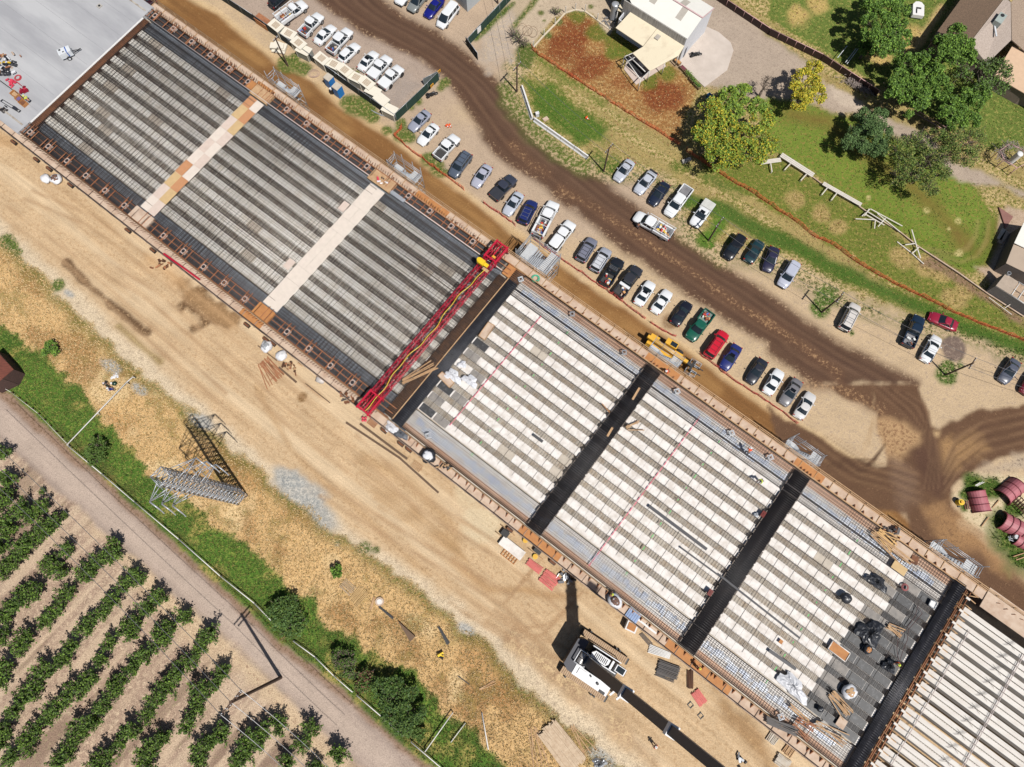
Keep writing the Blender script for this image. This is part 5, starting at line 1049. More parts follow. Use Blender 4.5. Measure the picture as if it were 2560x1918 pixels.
tree('broadleaf_tree', 'green tree standing lowest in the dark clump, over the olive meadow', q_(3, 0, (1560, 890), (1690, 830), (1800, 880), (1660, 980), (1530, 1000), (1740, 1040), (1620, 1060), (1830, 800)), 4.4, 1.75, 15000, .22, Gd)
tree('broadleaf_tree', 'thin grey green tree at the corner of the flat tan roof', q_(3, 0, (1840, 580), (1960, 560), (1900, 690), (2020, 600), (1680, 640), (1850, 760), (1980, 760), (2030, 700)), 5.0, 1.7, 3400, .22, [Go[1], fol('greyg', (92, 112, 68)), Gd[1]], 8)
tree('budding_tree', 'wide twiggy olive tree between the lawn and the gravel drive', q_(3, 0, (1140, 1290), (1290, 1220), (1460, 1190), (1620, 1230), (1760, 1220), (1190, 1420), (1370, 1360), (1540, 1340), (1700, 1360), (1130, 1520), (1300, 1540), (1470, 1500), (1380, 1620)), 4.4, 2.1, 17000, .17, Go+[Gd[0]], 22)
tree('shrub', 'small dark shrub on the gravel drive edge', q_(3, 0, (1200, 990), (1225, 975)), 1.0, .75, 500, .2, Gd)
tree('shrub', 'dark bare shrub where the coiled wire lies', q_(2, 0, (20, 290), (60, 330), (110, 370)), 1.0, 1.1, 260, .14, [m_bark, Go[1]], 26)
tree('shrub', 'dry grey shrub by the white posts', q_(2, 0, (360, 90), (400, 100)), .8, .7, 120, .12, [m_bark, Go[0]], 20)
tree('dry_tree', 'leafless grey twiggy tree at the left of the bright yellow tree', q_(2, 0, (2190, 700), (2180, 760)), 3.0, 1.0, 200, .14, [m_bark], 18)
for lab, P, z, r, n, M_ in [
  ('dark green shrub in the dry grass beside the brown roofed barn', [(0, 1, 440, 1330), (0, 1, 470, 1370), (0, 1, 400, 1380)], 1.0, .9, 1100, Gd),
  ('dark shrub beside the end of the long white pipe rail', [(0, 2, 830, 500), (0, 2, 870, 560), (0, 2, 800, 590), (0, 2, 830, 640)], 1.3, 1.2, 1800, [Gd[0], Go[1]]),
  ('large dark shrub hanging over the white fence, beside the tall pole shadow', [(1, 3, 200, 280), (1, 3, 290, 260), (1, 3, 330, 370), (1, 3, 220, 390), (1, 3, 300, 480), (1, 3, 380, 420), (1, 3, 170, 330)], 1.8, 1.4, 5200, [Gd[0], Go[1], Gc[0]]),
  ('small round green shrub alone in the dry grass', [(1, 2, 690, 1600), (1, 2, 700, 1640)], .9, .85, 900, Gd),
  ('dark shrub on the fence line, topmost of the thick hedge group', [(1, 3, 720, 700), (1, 3, 800, 720), (1, 3, 760, 800), (1, 3, 830, 830)], 1.5, 1.3, 2600, [Gd[0], Go[1], m_bark]),
  ('shrub with reddish dry leaves between two dark shrubs', [(1, 3, 960, 870), (1, 3, 920, 950), (1, 3, 1000, 900)], 1.3, 1.1, 1800, [Gd[0], fol('dryred', (126, 84, 64)), Go[1]]),
  ('largest dark shrub on the fence line beside the dirt grass', [(1, 3, 1080, 970), (1, 3, 1200, 960), (1, 3, 1320, 1010), (1, 3, 1120, 1090), (1, 3, 1260, 1130), (1, 3, 1380, 1190), (1, 3, 1180, 1200), (1, 3, 1330, 1290), (1, 3, 1250, 1270)], 2.0, 1.5, 8500, [Gd[0], Go[1], Gc[1]]),
  ('dark shrub at the foot of the leaning white rails', [(1, 3, 1340, 1340), (1, 3, 1400, 1370)], 1.0, 1.0, 1200, [Gd[0], Go[1]])]:
    tree('shrub', lab, P, z, r, n, .2, M_, 3)
# orchard: four different trees, copied along the rows
def orchard_tree(seed, k):
    rg = random.Random(seed); root = thing('orchard_tree', '', 'tree', (0, 0, 0)); b = MB(); b.bar((0, 0, -.1), (0, 0, .7), .2, n=6); P = []
    for i in range(12):
        a = rg.uniform(0, 2*pi); el = rg.uniform(.5, 1.35); L_ = rg.uniform(1.1, 2.1)*k; p = Vector((0, 0, rg.uniform(.5, .8))); d = Vector((cos(a)*cos(el), sin(a)*cos(el), sin(el)))
        e = p+d*L_; b.bar(p, e, .07, n=4)
        for j in range(60):
            t = rg.uniform(.3, 1.08); q = p+d*L_*t; s = .11+.16*(1-t); P.append((q.x+rg.gauss(0, s), q.y+rg.gauss(0, s), q.z+rg.gauss(0, s)))
        for j in range(3):
            t = rg.uniform(.3, .8); q = p+d*L_*t; e2 = q+Vector((rg.uniform(-.5, .5), rg.uniform(-.5, .5), rg.uniform(.2, .6))); b.bar(q, e2, .035, n=4)
            for _ in range(8): P.append((e2.x+rg.gauss(0, .1), e2.y+rg.gauss(0, .1), e2.z+rg.gauss(0, .1)))
    b.build('trunk', m_bark, root); leafmesh('crown', np.array(P), .17, [fol('orch1', (92, 126, 36)), fol('orch2', (120, 152, 50)), fol('orch3', (62, 88, 28)), fol('orch4', (92, 122, 38))], root, .1); return root
OR = [(2, [(40, 600), (90, 830), (80, 950), (30, 1020), (230, 1090), (290, 1140), (350, 1080), (450, 1220), (70, 1200), (90, 1270), (400, 1270), (340, 1330), (250, 1390), (210, 1460), (130, 1520), (50, 1600), (600, 1420), (450, 1530), (440, 1610), (520, 1600), (1000, 1400), (1000, 1480), (870, 1550), (780, 1600), (1180, 1640), (20, 1420)]),
 (3, [(330, 100), (240, 180), (150, 270), (60, 360), (40, 500), (590, 170), (500, 310), (400, 400), (270, 530), (200, 620), (80, 780), (20, 920), (770, 20), (1190, 30), (1080, 100), (980, 220), (880, 310), (760, 440), (640, 620), (560, 730), (440, 830), (330, 960), (240, 1060), (130, 1180), (50, 1300), (20, 1430), (1390, 180), (1290, 290), (1190, 400), (1130, 490), (960, 590), (880, 730), (780, 860), (680, 980), (560, 1100), (440, 1220), (350, 1330), (250, 1460), (130, 1570), (1610, 360), (1480, 440), (1390, 560), (1260, 680), (1160, 800), (1050, 900), (980, 1000), (900, 1130), (820, 1260), (700, 1380), (610, 1500), (540, 1600), (1820, 520), (1720, 620), (1640, 740), (1550, 850), (1460, 960), (1390, 1080), (1290, 1200), (1160, 1330), (1050, 1440), (960, 1560), (840, 1620), (1950, 830), (1870, 930), (1750, 1030), (1700, 1150), (1630, 1290), (1420, 1400), (1340, 1520), (1270, 1610), (1930, 1360), (1840, 1420), (1760, 1520), (1720, 1620), (2150, 1420), (2120, 1550), (2030, 1620)])]
variants = [orchard_tree(s_, k) for s_, k in ((1, 1.0), (2, .9), (3, 1.05), (4, .85))]; used = set(); cnt = 0
OL = {0: 'leafy green fruit tree growing in the orchard rows'}
def put_orch(p, sc, lab, grp):
    global cnt
    v = cnt % 4; z = random.uniform(0, 6); cnt += 1
    if v not in used: o = variants[v]; used.add(v); o.location = (*p, 0); o.rotation_euler = (0, 0, z); o.scale = (sc,)*3; o['label'] = lab; o['group'] = grp if grp else ''; 
    else: o = dup(variants[v], (*p, 0), z, lab, sc, grp)
    if not grp and 'group' in o: del o['group']
    return o
for r_, L_ in OR:
    for x, y in L_: put_orch(T(0, r_, x, y, 1.1), random.uniform(1.05, 1.4), OL[0], 'fruit trees in the orchard rows')
for x, y, lab in ((200, 1290, 'leafy green fruit tree'), (60, 1360, ''), (20, 1440, ''), (500, 1340, ''), (400, 1450, ''), (280, 1610, ''), (720, 1530, ''), (540, 1640, '')):
    put_orch(T(1, 3, x, y, 1.1), random.uniform(1.0, 1.3), OL[0], 'fruit trees in the orchard rows')
put_orch(T(0, 2, 560, 1130, .6), .5, 'tiny round orchard sapling alone near the road edge', None)
put_orch(T(0, 2, 370, 930, .6), .5, 'small bare grey orchard sapling with few leaves', None)
# ---------------------------------------------------------------- poles, wires, tower
m_pole = mat('pole_wood', (92, 70, 58), .9, var=.2, sc=3); m_wire = mat('wire', (150, 150, 152), .4, metal=.6); m_wired = mat('wire_dark', (70, 66, 66), .5)
tops = {}
def pole(key, base, h, lab, arms=(1,), r=.14, ang=None):
    x, y = base; ang = radians(-38) if ang is None else ang; o = thing('utility_pole', lab, 'pole', (x, y, 0), ang)
    MB().cyl(0, 0, -.1, r, h+.1, 10, r*.75).build('pole', m_pole, o)
    for i, f in enumerate(arms):
        MB().box(0, 0, h-.35-i*1.0, .14, 2.0*f, .14).build('crossarm', m_pole, o)
        b = MB()
        for s_ in (-.9, -.5, .5, .9): b.cyl(0, s_*f, h-.21-i*1.0, .05, .2, 8)
        b.build('insulator', m_hl, o)
    tops[key] = (x, y, h, ang)
pole('A', G(1292, 230), 6.4, 'thin dark wooden pole beside the top of the white concrete barrier')
pole('B', G(1509, 429), 6.7, 'wooden pole beside the silver sedan and the barrier end')
pole('C', G(1771, 602), 6.3, 'wooden pole between the small old pickup and the dark trio', (1, ))
pole('D', G(2054, 781), 6.4, 'wooden pole standing in a weed patch left of the pearl white SUV')
pole('E', G(2363, 938), 6.6, 'wooden pole standing in a weed patch beside the ash circle')
pole('N', T(1, 0, 275, 570), 6.5, 'leaning wooden pole beside the white pallet stack outside the compound fence', (.5, ))
pole('F', G(702, 1694), 17.2, 'tallest wooden pole, leaning over the orchard with its long shadow across the road', (1.6, 1.2), .24, radians(-38))
pole('G', T(1, 0, 2085, 30), 6.5, 'wooden pole beside the open gate of the dark green fence', (.6, ))
def wire(name, a, c, lab, sag=.7, off=(-.9, .9), m=None, grp=None, w=.035):
    ax, ay, az, an = a; cx, cy, cz, cn = c
    for o_ in off:
        pts = []
        for i in range(13):
            t = i/12; x = ax+(cx-ax)*t-sin(an)*o_; y = ay+(cy-ay)*t+cos(an)*o_; z = az+(cz-az)*t-.1-sag*4*t*(1-t); pts.append((x, y, z))
        tag(MB().path(pts, w, 4).build('overhead_wire', m or m_wire), lab, 'wire', grp)
gw = 'overhead wires on the wooden poles by the cars'
far1 = (*T(1, 0, 2060, -300, 6), 6.4, radians(-38)); far2 = (*T(3, 2, 3200, 300, 6), 6.5, radians(-38))
for a, c, l in ((tops['G'], tops['A'], 'wire pair from the gate pole to the barrier pole'), (tops['A'], tops['B'], 'wire pair from the barrier pole to the next pole'), (tops['B'], tops['C'], 'wire pair over the spoiler sedan and white pickup'), (tops['C'], tops['D'], 'wire pair over the dark trio of cars'), (tops['D'], tops['E'], 'wire pair over the dark blue pickup'), (tops['E'], far2, 'wire pair over the dark silver sedan, leaving at the right edge')): wire('w', a, c, l, grp=gw)
fA = (*T(0, 2, -300, 420, 15), 16, radians(-38)); fB = (*T(1, 3, 900, 2100, 15), 16, radians(-38))
wire('w', tops['F'], fA, 'long pale wires over the orchard rows, left of the tall pole', 1.2, (-1.6, 0, 1.6), grp='wires over the orchard', w=.05)
wire('w', tops['F'], fB, 'long pale wires over the orchard, from the tall pole to the bottom edge', 1.0, (-1.6, 0, 1.6), grp='wires over the orchard', w=.05)
tx = G(598, 1240); zt = 23.0; ta = radians(47)
tw = thing('lattice_tower', 'grey steel lattice power tower standing in the dry grass', 'tower', (*tx, 0), ta); segs = []; hw = lambda z: .9-.12*z/zt
zs = np.linspace(0, zt, 19)
for i, z in enumerate(zs[:-1]):
    z2 = zs[i+1]; a_, c_ = hw(z), hw(z2); cs = [(-1, -1), (1, -1), (1, 1), (-1, 1)]
    for k in range(4):
        p, q = cs[k], cs[(k+1) % 4]
        segs += [((p[0]*a_, p[1]*a_, z), (p[0]*c_, p[1]*c_, z2)), ((p[0]*a_, p[1]*a_, z), (q[0]*c_, q[1]*c_, z2)), ((q[0]*a_, q[1]*a_, z), (p[0]*c_, p[1]*c_, z2)), ((p[0]*c_, p[1]*c_, z2), (q[0]*c_, q[1]*c_, z2))]
bars_mesh('lattice_body', segs, .07, .07, m_galv, tw)
for z in (14.3, 17.0, 19.8):
    for s_ in (-1, 1):
        a_ = hw(z); tip = (s_*3.45, 0, z+.2); segs = [((s_*a_, y_, z+dz), tip) for y_ in (-a_, a_) for dz in (0, 1.3)]
        for t in (.3, .6): segs += [((s_*(a_+(3.45-a_)*t), -a_*(1-t), z+.2*t), (s_*(a_+(3.45-a_)*t), a_*(1-t), z+.2*t)), ((s_*(a_+(3.45-a_)*t), -a_*(1-t), z+.2*t), (s_*(a_+(3.45-a_)*t), -a_*(1-t), z+1.3-1.1*t)), ((s_*(a_+(3.45-a_)*t), a_*(1-t), z+.2*t), (s_*(a_+(3.45-a_)*t), a_*(1-t), z+1.3-1.1*t))]
        ar = bars_mesh('crossarm', segs, .07, .07, m_galv, tw)
        b = MB(); b.bar(tip, (tip[0]+.1, -1.4, z-.3), .18, n=8); b.bar((tip[0]+.1, -1.4, z-.3), (tip[0]+.1, -2.0, z-.45), .12, n=6); b.build('insulator', m_galv, ar)
# ---------------------------------------------------------------- fences
def fence(name, lab, cat, pts, h, m, post=None, pr=.06, step=2.4, th=.05, z0=.02, rail=None):
    o = thing(name, lab, cat, (*pts[0], 0)); ox, oy = pts[0]; P = [(x-ox, y-oy) for x, y in pts]
    b = MB()
    for a, c in zip(P, P[1:]): b.bar((*a, z0+h/2), (*c, z0+h/2), th, h)
    b.build('panel', m, o)
    segs = []
    for a, c in zip(P, P[1:]):
        L_ = math.dist(a, c); n = max(1, int(L_/step))
        for i in range(n+1): x = a[0]+(c[0]-a[0])*i/n; y = a[1]+(c[1]-a[1])*i/n; segs.append(((x, y, 0), (x, y, h+.12)))
        for z in (rail or (h+.04,)): segs.append(((*a, z), (*c, z)))
    bars_mesh('post_and_rail', segs, pr, pr, post or m_galv, o); return o
m_gf = mat('green_mesh', (26, 62, 50), .9, var=.12, sc=2); m_gfd = mat('green_mesh_shaded', (30, 42, 38), .9, var=.1, sc=2)  # second mesh: the green one darkened for the fence side in shade
fence('screen_fence', 'long dark green screened fence along the compound beside the haul road', 'fence', [T(0, 0, 1880, -20)]+[T(1, 0, *p) for p in ((0, 195), (400, 470), (800, 760), (1205, 1045))], 1.8, m_gfd)
fence('screen_fence', 'dark green screened fence from the compound corner up to the brown road', 'fence', [T(1, 0, *p) for p in ((1215, 1045), (1400, 870), (1580, 690))], 1.9, m_gf)
fence('screen_fence', 'dark green screened fence by the grey shed and the brown road', 'fence', [T(1, 0, *p) for p in ((1835, 395), (2000, 215), (2209, -10), (2350, -160))], 1.8, m_gf)
fence('swing_gate', 'open dark mesh gate leaf standing across the path beside the brown road', 'gate', [T(1, 0, *p) for p in ((1815, 385), (1915, 520))], 1.7, m_gfd, step=1.2)
fence('swing_gate', 'open grey mesh gate leaf at the compound corner with an orange sign', 'gate', [T(1, 0, *p) for p in ((1450, 735), (1585, 665))], 1.5, mat('mesh_grey', (116, 124, 124), .8), step=1.5)
m_or = mat('orange_net', (238, 104, 62), .8, var=.1); m_or2 = mat('red_net', (214, 84, 76), .8, var=.1)
def net(lab, pts, h, m):
    ox, oy = pts[0]; segs = []; P = []
    for a, c in zip(pts, pts[1:]):
        n = max(1, int(math.dist(a, c)/.6))
        for i in range(n): t = i/n; P.append((a[0]+(c[0]-a[0])*t-ox+random.gauss(0, .05), a[1]+(c[1]-a[1])*t-oy+random.gauss(0, .05), h*random.uniform(.55, 1.05)))
    P.append((pts[-1][0]-ox, pts[-1][1]-oy, h))
    for a, c in zip(P, P[1:]):
        for f in (.08, .36, .68, 1.0): segs.append(((a[0], a[1], a[2]*f), (c[0], c[1], c[2]*f)))
        for t in (0, .34, .67): x = a[0]+(c[0]-a[0])*t; y = a[1]+(c[1]-a[1])*t; segs.append(((x, y, 0), (x, y, a[2])))
    for p in P[::6]: segs.append(((p[0], p[1], 0), (p[0], p[1], h*1.2)))
    o = thing('safety_net', lab, 'safety fence', (ox, oy, 0)); bars_mesh('netting', segs, .04, .04, m, o)
t_ = lambda c, r, *P: [T(c, r, *p) for p in P]
net('orange safety net from the compound corner along the first parked cars', t_(1, 0, (1270, 1105), (1195, 1180), (1320, 1290), (1430, 1370), (1560, 1470), (1690, 1560), (1800, 1650)), 1.0, m_or)
net('red safety net below the black-covered pickup and the work truck', t_(1, 1, (1960, 95), (2209, 270))+t_(2, 1, (30, 300)), .8, m_or2)
net('red safety net along the middle of the long car row', t_(2, 1, (185, 410), (330, 520), (480, 620), (600, 700), (750, 810), (900, 910), (1040, 1020), (1150, 1100)), .8, m_or2)
net('red safety net between the black sedan and the yellow telehandler', t_(2, 1, (1190, 1130), (1300, 1200), (1410, 1250)), .8, m_or2)
net('red safety net below the red SUV ending beside the pearl white sedan', t_(2, 1, (1610, 1400), (1750, 1500), (1900, 1620))+t_(3, 2, (0, 160), (120, 240), (250, 345)), .8, m_or2)
net('orange safety net along the edge of the red-brown field', t_(2, 0, (160, 420), (260, 500), (400, 590), (600, 720), (800, 850), (1000, 980), (1200, 1100), (1450, 1260)), 1.0, m_or)
net('orange safety net crossing the grass strip towards the right edge', t_(2, 0, (1500, 1300), (1700, 1440), (1900, 1570), (2060, 1657))+t_(3, 1, (80, 160), (230, 250), (390, 380), (560, 460), (740, 590), (900, 690), (1080, 790), (1250, 870), (1420, 950), (1600, 1040), (1830, 1140), (2000, 1200), (2260, 1310)), 1.0, m_or)
# dark corrugated fence with pipe rail
m_corr = mat('dark_sheet', (58, 34, 32), .7, var=.25, sc=4, stretch=(4, 4, .3)); m_pinkpipe = mat('pink_pipe', (214, 168, 164), .6)
pts = t_(2, 0, (1700, -40), (2209, 300))+t_(3, 0, (450, 520), (930, 830)); o = fence('sheet_fence', 'dark corrugated metal fence with a pale pipe rail along the meadow', 'fence', pts, 1.35, m_corr, m_pinkpipe, .09, 1.6)
fence('pipe_rail', 'thin white pipe rail beside the gravel drive under the dark trees', 'fence', t_(3, 0, (1230, 960), (1540, 1140), (1800, 1320)), .1, m_pinkpipe, m_pinkpipe, .08, 3, z0=.7)
m_wf = mat('white_rail', (236, 232, 226), .6, var=.04)
def rail(nm, lab, pts, z=.75, w=.12, step=3.0, cat='fence', postm=None):
    o = thing(nm, lab, cat, (*pts[0], 0)); ox, oy = pts[0]; segs = []; sp = []
    for a, c in zip(pts, pts[1:]):
        a = (a[0]-ox, a[1]-oy); c = (c[0]-ox, c[1]-oy); segs.append(((*a, z), (*c, z))); n = max(1, int(math.dist(a, c)/step))
        for i in range(n+1): t = i/n; sp.append(((a[0]+(c[0]-a[0])*t, a[1]+(c[1]-a[1])*t, 0), (a[0]+(c[0]-a[0])*t, a[1]+(c[1]-a[1])*t, z)))
    bars_mesh('rail', segs, w, w, m_wf, o)
    bm = None
    for s0, s1 in sp[:60]:
        if bm is None: bm = bars_mesh('post', [((0, 0, 0), (0, 0, z))], .1, .1, postm or m_wf, o).data; o.children[-1].location = s0
        else: link('post', bm, o, s0)
    return o
rail('pipe_rail', 'long straight white pipe rail crossing the dry and green grass', t_(0, 1, (1175, 1610), (1120, 1657))+t_(0, 2, (610, 535)), .9, .13, 4)
m_rp = mat('red_post', (130, 70, 50), .9)
for n_, (lab, P) in enumerate((('white road fence from the pipe rail to the large shrub', t_(0, 2, (610, 540), (900, 780), (1180, 1020), (1560, 1340), (1915, 1655))+t_(1, 3, (0, 240), (195, 440))),
    ('white road fence between the large shrub and the dark hedge', t_(1, 3, (335, 565), (520, 700), (680, 860), (840, 1000))), ('white road fence beside the largest dark shrub', t_(1, 3, (880, 1030), (1095, 1215))), ('short white road fence piece below the largest shrub', t_(1, 3, (1155, 1265), (1275, 1375))), ('white road fence running off at the bottom edge', t_(1, 3, (1345, 1430), (1610, 1657), (1900, 1900))))): rail('white_fence', lab, P, .7, .11, 2.6)
rail('rusty_fence', 'rusty wire fence with thin posts along the upper road edge', t_(0, 2, (-80, -40), (120, 80), (350, 260), (600, 520)), .7, .05, 1.2, postm=m_rp)
rail('pipe_rail', 'white leaning rail from the grass edge to the road fence', t_(1, 3, (1700, 1180), (1465, 1510)), .8, .12, 3); rail('pipe_rail', 'short white rail piece lying in the green grass', t_(1, 3, (1805, 1275), (1685, 1435)), .35, .1, 3)
rail('pipe_rail', 'pale pole lying from the dry grass to the green grass', t_(1, 3, (1950, 1185), (2005, 1500)), .15, .14, 6); 
# arc of white posts with low edging
arc = t_(2, 0, (185, 410), (275, 310), (370, 215), (460, 115), (545, 88), (630, 100), (735, 175), (860, 270))
ob = thing('post_arc', 'curved line of white posts with a pale kerb round the field end', 'fence', (*arc[0], 0)); ox, oy = arc[0]
b = MB()
for a, c in zip(arc, arc[1:]): b.bar((a[0]-ox, a[1]-oy, .08), (c[0]-ox, c[1]-oy, .08), .28, .16)
b.build('kerb', mat('kerb_stone', (222, 206, 180), .9), ob)
bm = None
for a in arc[:7]:
    if bm is None: o_ = MB().cyl(0, 0, 0, .07, 1.5, 8).build('post', m_wf, ob, (a[0]-ox, a[1]-oy, 0)); bm = o_.data
    else: link('post', bm, ob, (a[0]-ox, a[1]-oy, 0))
b = MB()
for k in range(3):
    for i in range(20): a0, a1 = i/20*2*pi, (i+1)/20*2*pi; c_ = T(2, 0, 90+k*45, 270+k*12); b.bar((c_[0]+cos(a0)*.8, c_[1]+sin(a0)*.8, .5+.3*sin(a0)), (c_[0]+cos(a1)*.8, c_[1]+sin(a1)*.8, .5+.3*sin(a1)), .03)
tag(b.build('coiled_wire', m_rust), 'rusty coils of wire beside the dark bare shrub', 'wire')
# white concrete barrier
m_bar_ = mat('barrier_white', (244, 242, 240), .7, var=.05)
def barrier(p, q, lab):
    L_ = math.dist(p, q); n = max(1, round(L_/3.0)); hd = math.atan2(q[1]-p[1], q[0]-p[0])
    for i in range(n):
        t = (i+.5)/n; x = p[0]+(q[0]-p[0])*t; y = p[1]+(q[1]-p[1])*t; b = MB(); l = L_/n/2-.04
        pr = [(-.3, 0), (-.3, .08), (-.14, .3), (-.1, .8), (.1, .8), (.14, .3), (.3, .08), (.3, 0)]
        vs = [(-l, a, z) for a, z in pr]+[(l, a, z) for a, z in pr]; k = len(pr)
        b.add(vs, [(j, (j+1) % k, k+(j+1) % k, k+j) for j in range(k)]+[tuple(range(k-1, -1, -1)), tuple(range(k, 2*k))])
        o = b.build('concrete_barrier', m_bar_, None, (x, y, 0)); o.rotation_euler = (0, 0, hd); tag(o, lab, 'barrier', 'white concrete barriers beside the brown road')
barrier(T(2, 0, 85, 760), T(2, 0, 175, 1035), 'white concrete barrier in the short run nearest the wooden pole')
barrier(T(2, 0, 190, 1040), T(2, 0, 655, 1370), 'white concrete barrier in the long run along the brown road')
# ---------------------------------------------------------------- buildings
def slab(b, P, th=.12):
    n = len(P); ar = sum(P[i][0]*P[(i+1) % n][1]-P[(i+1) % n][0]*P[i][1] for i in range(n))
    if ar < 0: P = P[::-1]
    b.add([(x, y, z-th) for x, y, z in P]+[tuple(p) for p in P], [(i, (i+1) % n, n+(i+1) % n, n+i) for i in range(n)]+[tuple(range(n-1, -1, -1)), tuple(range(n, 2*n))])
def wall(b, p, q, z0, z1, th=.15, z1b=None):
    z1b = z1 if z1b is None else z1b; d = Vector((q[0]-p[0], q[1]-p[1], 0)).normalized(); nrm = Vector((-d.y, d.x, 0))*th/2
    vs = [(p[0]-nrm.x, p[1]-nrm.y, z0), (q[0]-nrm.x, q[1]-nrm.y, z0), (q[0]+nrm.x, q[1]+nrm.y, z0), (p[0]+nrm.x, p[1]+nrm.y, z0), (p[0]-nrm.x, p[1]-nrm.y, z1), (q[0]-nrm.x, q[1]-nrm.y, z1b), (q[0]+nrm.x, q[1]+nrm.y, z1b), (p[0]+nrm.x, p[1]+nrm.y, z1)]
    b.add(vs, [(3, 2, 1, 0), (4, 5, 6, 7), (0, 1, 5, 4), (1, 2, 6, 5), (2, 3, 7, 6), (3, 0, 4, 7)])
T3 = lambda c, r, x, y, z: (*T(c, r, x, y, z), z)
m_wroof = mat('white_metal_roof', (250, 247, 238), .45, var=.03, sc=.6); m_croof = mat('cream_roof', (244, 230, 200), .7, rgb2=(228, 212, 184), sc=.6, thr=(.5, .7)); m_wwall = mat('corrugated_wall', (206, 202, 196), .6, rgb2=(160, 156, 150), sc=5, thr=(.45, .55), stretch=(3, 3, .05)); m_wh = mat('white_wall', (232, 234, 240), .6, var=.05); m_skyl = mat('skylight_panel', (196, 188, 176), .5)
wr = thing('warehouse', 'large white metal warehouse with cream lean-to roof at the top', 'building', (0, 0, 0)); EZ = 5.6
A_, B__, R_, D_ = T3(2, 0, 1035, 35, EZ), T3(2, 0, 1505, 330, EZ), T3(2, 0, 1632, 150, EZ+1.0), T3(2, 0, 1735, 65, EZ)
ux, uy = A_[0]-B__[0], A_[1]-B__[1]; ul = math.hypot(ux, uy); ux /= ul; uy /= ul; LW_ = 17.5
ex = lambda p, l, z=None: (p[0]+ux*l, p[1]+uy*l, p[2] if z is None else z)
b = MB(); slab(b, [ex(B__, -.2), ex(R_, -.2), ex(R_, LW_), ex(B__, ul+.05)], .1); slab(b, [ex(D_, -.2), ex(R_, -.2, EZ+1.003), ex(R_, LW_, EZ+1.003), ex(D_, LW_)], .1); rf = b.build('roof', m_wroof, wr)
b = MB()
def onroof(l0, l1, f0, f1):
    P = []
    for l, f in ((l0, f0), (l1, f0), (l1, f1), (l0, f1)): P.append((B__[0]+(R_[0]-B__[0])*f+ux*l, B__[1]+(R_[1]-B__[1])*f+uy*l, EZ+1.0*f+.02))
    return P
slab(b, onroof(2.4, 3.5, .45, .98), .01); slab(b, onroof(7.6, 8.7, .45, .98), .01)
P = []
for l, f in ((3.2, .02), (4.3, .02), (4.3, .5), (3.2, .5)): P.append((R_[0]+(D_[0]-R_[0])*f+ux*l, R_[1]+(D_[1]-R_[1])*f+uy*l, EZ+1.0*(1-f)+.03))
slab(b, P, .01); b.build('skylight', m_skyl, rf)
b = MB(); b.bar(ex(R_, -.2, EZ+1.05), ex(R_, LW_, EZ+1.05), .2); b.bar(ex(D_, -.25, EZ+.03), ex(R_, -.25, EZ+1.03), .12); b.build('pink_ridge', mat('pink_trim', (226, 190, 190), .6), rf)
b = MB(); wall(b, ex(B__, .0), ex(B__, ul+1.5), 0, EZ-.1); b.build('side_wall', m_wwall, wr)
b = MB(); wall(b, B__, R_, 0, EZ-.1, .15, EZ+.9); wall(b, R_, D_, 0, EZ+.9, .15, EZ-.1); gw_ = b.build('gable_wall', m_wh, wr)
b = MB(); wall(b, D_, ex(D_, LW_), 0, EZ-.1); b.build('rear_wall', m_wh, wr); 
pm = ((R_[0]+D_[0])/2, (R_[1]+D_[1])/2); qm = ((R_[0]*3+D_[0])/4, (R_[1]*3+D_[1])/4); b = MB(); wall(b, (pm[0]-.1, pm[1]+.1), (D_[0]*.9+R_[0]*.1-.1, D_[1]*.9+R_[1]*.1+.1), .02, 3.6, .3); b.build('roller_door', mat('door_grey', (200, 204, 212), .5), gw_)
b = MB(); wall(b, (B__[0]*.7+R_[0]*.3, B__[1]*.7+R_[1]*.3), (B__[0]*.55+R_[0]*.45, B__[1]*.55+R_[1]*.45), .02, 2.1, .28); b.build('door', mat('door_dark', (116, 118, 126), .5), gw_)
# lean-to and patio cover
b = MB(); slab(b, [T3(2, 0, 1025, 100, 4.0), T3(2, 0, 1250, 245, 4.0), T3(2, 0, 1130, 398, 3.2), T3(2, 0, 895, 240, 3.2)], .12); b.build('lean_to_roof', m_croof, wr)
b = MB(); slab(b, [T3(2, 0, 1252, 247, 4.0), T3(2, 0, 1490, 392, 4.0), T3(2, 0, 1440, 478, 3.6), T3(2, 0, 1190, 612, 2.9), T3(2, 0, 1040, 458, 2.9), T3(2, 0, 1132, 402, 3.2)], .12); lt = b.build('patio_roof', m_croof, wr)
p_ = T(2, 0, 1258, 325, 3.6); b = MB(); b.box(p_[0], p_[1], 3.6, .75, 1.15, .25, radians(-38)); b.build('roof_vent', m_skyl, lt)
b = MB(); P = [T(2, 0, *p) for p in ((880, 290), (1110, 440))]; 
wall(b, T(2, 0, 905, 262, .5), T(2, 0, 1130, 415, .5), 0, 3.0); wall(b, T(2, 0, 905, 262, .5), T(2, 0, 1010, 130, .5), 0, 3.1); b.build('lean_to_wall', m_wh, wr)
segs = [((*T(2, 0, x, y, 2.8), 0), (*T(2, 0, x, y, 2.8), 2.8)) for x, y in ((970, 490), (1050, 460), (1190, 608), (1320, 545), (1440, 470), (1110, 690))]+[(T3(2, 0, 970, 490, 2.8), T3(2, 0, 1110, 690, 2.8)), (T3(2, 0, 1040, 460, 2.8), T3(2, 0, 970, 490, 2.8)), (T3(2, 0, 1000, 475, 2.8), T3(2, 0, 1150, 620, 2.8)), (T3(2, 0, 1110, 690, 2.8), T3(2, 0, 1190, 610, 2.8)), (T3(2, 0, 985, 540, 2.8), T3(2, 0, 1060, 495, 2.8))]
bars_mesh('patio_frame', segs, .12, .12, m_wf, wr)
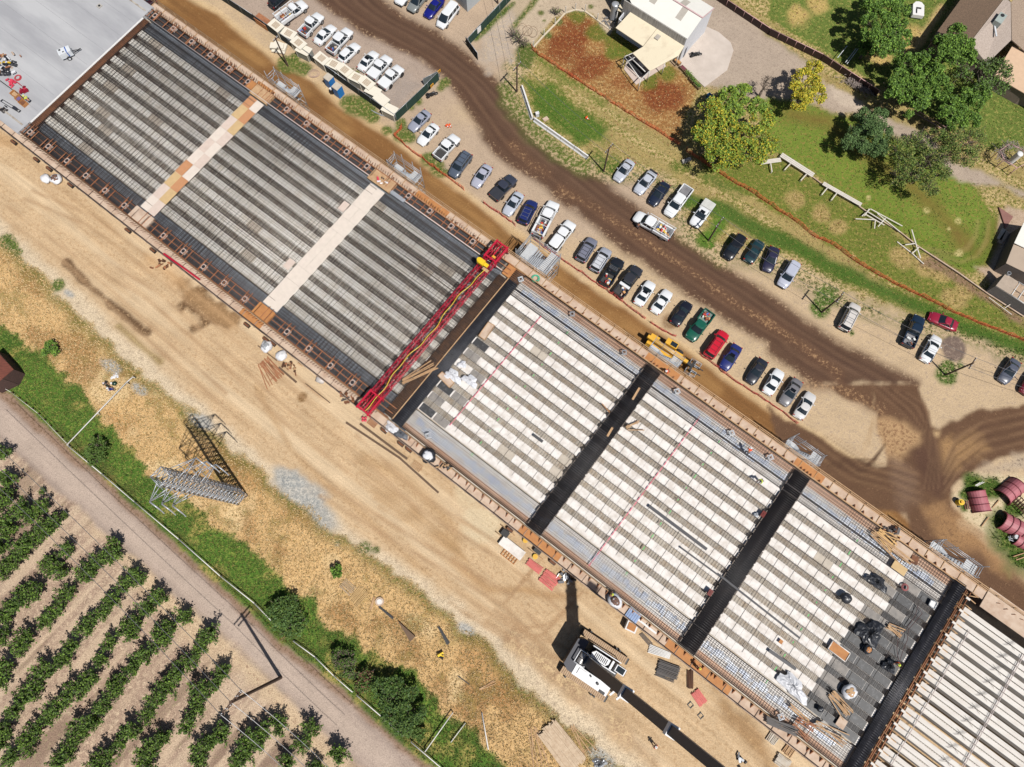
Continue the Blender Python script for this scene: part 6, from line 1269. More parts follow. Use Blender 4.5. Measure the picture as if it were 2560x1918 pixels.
b = MB(); b.poly([T(2, 0, *p) for p in ((965, 600), (1070, 735), (1330, 575), (1240, 470), (1150, 400), (1000, 500))], -.05, .1); tag(b.build('patio_slab', mat('slab_pink', (216, 196, 184), .8, var=.06)), None, None, None, 'structure')
b = MB(); b.poly([T(2, 0, *p) for p in ((1680, 235), (1780, 280), (1885, 370), (1910, 440), (1855, 610), (1660, 755), (1560, 660), (1390, 530), (1480, 400))], -.05, .12); tag(b.build('concrete_pad', mat('pad_concrete', (222, 208, 196), .85, rgb2=(204, 190, 178), sc=.5)), None, None, None, 'structure')
tb = thing('patio_table', 'long black table on the patio slab under the open roof frame', 'table', (*T(2, 0, 1085, 590, .8), .1), radians(-45)); b = MB(); b.box(0, 0, .7, 3.4, 1.0, .08); b.build('table_top', m_trim, tb)
for x in (-1.5, 1.5):
    for y_ in (-.4, .4): MB().box(x, y_, 0, .08, .08, .7).build('leg', m_trim, tb)
ch = thing('white_locker', 'white chest beside the black patio table', 'chest', (*T(2, 0, 1105, 560, .8), .1), radians(-45)); b = MB(); b.box(0, .5, 0, .9, .7, .8); b.build('chest', m_wh, ch); b = MB(); b.box(0, .5, .81, .94, .74, .06); b.build('lid', m_wh, ch)
# planters beside the pad
for i, (x, y, col) in enumerate(((1430, 530, (206, 150, 90)), (1480, 590, (120, 60, 70)), (1525, 640, (110, 120, 60)), (1560, 690, (110, 104, 60)), (1600, 735, (70, 90, 46)))):
    p_ = T(2, 0, x, y, .5); o = thing('planter_box', ['orange timber planter nearest the warehouse corner', 'dark red planter with blue pot beside the pad', 'planter with pale green plants in the middle of the row', 'planter with dry soil, fourth beside the pad', 'planter with dark leafy plants at the far end of the row'][i], 'planter', (*p_, 0), radians(-50)); b = MB(); b.box(0, 0, 0, 1.25, .65, .55); b.build('box', mat('planter_wood', (150, 120, 90), .9), o); b = MB(); b.box(0, 0, .55, 1.1, .5, .05); s_ = b.build('soil', mat('soil%d' % i, col, .9), o)
    if i > 1: leafmesh('plant', RNG.normal(size=(160, 3))*[.4, .2, .12]+[0, 0, .75], .14, Gd, s_)
for p, lab in (((1700, 830), 'blue bin at the upper end of the bin group under the tree'), ((1690, 865), 'teal bin beside the blue bin under the tree')):
    o = thing('wheelie_bin', lab, 'bin', (*T(2, 0, *p, .8), 0), radians(30)); c_ = (34, 92, 130) if 'blue' in lab[:5] else (30, 110, 110); b = MB(); b.box(0, 0, .1, .6, .6, .95, 0, 1.1); b.build('body', paint_m(c_), o); b = MB(); b.box(0, 0, 1.06, .7, .72, .08); b.build('lid', paint_m(c_), o)
# tank, side roof
tp = T(2, 0, 870, 165); tk = thing('steel_tank', 'tall grey cylindrical tank standing beside the warehouse', 'tank', (*tp, 0)); MB().cyl(0, 0, .4, .62, 2.9, 20).build('cylinder', m_galv, tk); MB().blob((0, 0, 3.25), (.62, .62, .22), 2, 18, 6, 0).build('dome', m_galv, tk); bars_mesh('leg', [((x, y, 0), (x, y, .6)) for x in (-.4, .4) for y in (-.4, .4)], .1, .1, m_galv, tk)
sh = thing('side_shelter', 'narrow cream roofed shelter cut by the top edge beside the warehouse', 'shelter', (0, 0, 0)); b = MB(); slab(b, [T3(2, 0, 910, 90, 3), T3(2, 0, 945, 100, 3), T3(2, 0, 1040, -40, 3), T3(2, 0, 1060, -120, 3), T3(2, 0, 975, -70, 3)], .12); b.build('roof', m_croof, sh)
bars_mesh('post', [((*T(2, 0, x, y, 3), 0), (*T(2, 0, x, y, 3), 2.9)) for x, y in ((915, 85), (1035, -30), (980, -60))], .12, .12, m_wf, sh)
b = MB(); p_ = T(2, 0, 825, 175, .3); 
for k in range(26): b.box(p_[0]+random.gauss(0, .7), p_[1]+random.gauss(0, .7), 0, random.uniform(.1, .7), .15, random.uniform(.1, .4), random.uniform(0, 3))
tag(b.build('scrap_heap', m_stl), 'heap of grey scrap metal at the foot of the tank', 'scrap', None, None)
# grey shed at the top
sg = thing('grey_shed', 'grey metal shed with white panel seams cut by the top edge beside the parked van', 'shed', (0, 0, 0)); mg = mat('shed_grey', (196, 202, 206), .6, var=.04)
c0, c1, c2 = T(1, 0, 1825, 105, 0), T(1, 0, 1960, -20, 0), T(1, 0, 1650, -60, 0); b = MB(); b.poly([c0, c1, (c1[0]+c2[0]-c0[0], c1[1]+c2[1]-c0[1]), c2], 0, 2.7); b.build('wall', mg, sg); b = MB(); b.poly([c0, c1, (c1[0]+c2[0]-c0[0], c1[1]+c2[1]-c0[1]), c2], 2.72, 2.85); b.build('roof', m_wroof, sg)
# house at the upper right
hs = thing('tiled_house', 'house with brown tiled and pale gravel roofs at the upper right', 'house', (0, 0, 0)); m_tile = mat('brown_tiles', (150, 122, 98), .85, rgb2=(112, 92, 74), sc=9, thr=(.42, .58)); m_tile2 = mat('pale_tiles', (196, 180, 168), .9, rgb2=(172, 156, 144), sc=7, thr=(.42, .6)); m_tan = mat('tan_flat_roof', (226, 192, 160), .85, var=.06)
b = MB(); slab(b, [T3(3, 0, 1403, 352, 3), T3(3, 0, 1755, 470, 3), T3(3, 0, 1745, 360, 4.9), T3(3, 0, 2040, -20, 4.9), T3(3, 0, 2220, -260, 4.9), T3(3, 0, 1900, -330, 3)], .15); ra = b.build('tiled_roof', m_tile, hs)
b = MB(); slab(b, [T3(3, 0, 1748, 362, 4.9), T3(3, 0, 1762, 475, 3), T3(3, 0, 1895, 545, 3), T3(3, 0, 2100, 345, 4.0), T3(3, 0, 2095, 20, 4.9), T3(3, 0, 2045, -20, 4.9)], .15); rb = b.build('gravel_roof', m_tile2, hs)
b = MB(); slab(b, [T3(3, 0, 2098, 20, 4.9), T3(3, 0, 2105, 345, 4.0), T3(3, 0, 2260, 480, 3.0), T3(3, 0, 2450, 200, 3.0), T3(3, 0, 2300, -200, 4.9)], .15); b.build('gravel_roof', mat('pale_tiles_brown', (182, 160, 140), .9, rgb2=(150, 130, 112), sc=9, thr=(.42, .58)), hs)
b = MB(); slab(b, [T3(3, 0, 2112, 392, 2.9), T3(3, 0, 1952, 655, 2.7), T3(3, 0, 2230, 815, 2.7), T3(3, 0, 2500, 980, 2.7), T3(3, 0, 2600, 620, 2.9)], .12); b.build('flat_roof', m_tan, hs)
b = MB(); P = [T(3, 0, *p, 3) for p in ((1430, 352), (1765, 460), (1890, 525), (1970, 640), (2240, 790), (2600, 900))]
for a, c in zip(P, P[1:]): wall(b, a, c, 0, 2.7)
wall(b, T(3, 0, 1430, 352, 3), T(3, 0, 1900, -290, 3), 0, 2.8); b.build('wall', mat('house_wall', (150, 132, 118), .9), hs)
p_ = T(3, 0, 1980, 190, 4.5); ac = thing('air_conditioner', 'grey air conditioner unit on the pale gravel roof', 'air conditioner', (*p_, 4.3), radians(52)); b = MB(); b.box(0, 0, 0, 2.1, 1.2, 1.1); b.build('casing', mat('ac_grey', (176, 186, 180), .5), ac); MB().cyl(.55, .05, 1.1, .32, .05, 16).build('fan', m_trim, ac)
b = MB(); b.bar((-1.0, 0, .2), (-2.4, -1.2, .0), .25, .2); b.build('duct', m_hl, ac)
o = MB().box(0, 0, 0, .5, .5, .45).build('roof_hatch', m_hl, None, (*T(3, 0, 1905, 258, 4), 3.9)); tag(o, 'small white vent box on the gravel roof left of the air conditioner', 'vent')
bt = thing('white_boat', 'white covered boat parked in the meadow beside the tall green tree', 'boat', (*T(3, 0, 1290, 92, .6), 0), radians(80)); b = MB(); b.poly([(-1.3, -.95), (.9, -.95), (1.5, -.5), (1.6, 0), (1.5, .5), (.9, .95), (-1.3, .95)], .3, .95); b.build('hull', m_bar_, bt); b = MB(); b.box(.15, 0, .95, .25, .8, .1); b.box(-.5, .35, .95, .9, .12, .14); b.build('cockpit', m_trim, bt)
# sheds at the right edge
rs = thing('shed_group', 'low shed with white metal and flat tan roofs at the right edge', 'shed', (0, 0, 0))
b = MB(); slab(b, [T3(3, 1, 2125, 440, 3.2), T3(3, 1, 2209, 480, 3.2), T3(3, 1, 2420, 560, 3.2), T3(3, 1, 2500, 300, 3.2), T3(3, 1, 2209, 260, 3.2), T3(3, 1, 2195, 290, 3.2)], .1); b.build('white_roof', m_wroof, rs)
b = MB(); slab(b, [T3(3, 1, 2120, 452, 2.9), T3(3, 1, 2055, 615, 2.9), T3(3, 1, 2230, 700, 2.9), T3(3, 1, 2480, 820, 2.9), T3(3, 1, 2500, 600, 2.9)], .1); b.build('tan_roof', mat('flat_tan2', (190, 170, 150), .85, var=.06, sc=.4), rs)
b = MB(); P = [T(3, 1, *p, 2.9) for p in ((2200, 290), (2120, 455), (2060, 612), (2225, 692), (2500, 815))]
for a, c in zip(P, P[1:]): wall(b, a, c, 0, 2.8)
b.build('wall', mat('shed_dark_wall', (110, 100, 94), .9), rs)
r2 = thing('small_shed', 'small tan roofed shed with open white roof frame below the right edge shed', 'shed', (0, 0, 0))
b = MB(); slab(b, [T3(3, 1, 2050, 705, 2.4), T3(3, 1, 1968, 808, 2.4), T3(3, 1, 2090, 885, 2.4), T3(3, 1, 2160, 775, 2.4)], .1); b.build('roof', mat('flat_tan3', (186, 168, 150), .85), r2)
b = MB(); P = [T(3, 1, *p, 2.4) for p in ((2050, 707), (1970, 808), (2090, 883), (2300, 1020))]
for a, c in zip(P, P[1:]): wall(b, a, c, 0, 2.3)
b.build('wall', mat('shed_mid_wall', (140, 134, 132), .9), r2)
segs = [(T3(3, 1, 2090, 885, 2.35), T3(3, 1, 2300, 1020, 2.35)), (T3(3, 1, 2160, 775, 2.35), T3(3, 1, 2400, 930, 2.35))]+[(T3(3, 1, 2100+k*55, 890+k*36, 2.35), T3(3, 1, 2170+k*55, 785+k*36, 2.35)) for k in range(4)]
bars_mesh('roof_frame', segs, .12, .12, m_wf, r2)
o = thing('white_drum', 'grey white drum between the two tan roofed sheds', 'drum', (*T(3, 1, 2075, 705, 2.6), 0)); MB().cyl(0, 0, 0, .3, 2.8, 14).build('drum', m_galv, o); MB().cyl(0, 0, 2.8, .22, .03, 14).build('lid', m_trim, o)
b = MB(); b.poly([T(3, 1, *p, .2) for p in ((1990, 130), (2115, 215), (2050, 315))], 0, .25); tag(b.build('brown_deck', mat('deck_brown', (150, 106, 96), .9)), 'small triangular brown deck at the lawn corner', 'deck')
for i, (a, c) in enumerate((((2040, 320), (1995, 410)), ((2070, 340), (2000, 440)))):
    b = MB(); p0, p1 = T(3, 1, *a, .2), T(3, 1, *c, .2); b.bar((*p0, .12), (*p1, .12), .7, .2); tag(b.build('stone_kerb', m_wood if i else m_soff), ['pale stone kerb along the lawn edge, outer one', 'pink wooden kerb beside the stone kerb near the shed'][i], 'kerb')
# shade hut with white tank and brush
bh = thing('shade_hut', 'dark open shade hut with brushwood roof edges at the right', 'hut', (0, 0, 0)); b = MB(); P = [T3(3, 0, x, y, 2.2) for x, y in ((2090, 1240), (2209, 1300), (2280, 1380), (2150, 1450), (2040, 1380), (2000, 1300))]
segs = [(P[i], P[(i+1) % 6]) for i in range(6)]+[((p[0], p[1], 0), p) for p in P]; bars_mesh('frame', segs, .1, .1, m_pinkpipe, bh)
b = MB()
for k in range(150):
    t = random.random(); i = random.choice((0, 4, 5)); a, c = P[i], P[(i+1) % 6]; x = a[0]+(c[0]-a[0])*t+random.gauss(0, .3); y = a[1]+(c[1]-a[1])*t+random.gauss(0, .3); b.bar((x, y, 2.2), (x+random.gauss(0, .5), y+random.gauss(0, .5), 2.2+random.uniform(-.6, .3)), .05)
b.build('brushwood', mat('brush_grey', (160, 146, 138), .9), bh)
wt = thing('white_tank', 'upright white tank with round top inside the shade hut', 'tank', (*T(3, 0, 2085, 1400), 0)); MB().cyl(0, 0, 0, .5, 2.4, 18).build('tank_body', m_bar_, wt); MB().blob((0, 0, 2.4), (.5, .5, .15), 1, 16, 6, 0).build('tank_top', m_bar_, wt)
bp_ = T(3, 0, 770, 740, .3); b = MB()
for k in range(260): x, y = bp_[0]+random.gauss(0, 1.0)*1.5, bp_[1]; t = random.gauss(0, 1.2); x = bp_[0]+t*cos(radians(-32))+random.gauss(0, .35); y = bp_[1]+t*sin(radians(-32))+random.gauss(0, .35); a = random.uniform(0, 6.28); b.bar((x, y, random.uniform(.05, .6)), (x+cos(a)*.5, y+sin(a)*.5, random.uniform(.05, .7)), .06)
tag(b.build('brush_pile', mat('brush_grey', (160, 146, 138))), 'grey brushwood pile beside the dark corrugated fence', 'brush pile', None, 'stuff')
# barn at the left edge
bn = thing('old_barn', 'rusty red roofed barn cut by the left edge in the green grass', 'barn', (0, 0, 0)); m_rr = mat('rusty_roof', (150, 84, 66), .8, rgb2=(112, 62, 50), sc=1.2, stretch=(1, 6, 1, .9))
b = MB(); slab(b, [T3(0, 1, -40, 1365, 2.6), T3(0, 1, 115, 1530, 2.6), T3(0, 1, 20, 1610, 3.6), T3(0, 1, -140, 1440, 3.6)], .1); slab(b, [T3(0, 1, 20, 1612, 3.6), T3(0, 1, -140, 1442, 3.6), T3(0, 1, -260, 1530, 2.6), T3(0, 1, -90, 1700, 2.6)], .1); b.build('roof', m_rr, bn)
b = MB(); wall(b, T(0, 1, -35, 1370, 2.6), T(0, 1, 110, 1530, 2.6), 0, 2.5); wall(b, T(0, 1, 112, 1530, 2.6), T(0, 1, 20, 1608, 3.6), 0, 2.5, .15, 3.5); wall(b, T(0, 1, 20, 1608, 3.6), T(0, 1, -90, 1695, 2.6), 0, 3.5, .15, 2.5); b.build('wall', mat('barn_wall', (84, 58, 52), .9, var=.3, sc=4), bn)
# ---------------------------------------------------------------- props beside and on the bridge
def R_(lab, nm, cat_, p, z=0.0, rz=0.0, grp=None): return thing(nm, lab, cat_, (p[0], p[1], z), rz, grp)
DK = lambda c, r, x, y: T(c, r, x, y, 7.1)
# white slatted enclosures along the compound fence
m_tent = mat('enclosure_white', (246, 238, 220), .6, var=.03); m_slat = mat('slat_brown', (170, 140, 110), .8); m_clear = mat('grey_panel_side', (176, 176, 166), .4, rgb2=(140, 142, 136), sc=.8)
tl = [(170, 215, 1), (275, 275, 1), (365, 365, 1), (405, 415, 0), (565, 500, 1), (665, 540, 1), (765, 600, 1), (860, 655, 1), (955, 710, 1), (1005, 770, 0), (1080, 850, 0), (1150, 930, 0)]
for i, (x, y, sl) in enumerate(tl):
    p = T(1, 0, x, y, 2.0); o = R_(['first (highest in the picture) white enclosure with a brown slatted top in the compound row', 'second white enclosure with a grey slatted top from the upper end', 'third white enclosure with brown slats, before the gap in the row', 'plain sloping white enclosure just before the gap in the row', 'white enclosure with brown slats just after the gap in the row', 'white enclosure with slats, second after the gap', 'white enclosure with slats, third after the gap', 'white enclosure with slats, fourth after the gap', 'white enclosure with slats, last slatted one in the row', 'plain white enclosure next to the last slatted one', 'plain bright white enclosure, second from the fence corner', 'plain white enclosure at the compound fence corner'][i], 'slatted_enclosure', 'enclosure', p, 0, radians(-37+(8 if i % 2 else -4)), 'white enclosures along the compound fence')
    k = .0 if i % 2 else .25
    b = MB(); b.box(0, 0, .05, 2.3, 1.5, 1.55+k); b.build('side_panel', m_clear, o)
    b = MB(); b.box(0, 0, 1.6+k, 2.5, 1.7, .08); b.box(-1.15, -.75, 0, .08, .08, 1.6); b.box(1.15, -.75, 0, .08, .08, 1.6); rf_ = b.build('roof_panel', m_tent, o)
    if sl:
        b = MB()
        for j in range(6): b.box(-.5+j*.2, .0, 1.69+k, .09, 1.1, .03)
        b.build('roof_slats', m_slat, rf_)
o = R_('orange brown timber box at the upper end of the white enclosure row', 'timber_box', 'box', T(1, 0, 60, 185, .8), 0, radians(-37)); MB().box(0, 0, 0, 2.6, 1.3, 1.2).build('box', m_woodo, o); MB().box(0, 0, 1.2, 2.7, 1.4, .06).build('lid', m_rustl, o)
# portable toilets
for (x, y, lab) in ((636, 700, 'blue portable toilet, upper one of the pair by the haul road'), (708, 778, 'blue portable toilet, lower one of the pair by the haul road')):
    o = R_(lab, 'portable_toilet', 'toilet', T(1, 0, x, y, 1.2), 0, radians(-38)); mb_ = mat('toilet_blue', (34, 128, 206), .5, var=.06); MB().box(0, 0, .05, 1.2, 1.2, 2.1).build('cabin', mb_, o); MB().box(0, 0, 2.15, 1.28, 1.28, .12, 0, .92).build('roof', mat('toilet_roof', (206, 196, 180), .6), o)
    MB().box(-.62, 0, .15, .03, .8, 1.85).build('door', mat('toilet_door', (70, 110, 150), .5), o)
o = R_('white hand wash stand between the blue portable toilets', 'wash_stand', 'wash stand', T(1, 0, 650, 785, .6)); MB().box(0, 0, 0, .5, .5, 1.0).build('cabinet', m_trim, o); MB().cyl(0, 0, 1.0, .2, .25, 12).build('tank', m_bar_, o)
o = R_('stack of white pallets and boards beside the leaning pole', 'pallet_stack', 'pallets', T(1, 0, 195, 405, .5), 0, radians(-20))
for i in range(4): MB().box(random.uniform(-.2, .2), random.uniform(-.2, .2), i*.24, 2.3, 2.0-.3*i, .2, random.uniform(-.2, .3)).build('pallet', m_tent, o)
b = MB(); p = T(1, 0, 500, 640)
for k in range(3):
    for i in range(16): a0, a1 = i*2*pi/16, (i+1)*2*pi/16; b.bar((p[0]+cos(a0)*(.6+.2*k), p[1]+sin(a0)*(.5+.15*k), .05+.05*k), (p[0]+cos(a1)*(.6+.2*k), p[1]+sin(a1)*(.5+.15*k), .05+.05*k), .05)
tag(b.build('cable_coil', mat('cable_tan', (206, 176, 160))), 'tan coiled cable in the weeds above the portable toilets', 'cable')
b = MB()
for k in range(5): p = T(1, 0, 1040+k*8, 975+k*6); b.bar((p[0]-.9, p[1]+.5, .06+.02*k), (p[0]+.9, p[1]-.6+.1*k, .06+.02*k), .1)
tag(b.build('metal_strip_pile', m_galv), 'small pile of grey metal strips in the weeds near the fence corner', 'metal strips')
for x, y, lab, lt_ in ((1580, 625, 'orange sign on the grey gate leaf', ''), (1520, 745, 'small orange notice on the green fence', '')):
    o = thing('notice_sign', lab, 'sign', (*T(1, 0, x, y, 1.6), 1.5), radians(50)); b = MB(); b.box(0, 0, 0, .7, .04, .6); b.build('board', mat('sign_orange', (246, 178, 40), .6), o); b = MB(); b.box(0, -.03, .2, .45, .02, .08); b.box(0, -.03, .35, .45, .02, .08); b.build('writing', m_trim, o)
o = thing('notice_sign', 'white notice board lying against the green fence by the brown road', 'sign', (*T(1, 0, 1925, 255, 1.2), .6), radians(50)); MB().box(0, 0, 0, .9, .08, 1.1).build('board', m_bar_, o)
o = thing('fire_extinguisher', 'red and white extinguisher beside the white notice board', 'extinguisher', (*T(1, 0, 1900, 265, .5), 0)); MB().cyl(0, 0, 0, .16, .8, 12).build('bottle', paint_m((210, 40, 44)), o); MB().cyl(0, 0, .8, .08, .15, 8).build('valve', m_trim, o)
def cone(p, lab, fallen=False):
    o = R_(lab, 'traffic_cone', 'cone', p, .2 if fallen else 0); 
    if fallen: o.rotation_euler = (radians(85), 0, radians(40))
    b = MB(); b.cyl(0, 0, .04, .2, .6, 12, .04); c = b.build('cone', mat('cone_orange', (250, 100, 40), .6), o); MB().box(0, 0, 0, .5, .5, .05).build('base', mat('cone_orange', (250, 100, 40)), o); MB().cyl(0, 0, .3, .135, .14, 12, .1).build('band', m_bar_, c)
cone(T(2, 0, 640, 1020), 'orange traffic cone standing in the green grass', True); cone(T(1, 0, 1645, 1088), 'orange and white cone, left one of the fallen pair on the sand', True); cone(T(1, 0, 1668, 1085), 'orange cone, right one of the fallen pair on the sand', True)
o = R_('white meter box in the grass beside the bend of the white barrier', 'meter_box', 'box', T(2, 0, 218, 990, .4), 0, .4); MB().box(0, 0, 0, .55, .45, .85).build('box', m_hl, o); MB().box(0, 0, .85, .6, .5, .06).build('lid', m_bar_, o)
o = R_('pale stone slab beside the white meter box', 'stone_slab', 'stone', T(2, 0, 290, 1030)); MB().box(0, 0, 0, .9, .7, .12, .6).build('slab', m_wood, o)
for x, y, lab in ((1485, 1400, 'grey concrete block at the foot of the largest yellow tree'), (1520, 1385, 'small pale block beside the grey concrete block')):
    tag(MB().box(0, 0, 0, .8, .5, .5, .3).build('concrete_block', m_col, None, (*T(2, 0, x, y), 0)), lab, 'block')
# wooden bleacher frames and broken white fence
m_grw = mat('weathered_white', (226, 218, 206), .85, var=.08)
def boards(lab, nm, cat_, L_, w=.14, z=.5, th=.06, m=None):
    x0, y0 = T(*L_[0][0]); b = MB()
    for k, (a, c) in enumerate(L_): p, q = T(*a, z), T(*c, z); b.bar((p[0]-x0, p[1]-y0, z+.07*(k % 3)), (q[0]-x0, q[1]-y0, z+.07*((k+1) % 3)), w, th)
    return tag(b.build(nm, m or m_grw, None, (x0, y0, 0)), lab, cat_)
def bench(lab, a, c, n, wd_, legs):
    p, q = T(*a, .7), T(*c, .7); hd = math.atan2(q[1]-p[1], q[0]-p[0]); L_ = math.dist(p, q); o = R_(lab, 'bleacher_bench', 'bench', p, 0, hd)
    for i in range(n): MB().box(L_/2, i*wd_*1.15, .65, L_, wd_, .06).build('seat_board', m_grw, o)
    for f in legs: b = MB(); b.bar((L_*f, n*wd_, .62), (L_*f-.2, -1.6, .5), .16, .1); b.bar((L_*f, 0, 0), (L_*f, 0, .62), .12); b.bar((L_*f-.2, -1.5, 0), (L_*f-.2, -1.5, .5), .12); b.build('leg_frame', m_grw, o)
bench('pale wooden bleacher of three boards beside the lawn, the middle one', (3, 0, 105, 1345), (3, 0, 385, 1525), 3, .26, (.35, .85))
bench('pale wooden bleacher pointing to the yellow tree, the left one', (3, 0, -60, 1415), (3, 0, 115, 1390), 3, .22, (.5, ))
bench('pale wooden bleacher below the middle one beside the dark rubble', (3, 0, 470, 1590), (3, 1, 800, 120), 3, .2, (.15, .4))
boards('long low timber edging between bleacher and fallen fence', 'timber_edging', 'edging', [((3, 0, 390, 1530), (3, 0, 480, 1600)), ((3, 1, 640, 20), (3, 1, 830, 160)), ((3, 1, 830, 160), (3, 1, 1140, 345)), ((3, 1, 1140, 345), (3, 1, 1300, 475)), ((3, 1, 1300, 475), (3, 1, 1640, 700)), ((3, 1, 1640, 700), (3, 1, 1900, 880)), ((3, 1, 1900, 880), (3, 1, 2209, 1080))], .16, .25, .12, m_wood)
boards('collapsed white rail fence of crossing bars at the lawn edge', 'collapsed_fence', 'fence', [((3, 1, 810, 210), (3, 1, 880, 150)), ((3, 1, 830, 210), (3, 1, 870, 150)), ((3, 1, 880, 150), (3, 1, 1160, 295)), ((3, 1, 850, 165), (3, 1, 1000, 260)), ((3, 1, 830, 190), (3, 1, 1000, 290)), ((3, 1, 940, 190), (3, 1, 1140, 345)), ((3, 1, 755, 232), (3, 1, 925, 242)), ((3, 1, 925, 240), (3, 1, 915, 320)), ((3, 1, 1010, 230), (3, 1, 950, 300))], .15)
boards('fallen white posts lying crosswise on the timber edging', 'fallen_posts', 'fence', [((3, 1, 1240, 325), (3, 1, 1280, 470)), ((3, 1, 1280, 470), (3, 1, 1312, 575)), ((3, 1, 1180, 460), (3, 1, 1270, 445)), ((3, 1, 1245, 530), (3, 1, 1300, 480))], .17)
boards('long thin white board lying below the timber edging', 'white_board', 'board', [((3, 1, 1115, 430), (3, 1, 1245, 535)), ((3, 1, 1245, 535), (3, 1, 1340, 625))], .16, .1)
boards('thin rail frame at the lower end of the timber edging', 'rail_frame', 'fence', [((3, 1, 1905, 910), (3, 1, 2100, 1060)), ((3, 1, 2040, 1005), (3, 1, 2110, 955))], .1, .5)
boards('leaning pale steel frame bars beside the dark fence', 'frame_bars', 'frame', [((3, 0, 600, 500), (3, 0, 680, 400)), ((3, 0, 680, 555), (3, 0, 790, 405)), ((3, 0, 665, 545), (3, 0, 760, 420))], .1, 1.0, .08, m_hl)
# pink steel casings at the right
m_pk = mat('pink_steel', (198, 118, 126), .6, rgb2=(168, 92, 102), sc=1.2); m_pkd = mat('pink_rib', (140, 60, 70), .7)
def casing(p, rz, r, L_, lab):
    o = R_(lab, 'steel_casing', 'steel form', p, 0, rz); n = 12; b = MB(); vs = []; 
    for x in (-L_/2, L_/2):
        for rr in (r, r-.08):
            for i in range(n+1): a = pi*i/n; vs.append((x, cos(a)*rr, sin(a)*rr*1.05+.02))
    k = n+1; fs = []
    for i in range(n): fs += [(i, i+1, 2*k+i+1, 2*k+i), (k+i+1, k+i, 3*k+i, 3*k+i+1), (i+1, i, k+i, k+i+1), (2*k+i, 2*k+i+1, 3*k+i+1, 3*k+i)]
    b.add(vs, fs, False); b.build('shell', m_pk, o)
    for x in (-L_/2, -L_/6, L_/6, L_/2):
        b = MB()
        for i in range(n): a0, a1 = pi*i/n, pi*(i+1)/n; b.bar((x, cos(a0)*(r+.05), sin(a0)*(r+.05)*1.05), (x, cos(a1)*(r+.05), sin(a1)*(r+.05)*1.05), .09, .12)
        b.build('rib', m_pkd, o)
casing(T(3, 2, 1850, 1010, 1), radians(97), 1.25, 2.9, 'pink half-round steel casing beside the yellow pump')
casing(T(3, 2, 2120, 920, 1), radians(215), 1.3, 3.2, 'pink half-round steel casing nearest the road junction, cut by the right edge')
casing(T(3, 2, 2130, 1215, 1), radians(150), 1.3, 3.0, 'pink half-round steel casing below the other two')
casing(T(3, 2, 2230, 1370, .7), radians(150), .9, 2.6, 'small dark pink casing at the lower right beside the white barrel')
o = R_('yellow pump standing beside a small pallet and the pink casing', 'pump', 'pump', T(3, 2, 1660, 1022, .6)); MB().cyl(0, 0, 0, .42, .9, 14).build('housing', m_yel, o); MB().box(.0, 0, .9, .35, .3, .2).build('motor', m_ty, o); MB().box(0, 0, 0, .3, 1.3, .12).build('base_bar', m_trim, o)
o = R_('small dark slatted pallet between the yellow pump and the casing', 'pallet', 'pallet', T(3, 2, 1720, 1045), 0, 0)
for k in range(4): MB().box(-.45+k*.3, 0, .1, .08, 1.2, .06).build('slat', m_pkd, o)
o = R_('dark rusty steel grid rack between the pink casings at the right edge', 'steel_rack', 'rack', T(3, 2, 2190, 1060, .5), 0, radians(-50)); segs = [((-1.4, y_, .9), (1.4, y_, .9)) for y_ in (-.7, 0, .7)]+[((x, -.7, .9), (x, .7, .9)) for x in np.arange(-1.4, 1.5, .4)]+[((x, y_, 0), (x, y_, .9)) for x in (-1.4, 1.4) for y_ in (-.7, .7)]; bars_mesh('grid', segs, .1, .1, m_brn, o)
o = R_('white barrel beside a grey folded frame at the lower right', 'barrel', 'barrel', T(3, 2, 2130, 1320, .5)); MB().cyl(0, 0, 0, .3, .9, 14).build('drum', m_bar_, o); MB().cyl(0, 0, .9, .26, .02, 14).build('lid', m_hl, o)
boards('grey folded metal frame beside the white barrel', 'folded_frame', 'frame', [((3, 2, 2070, 1320), (3, 2, 2130, 1350)), ((3, 2, 2070, 1340), (3, 2, 2130, 1365)), ((3, 2, 2075, 1355), (3, 2, 2090, 1310))], .1, .3, .1, m_galv)
boards('three thin white pipes lying on the green patch above the pink casing', 'white_pipes', 'pipes', [((3, 2, 1790, 880), (3, 2, 1850, 845)), ((3, 2, 1800, 882), (3, 2, 1862, 848)), ((3, 2, 1782, 876), (3, 2, 1830, 850))], .07, .5, .07, m_wf)
boards('loose timber lying across the cracked soil by the casings', 'loose_timber', 'timber', [((3, 2, 1935, 1070), (3, 2, 1990, 1005)), ((3, 2, 1840, 1230), (3, 2, 1900, 1150)), ((3, 2, 2110, 1490), (3, 2, 2209, 1460)), ((3, 2, 2140, 1520), (3, 2, 2209, 1495))], .12, .08, .1, m_timber)
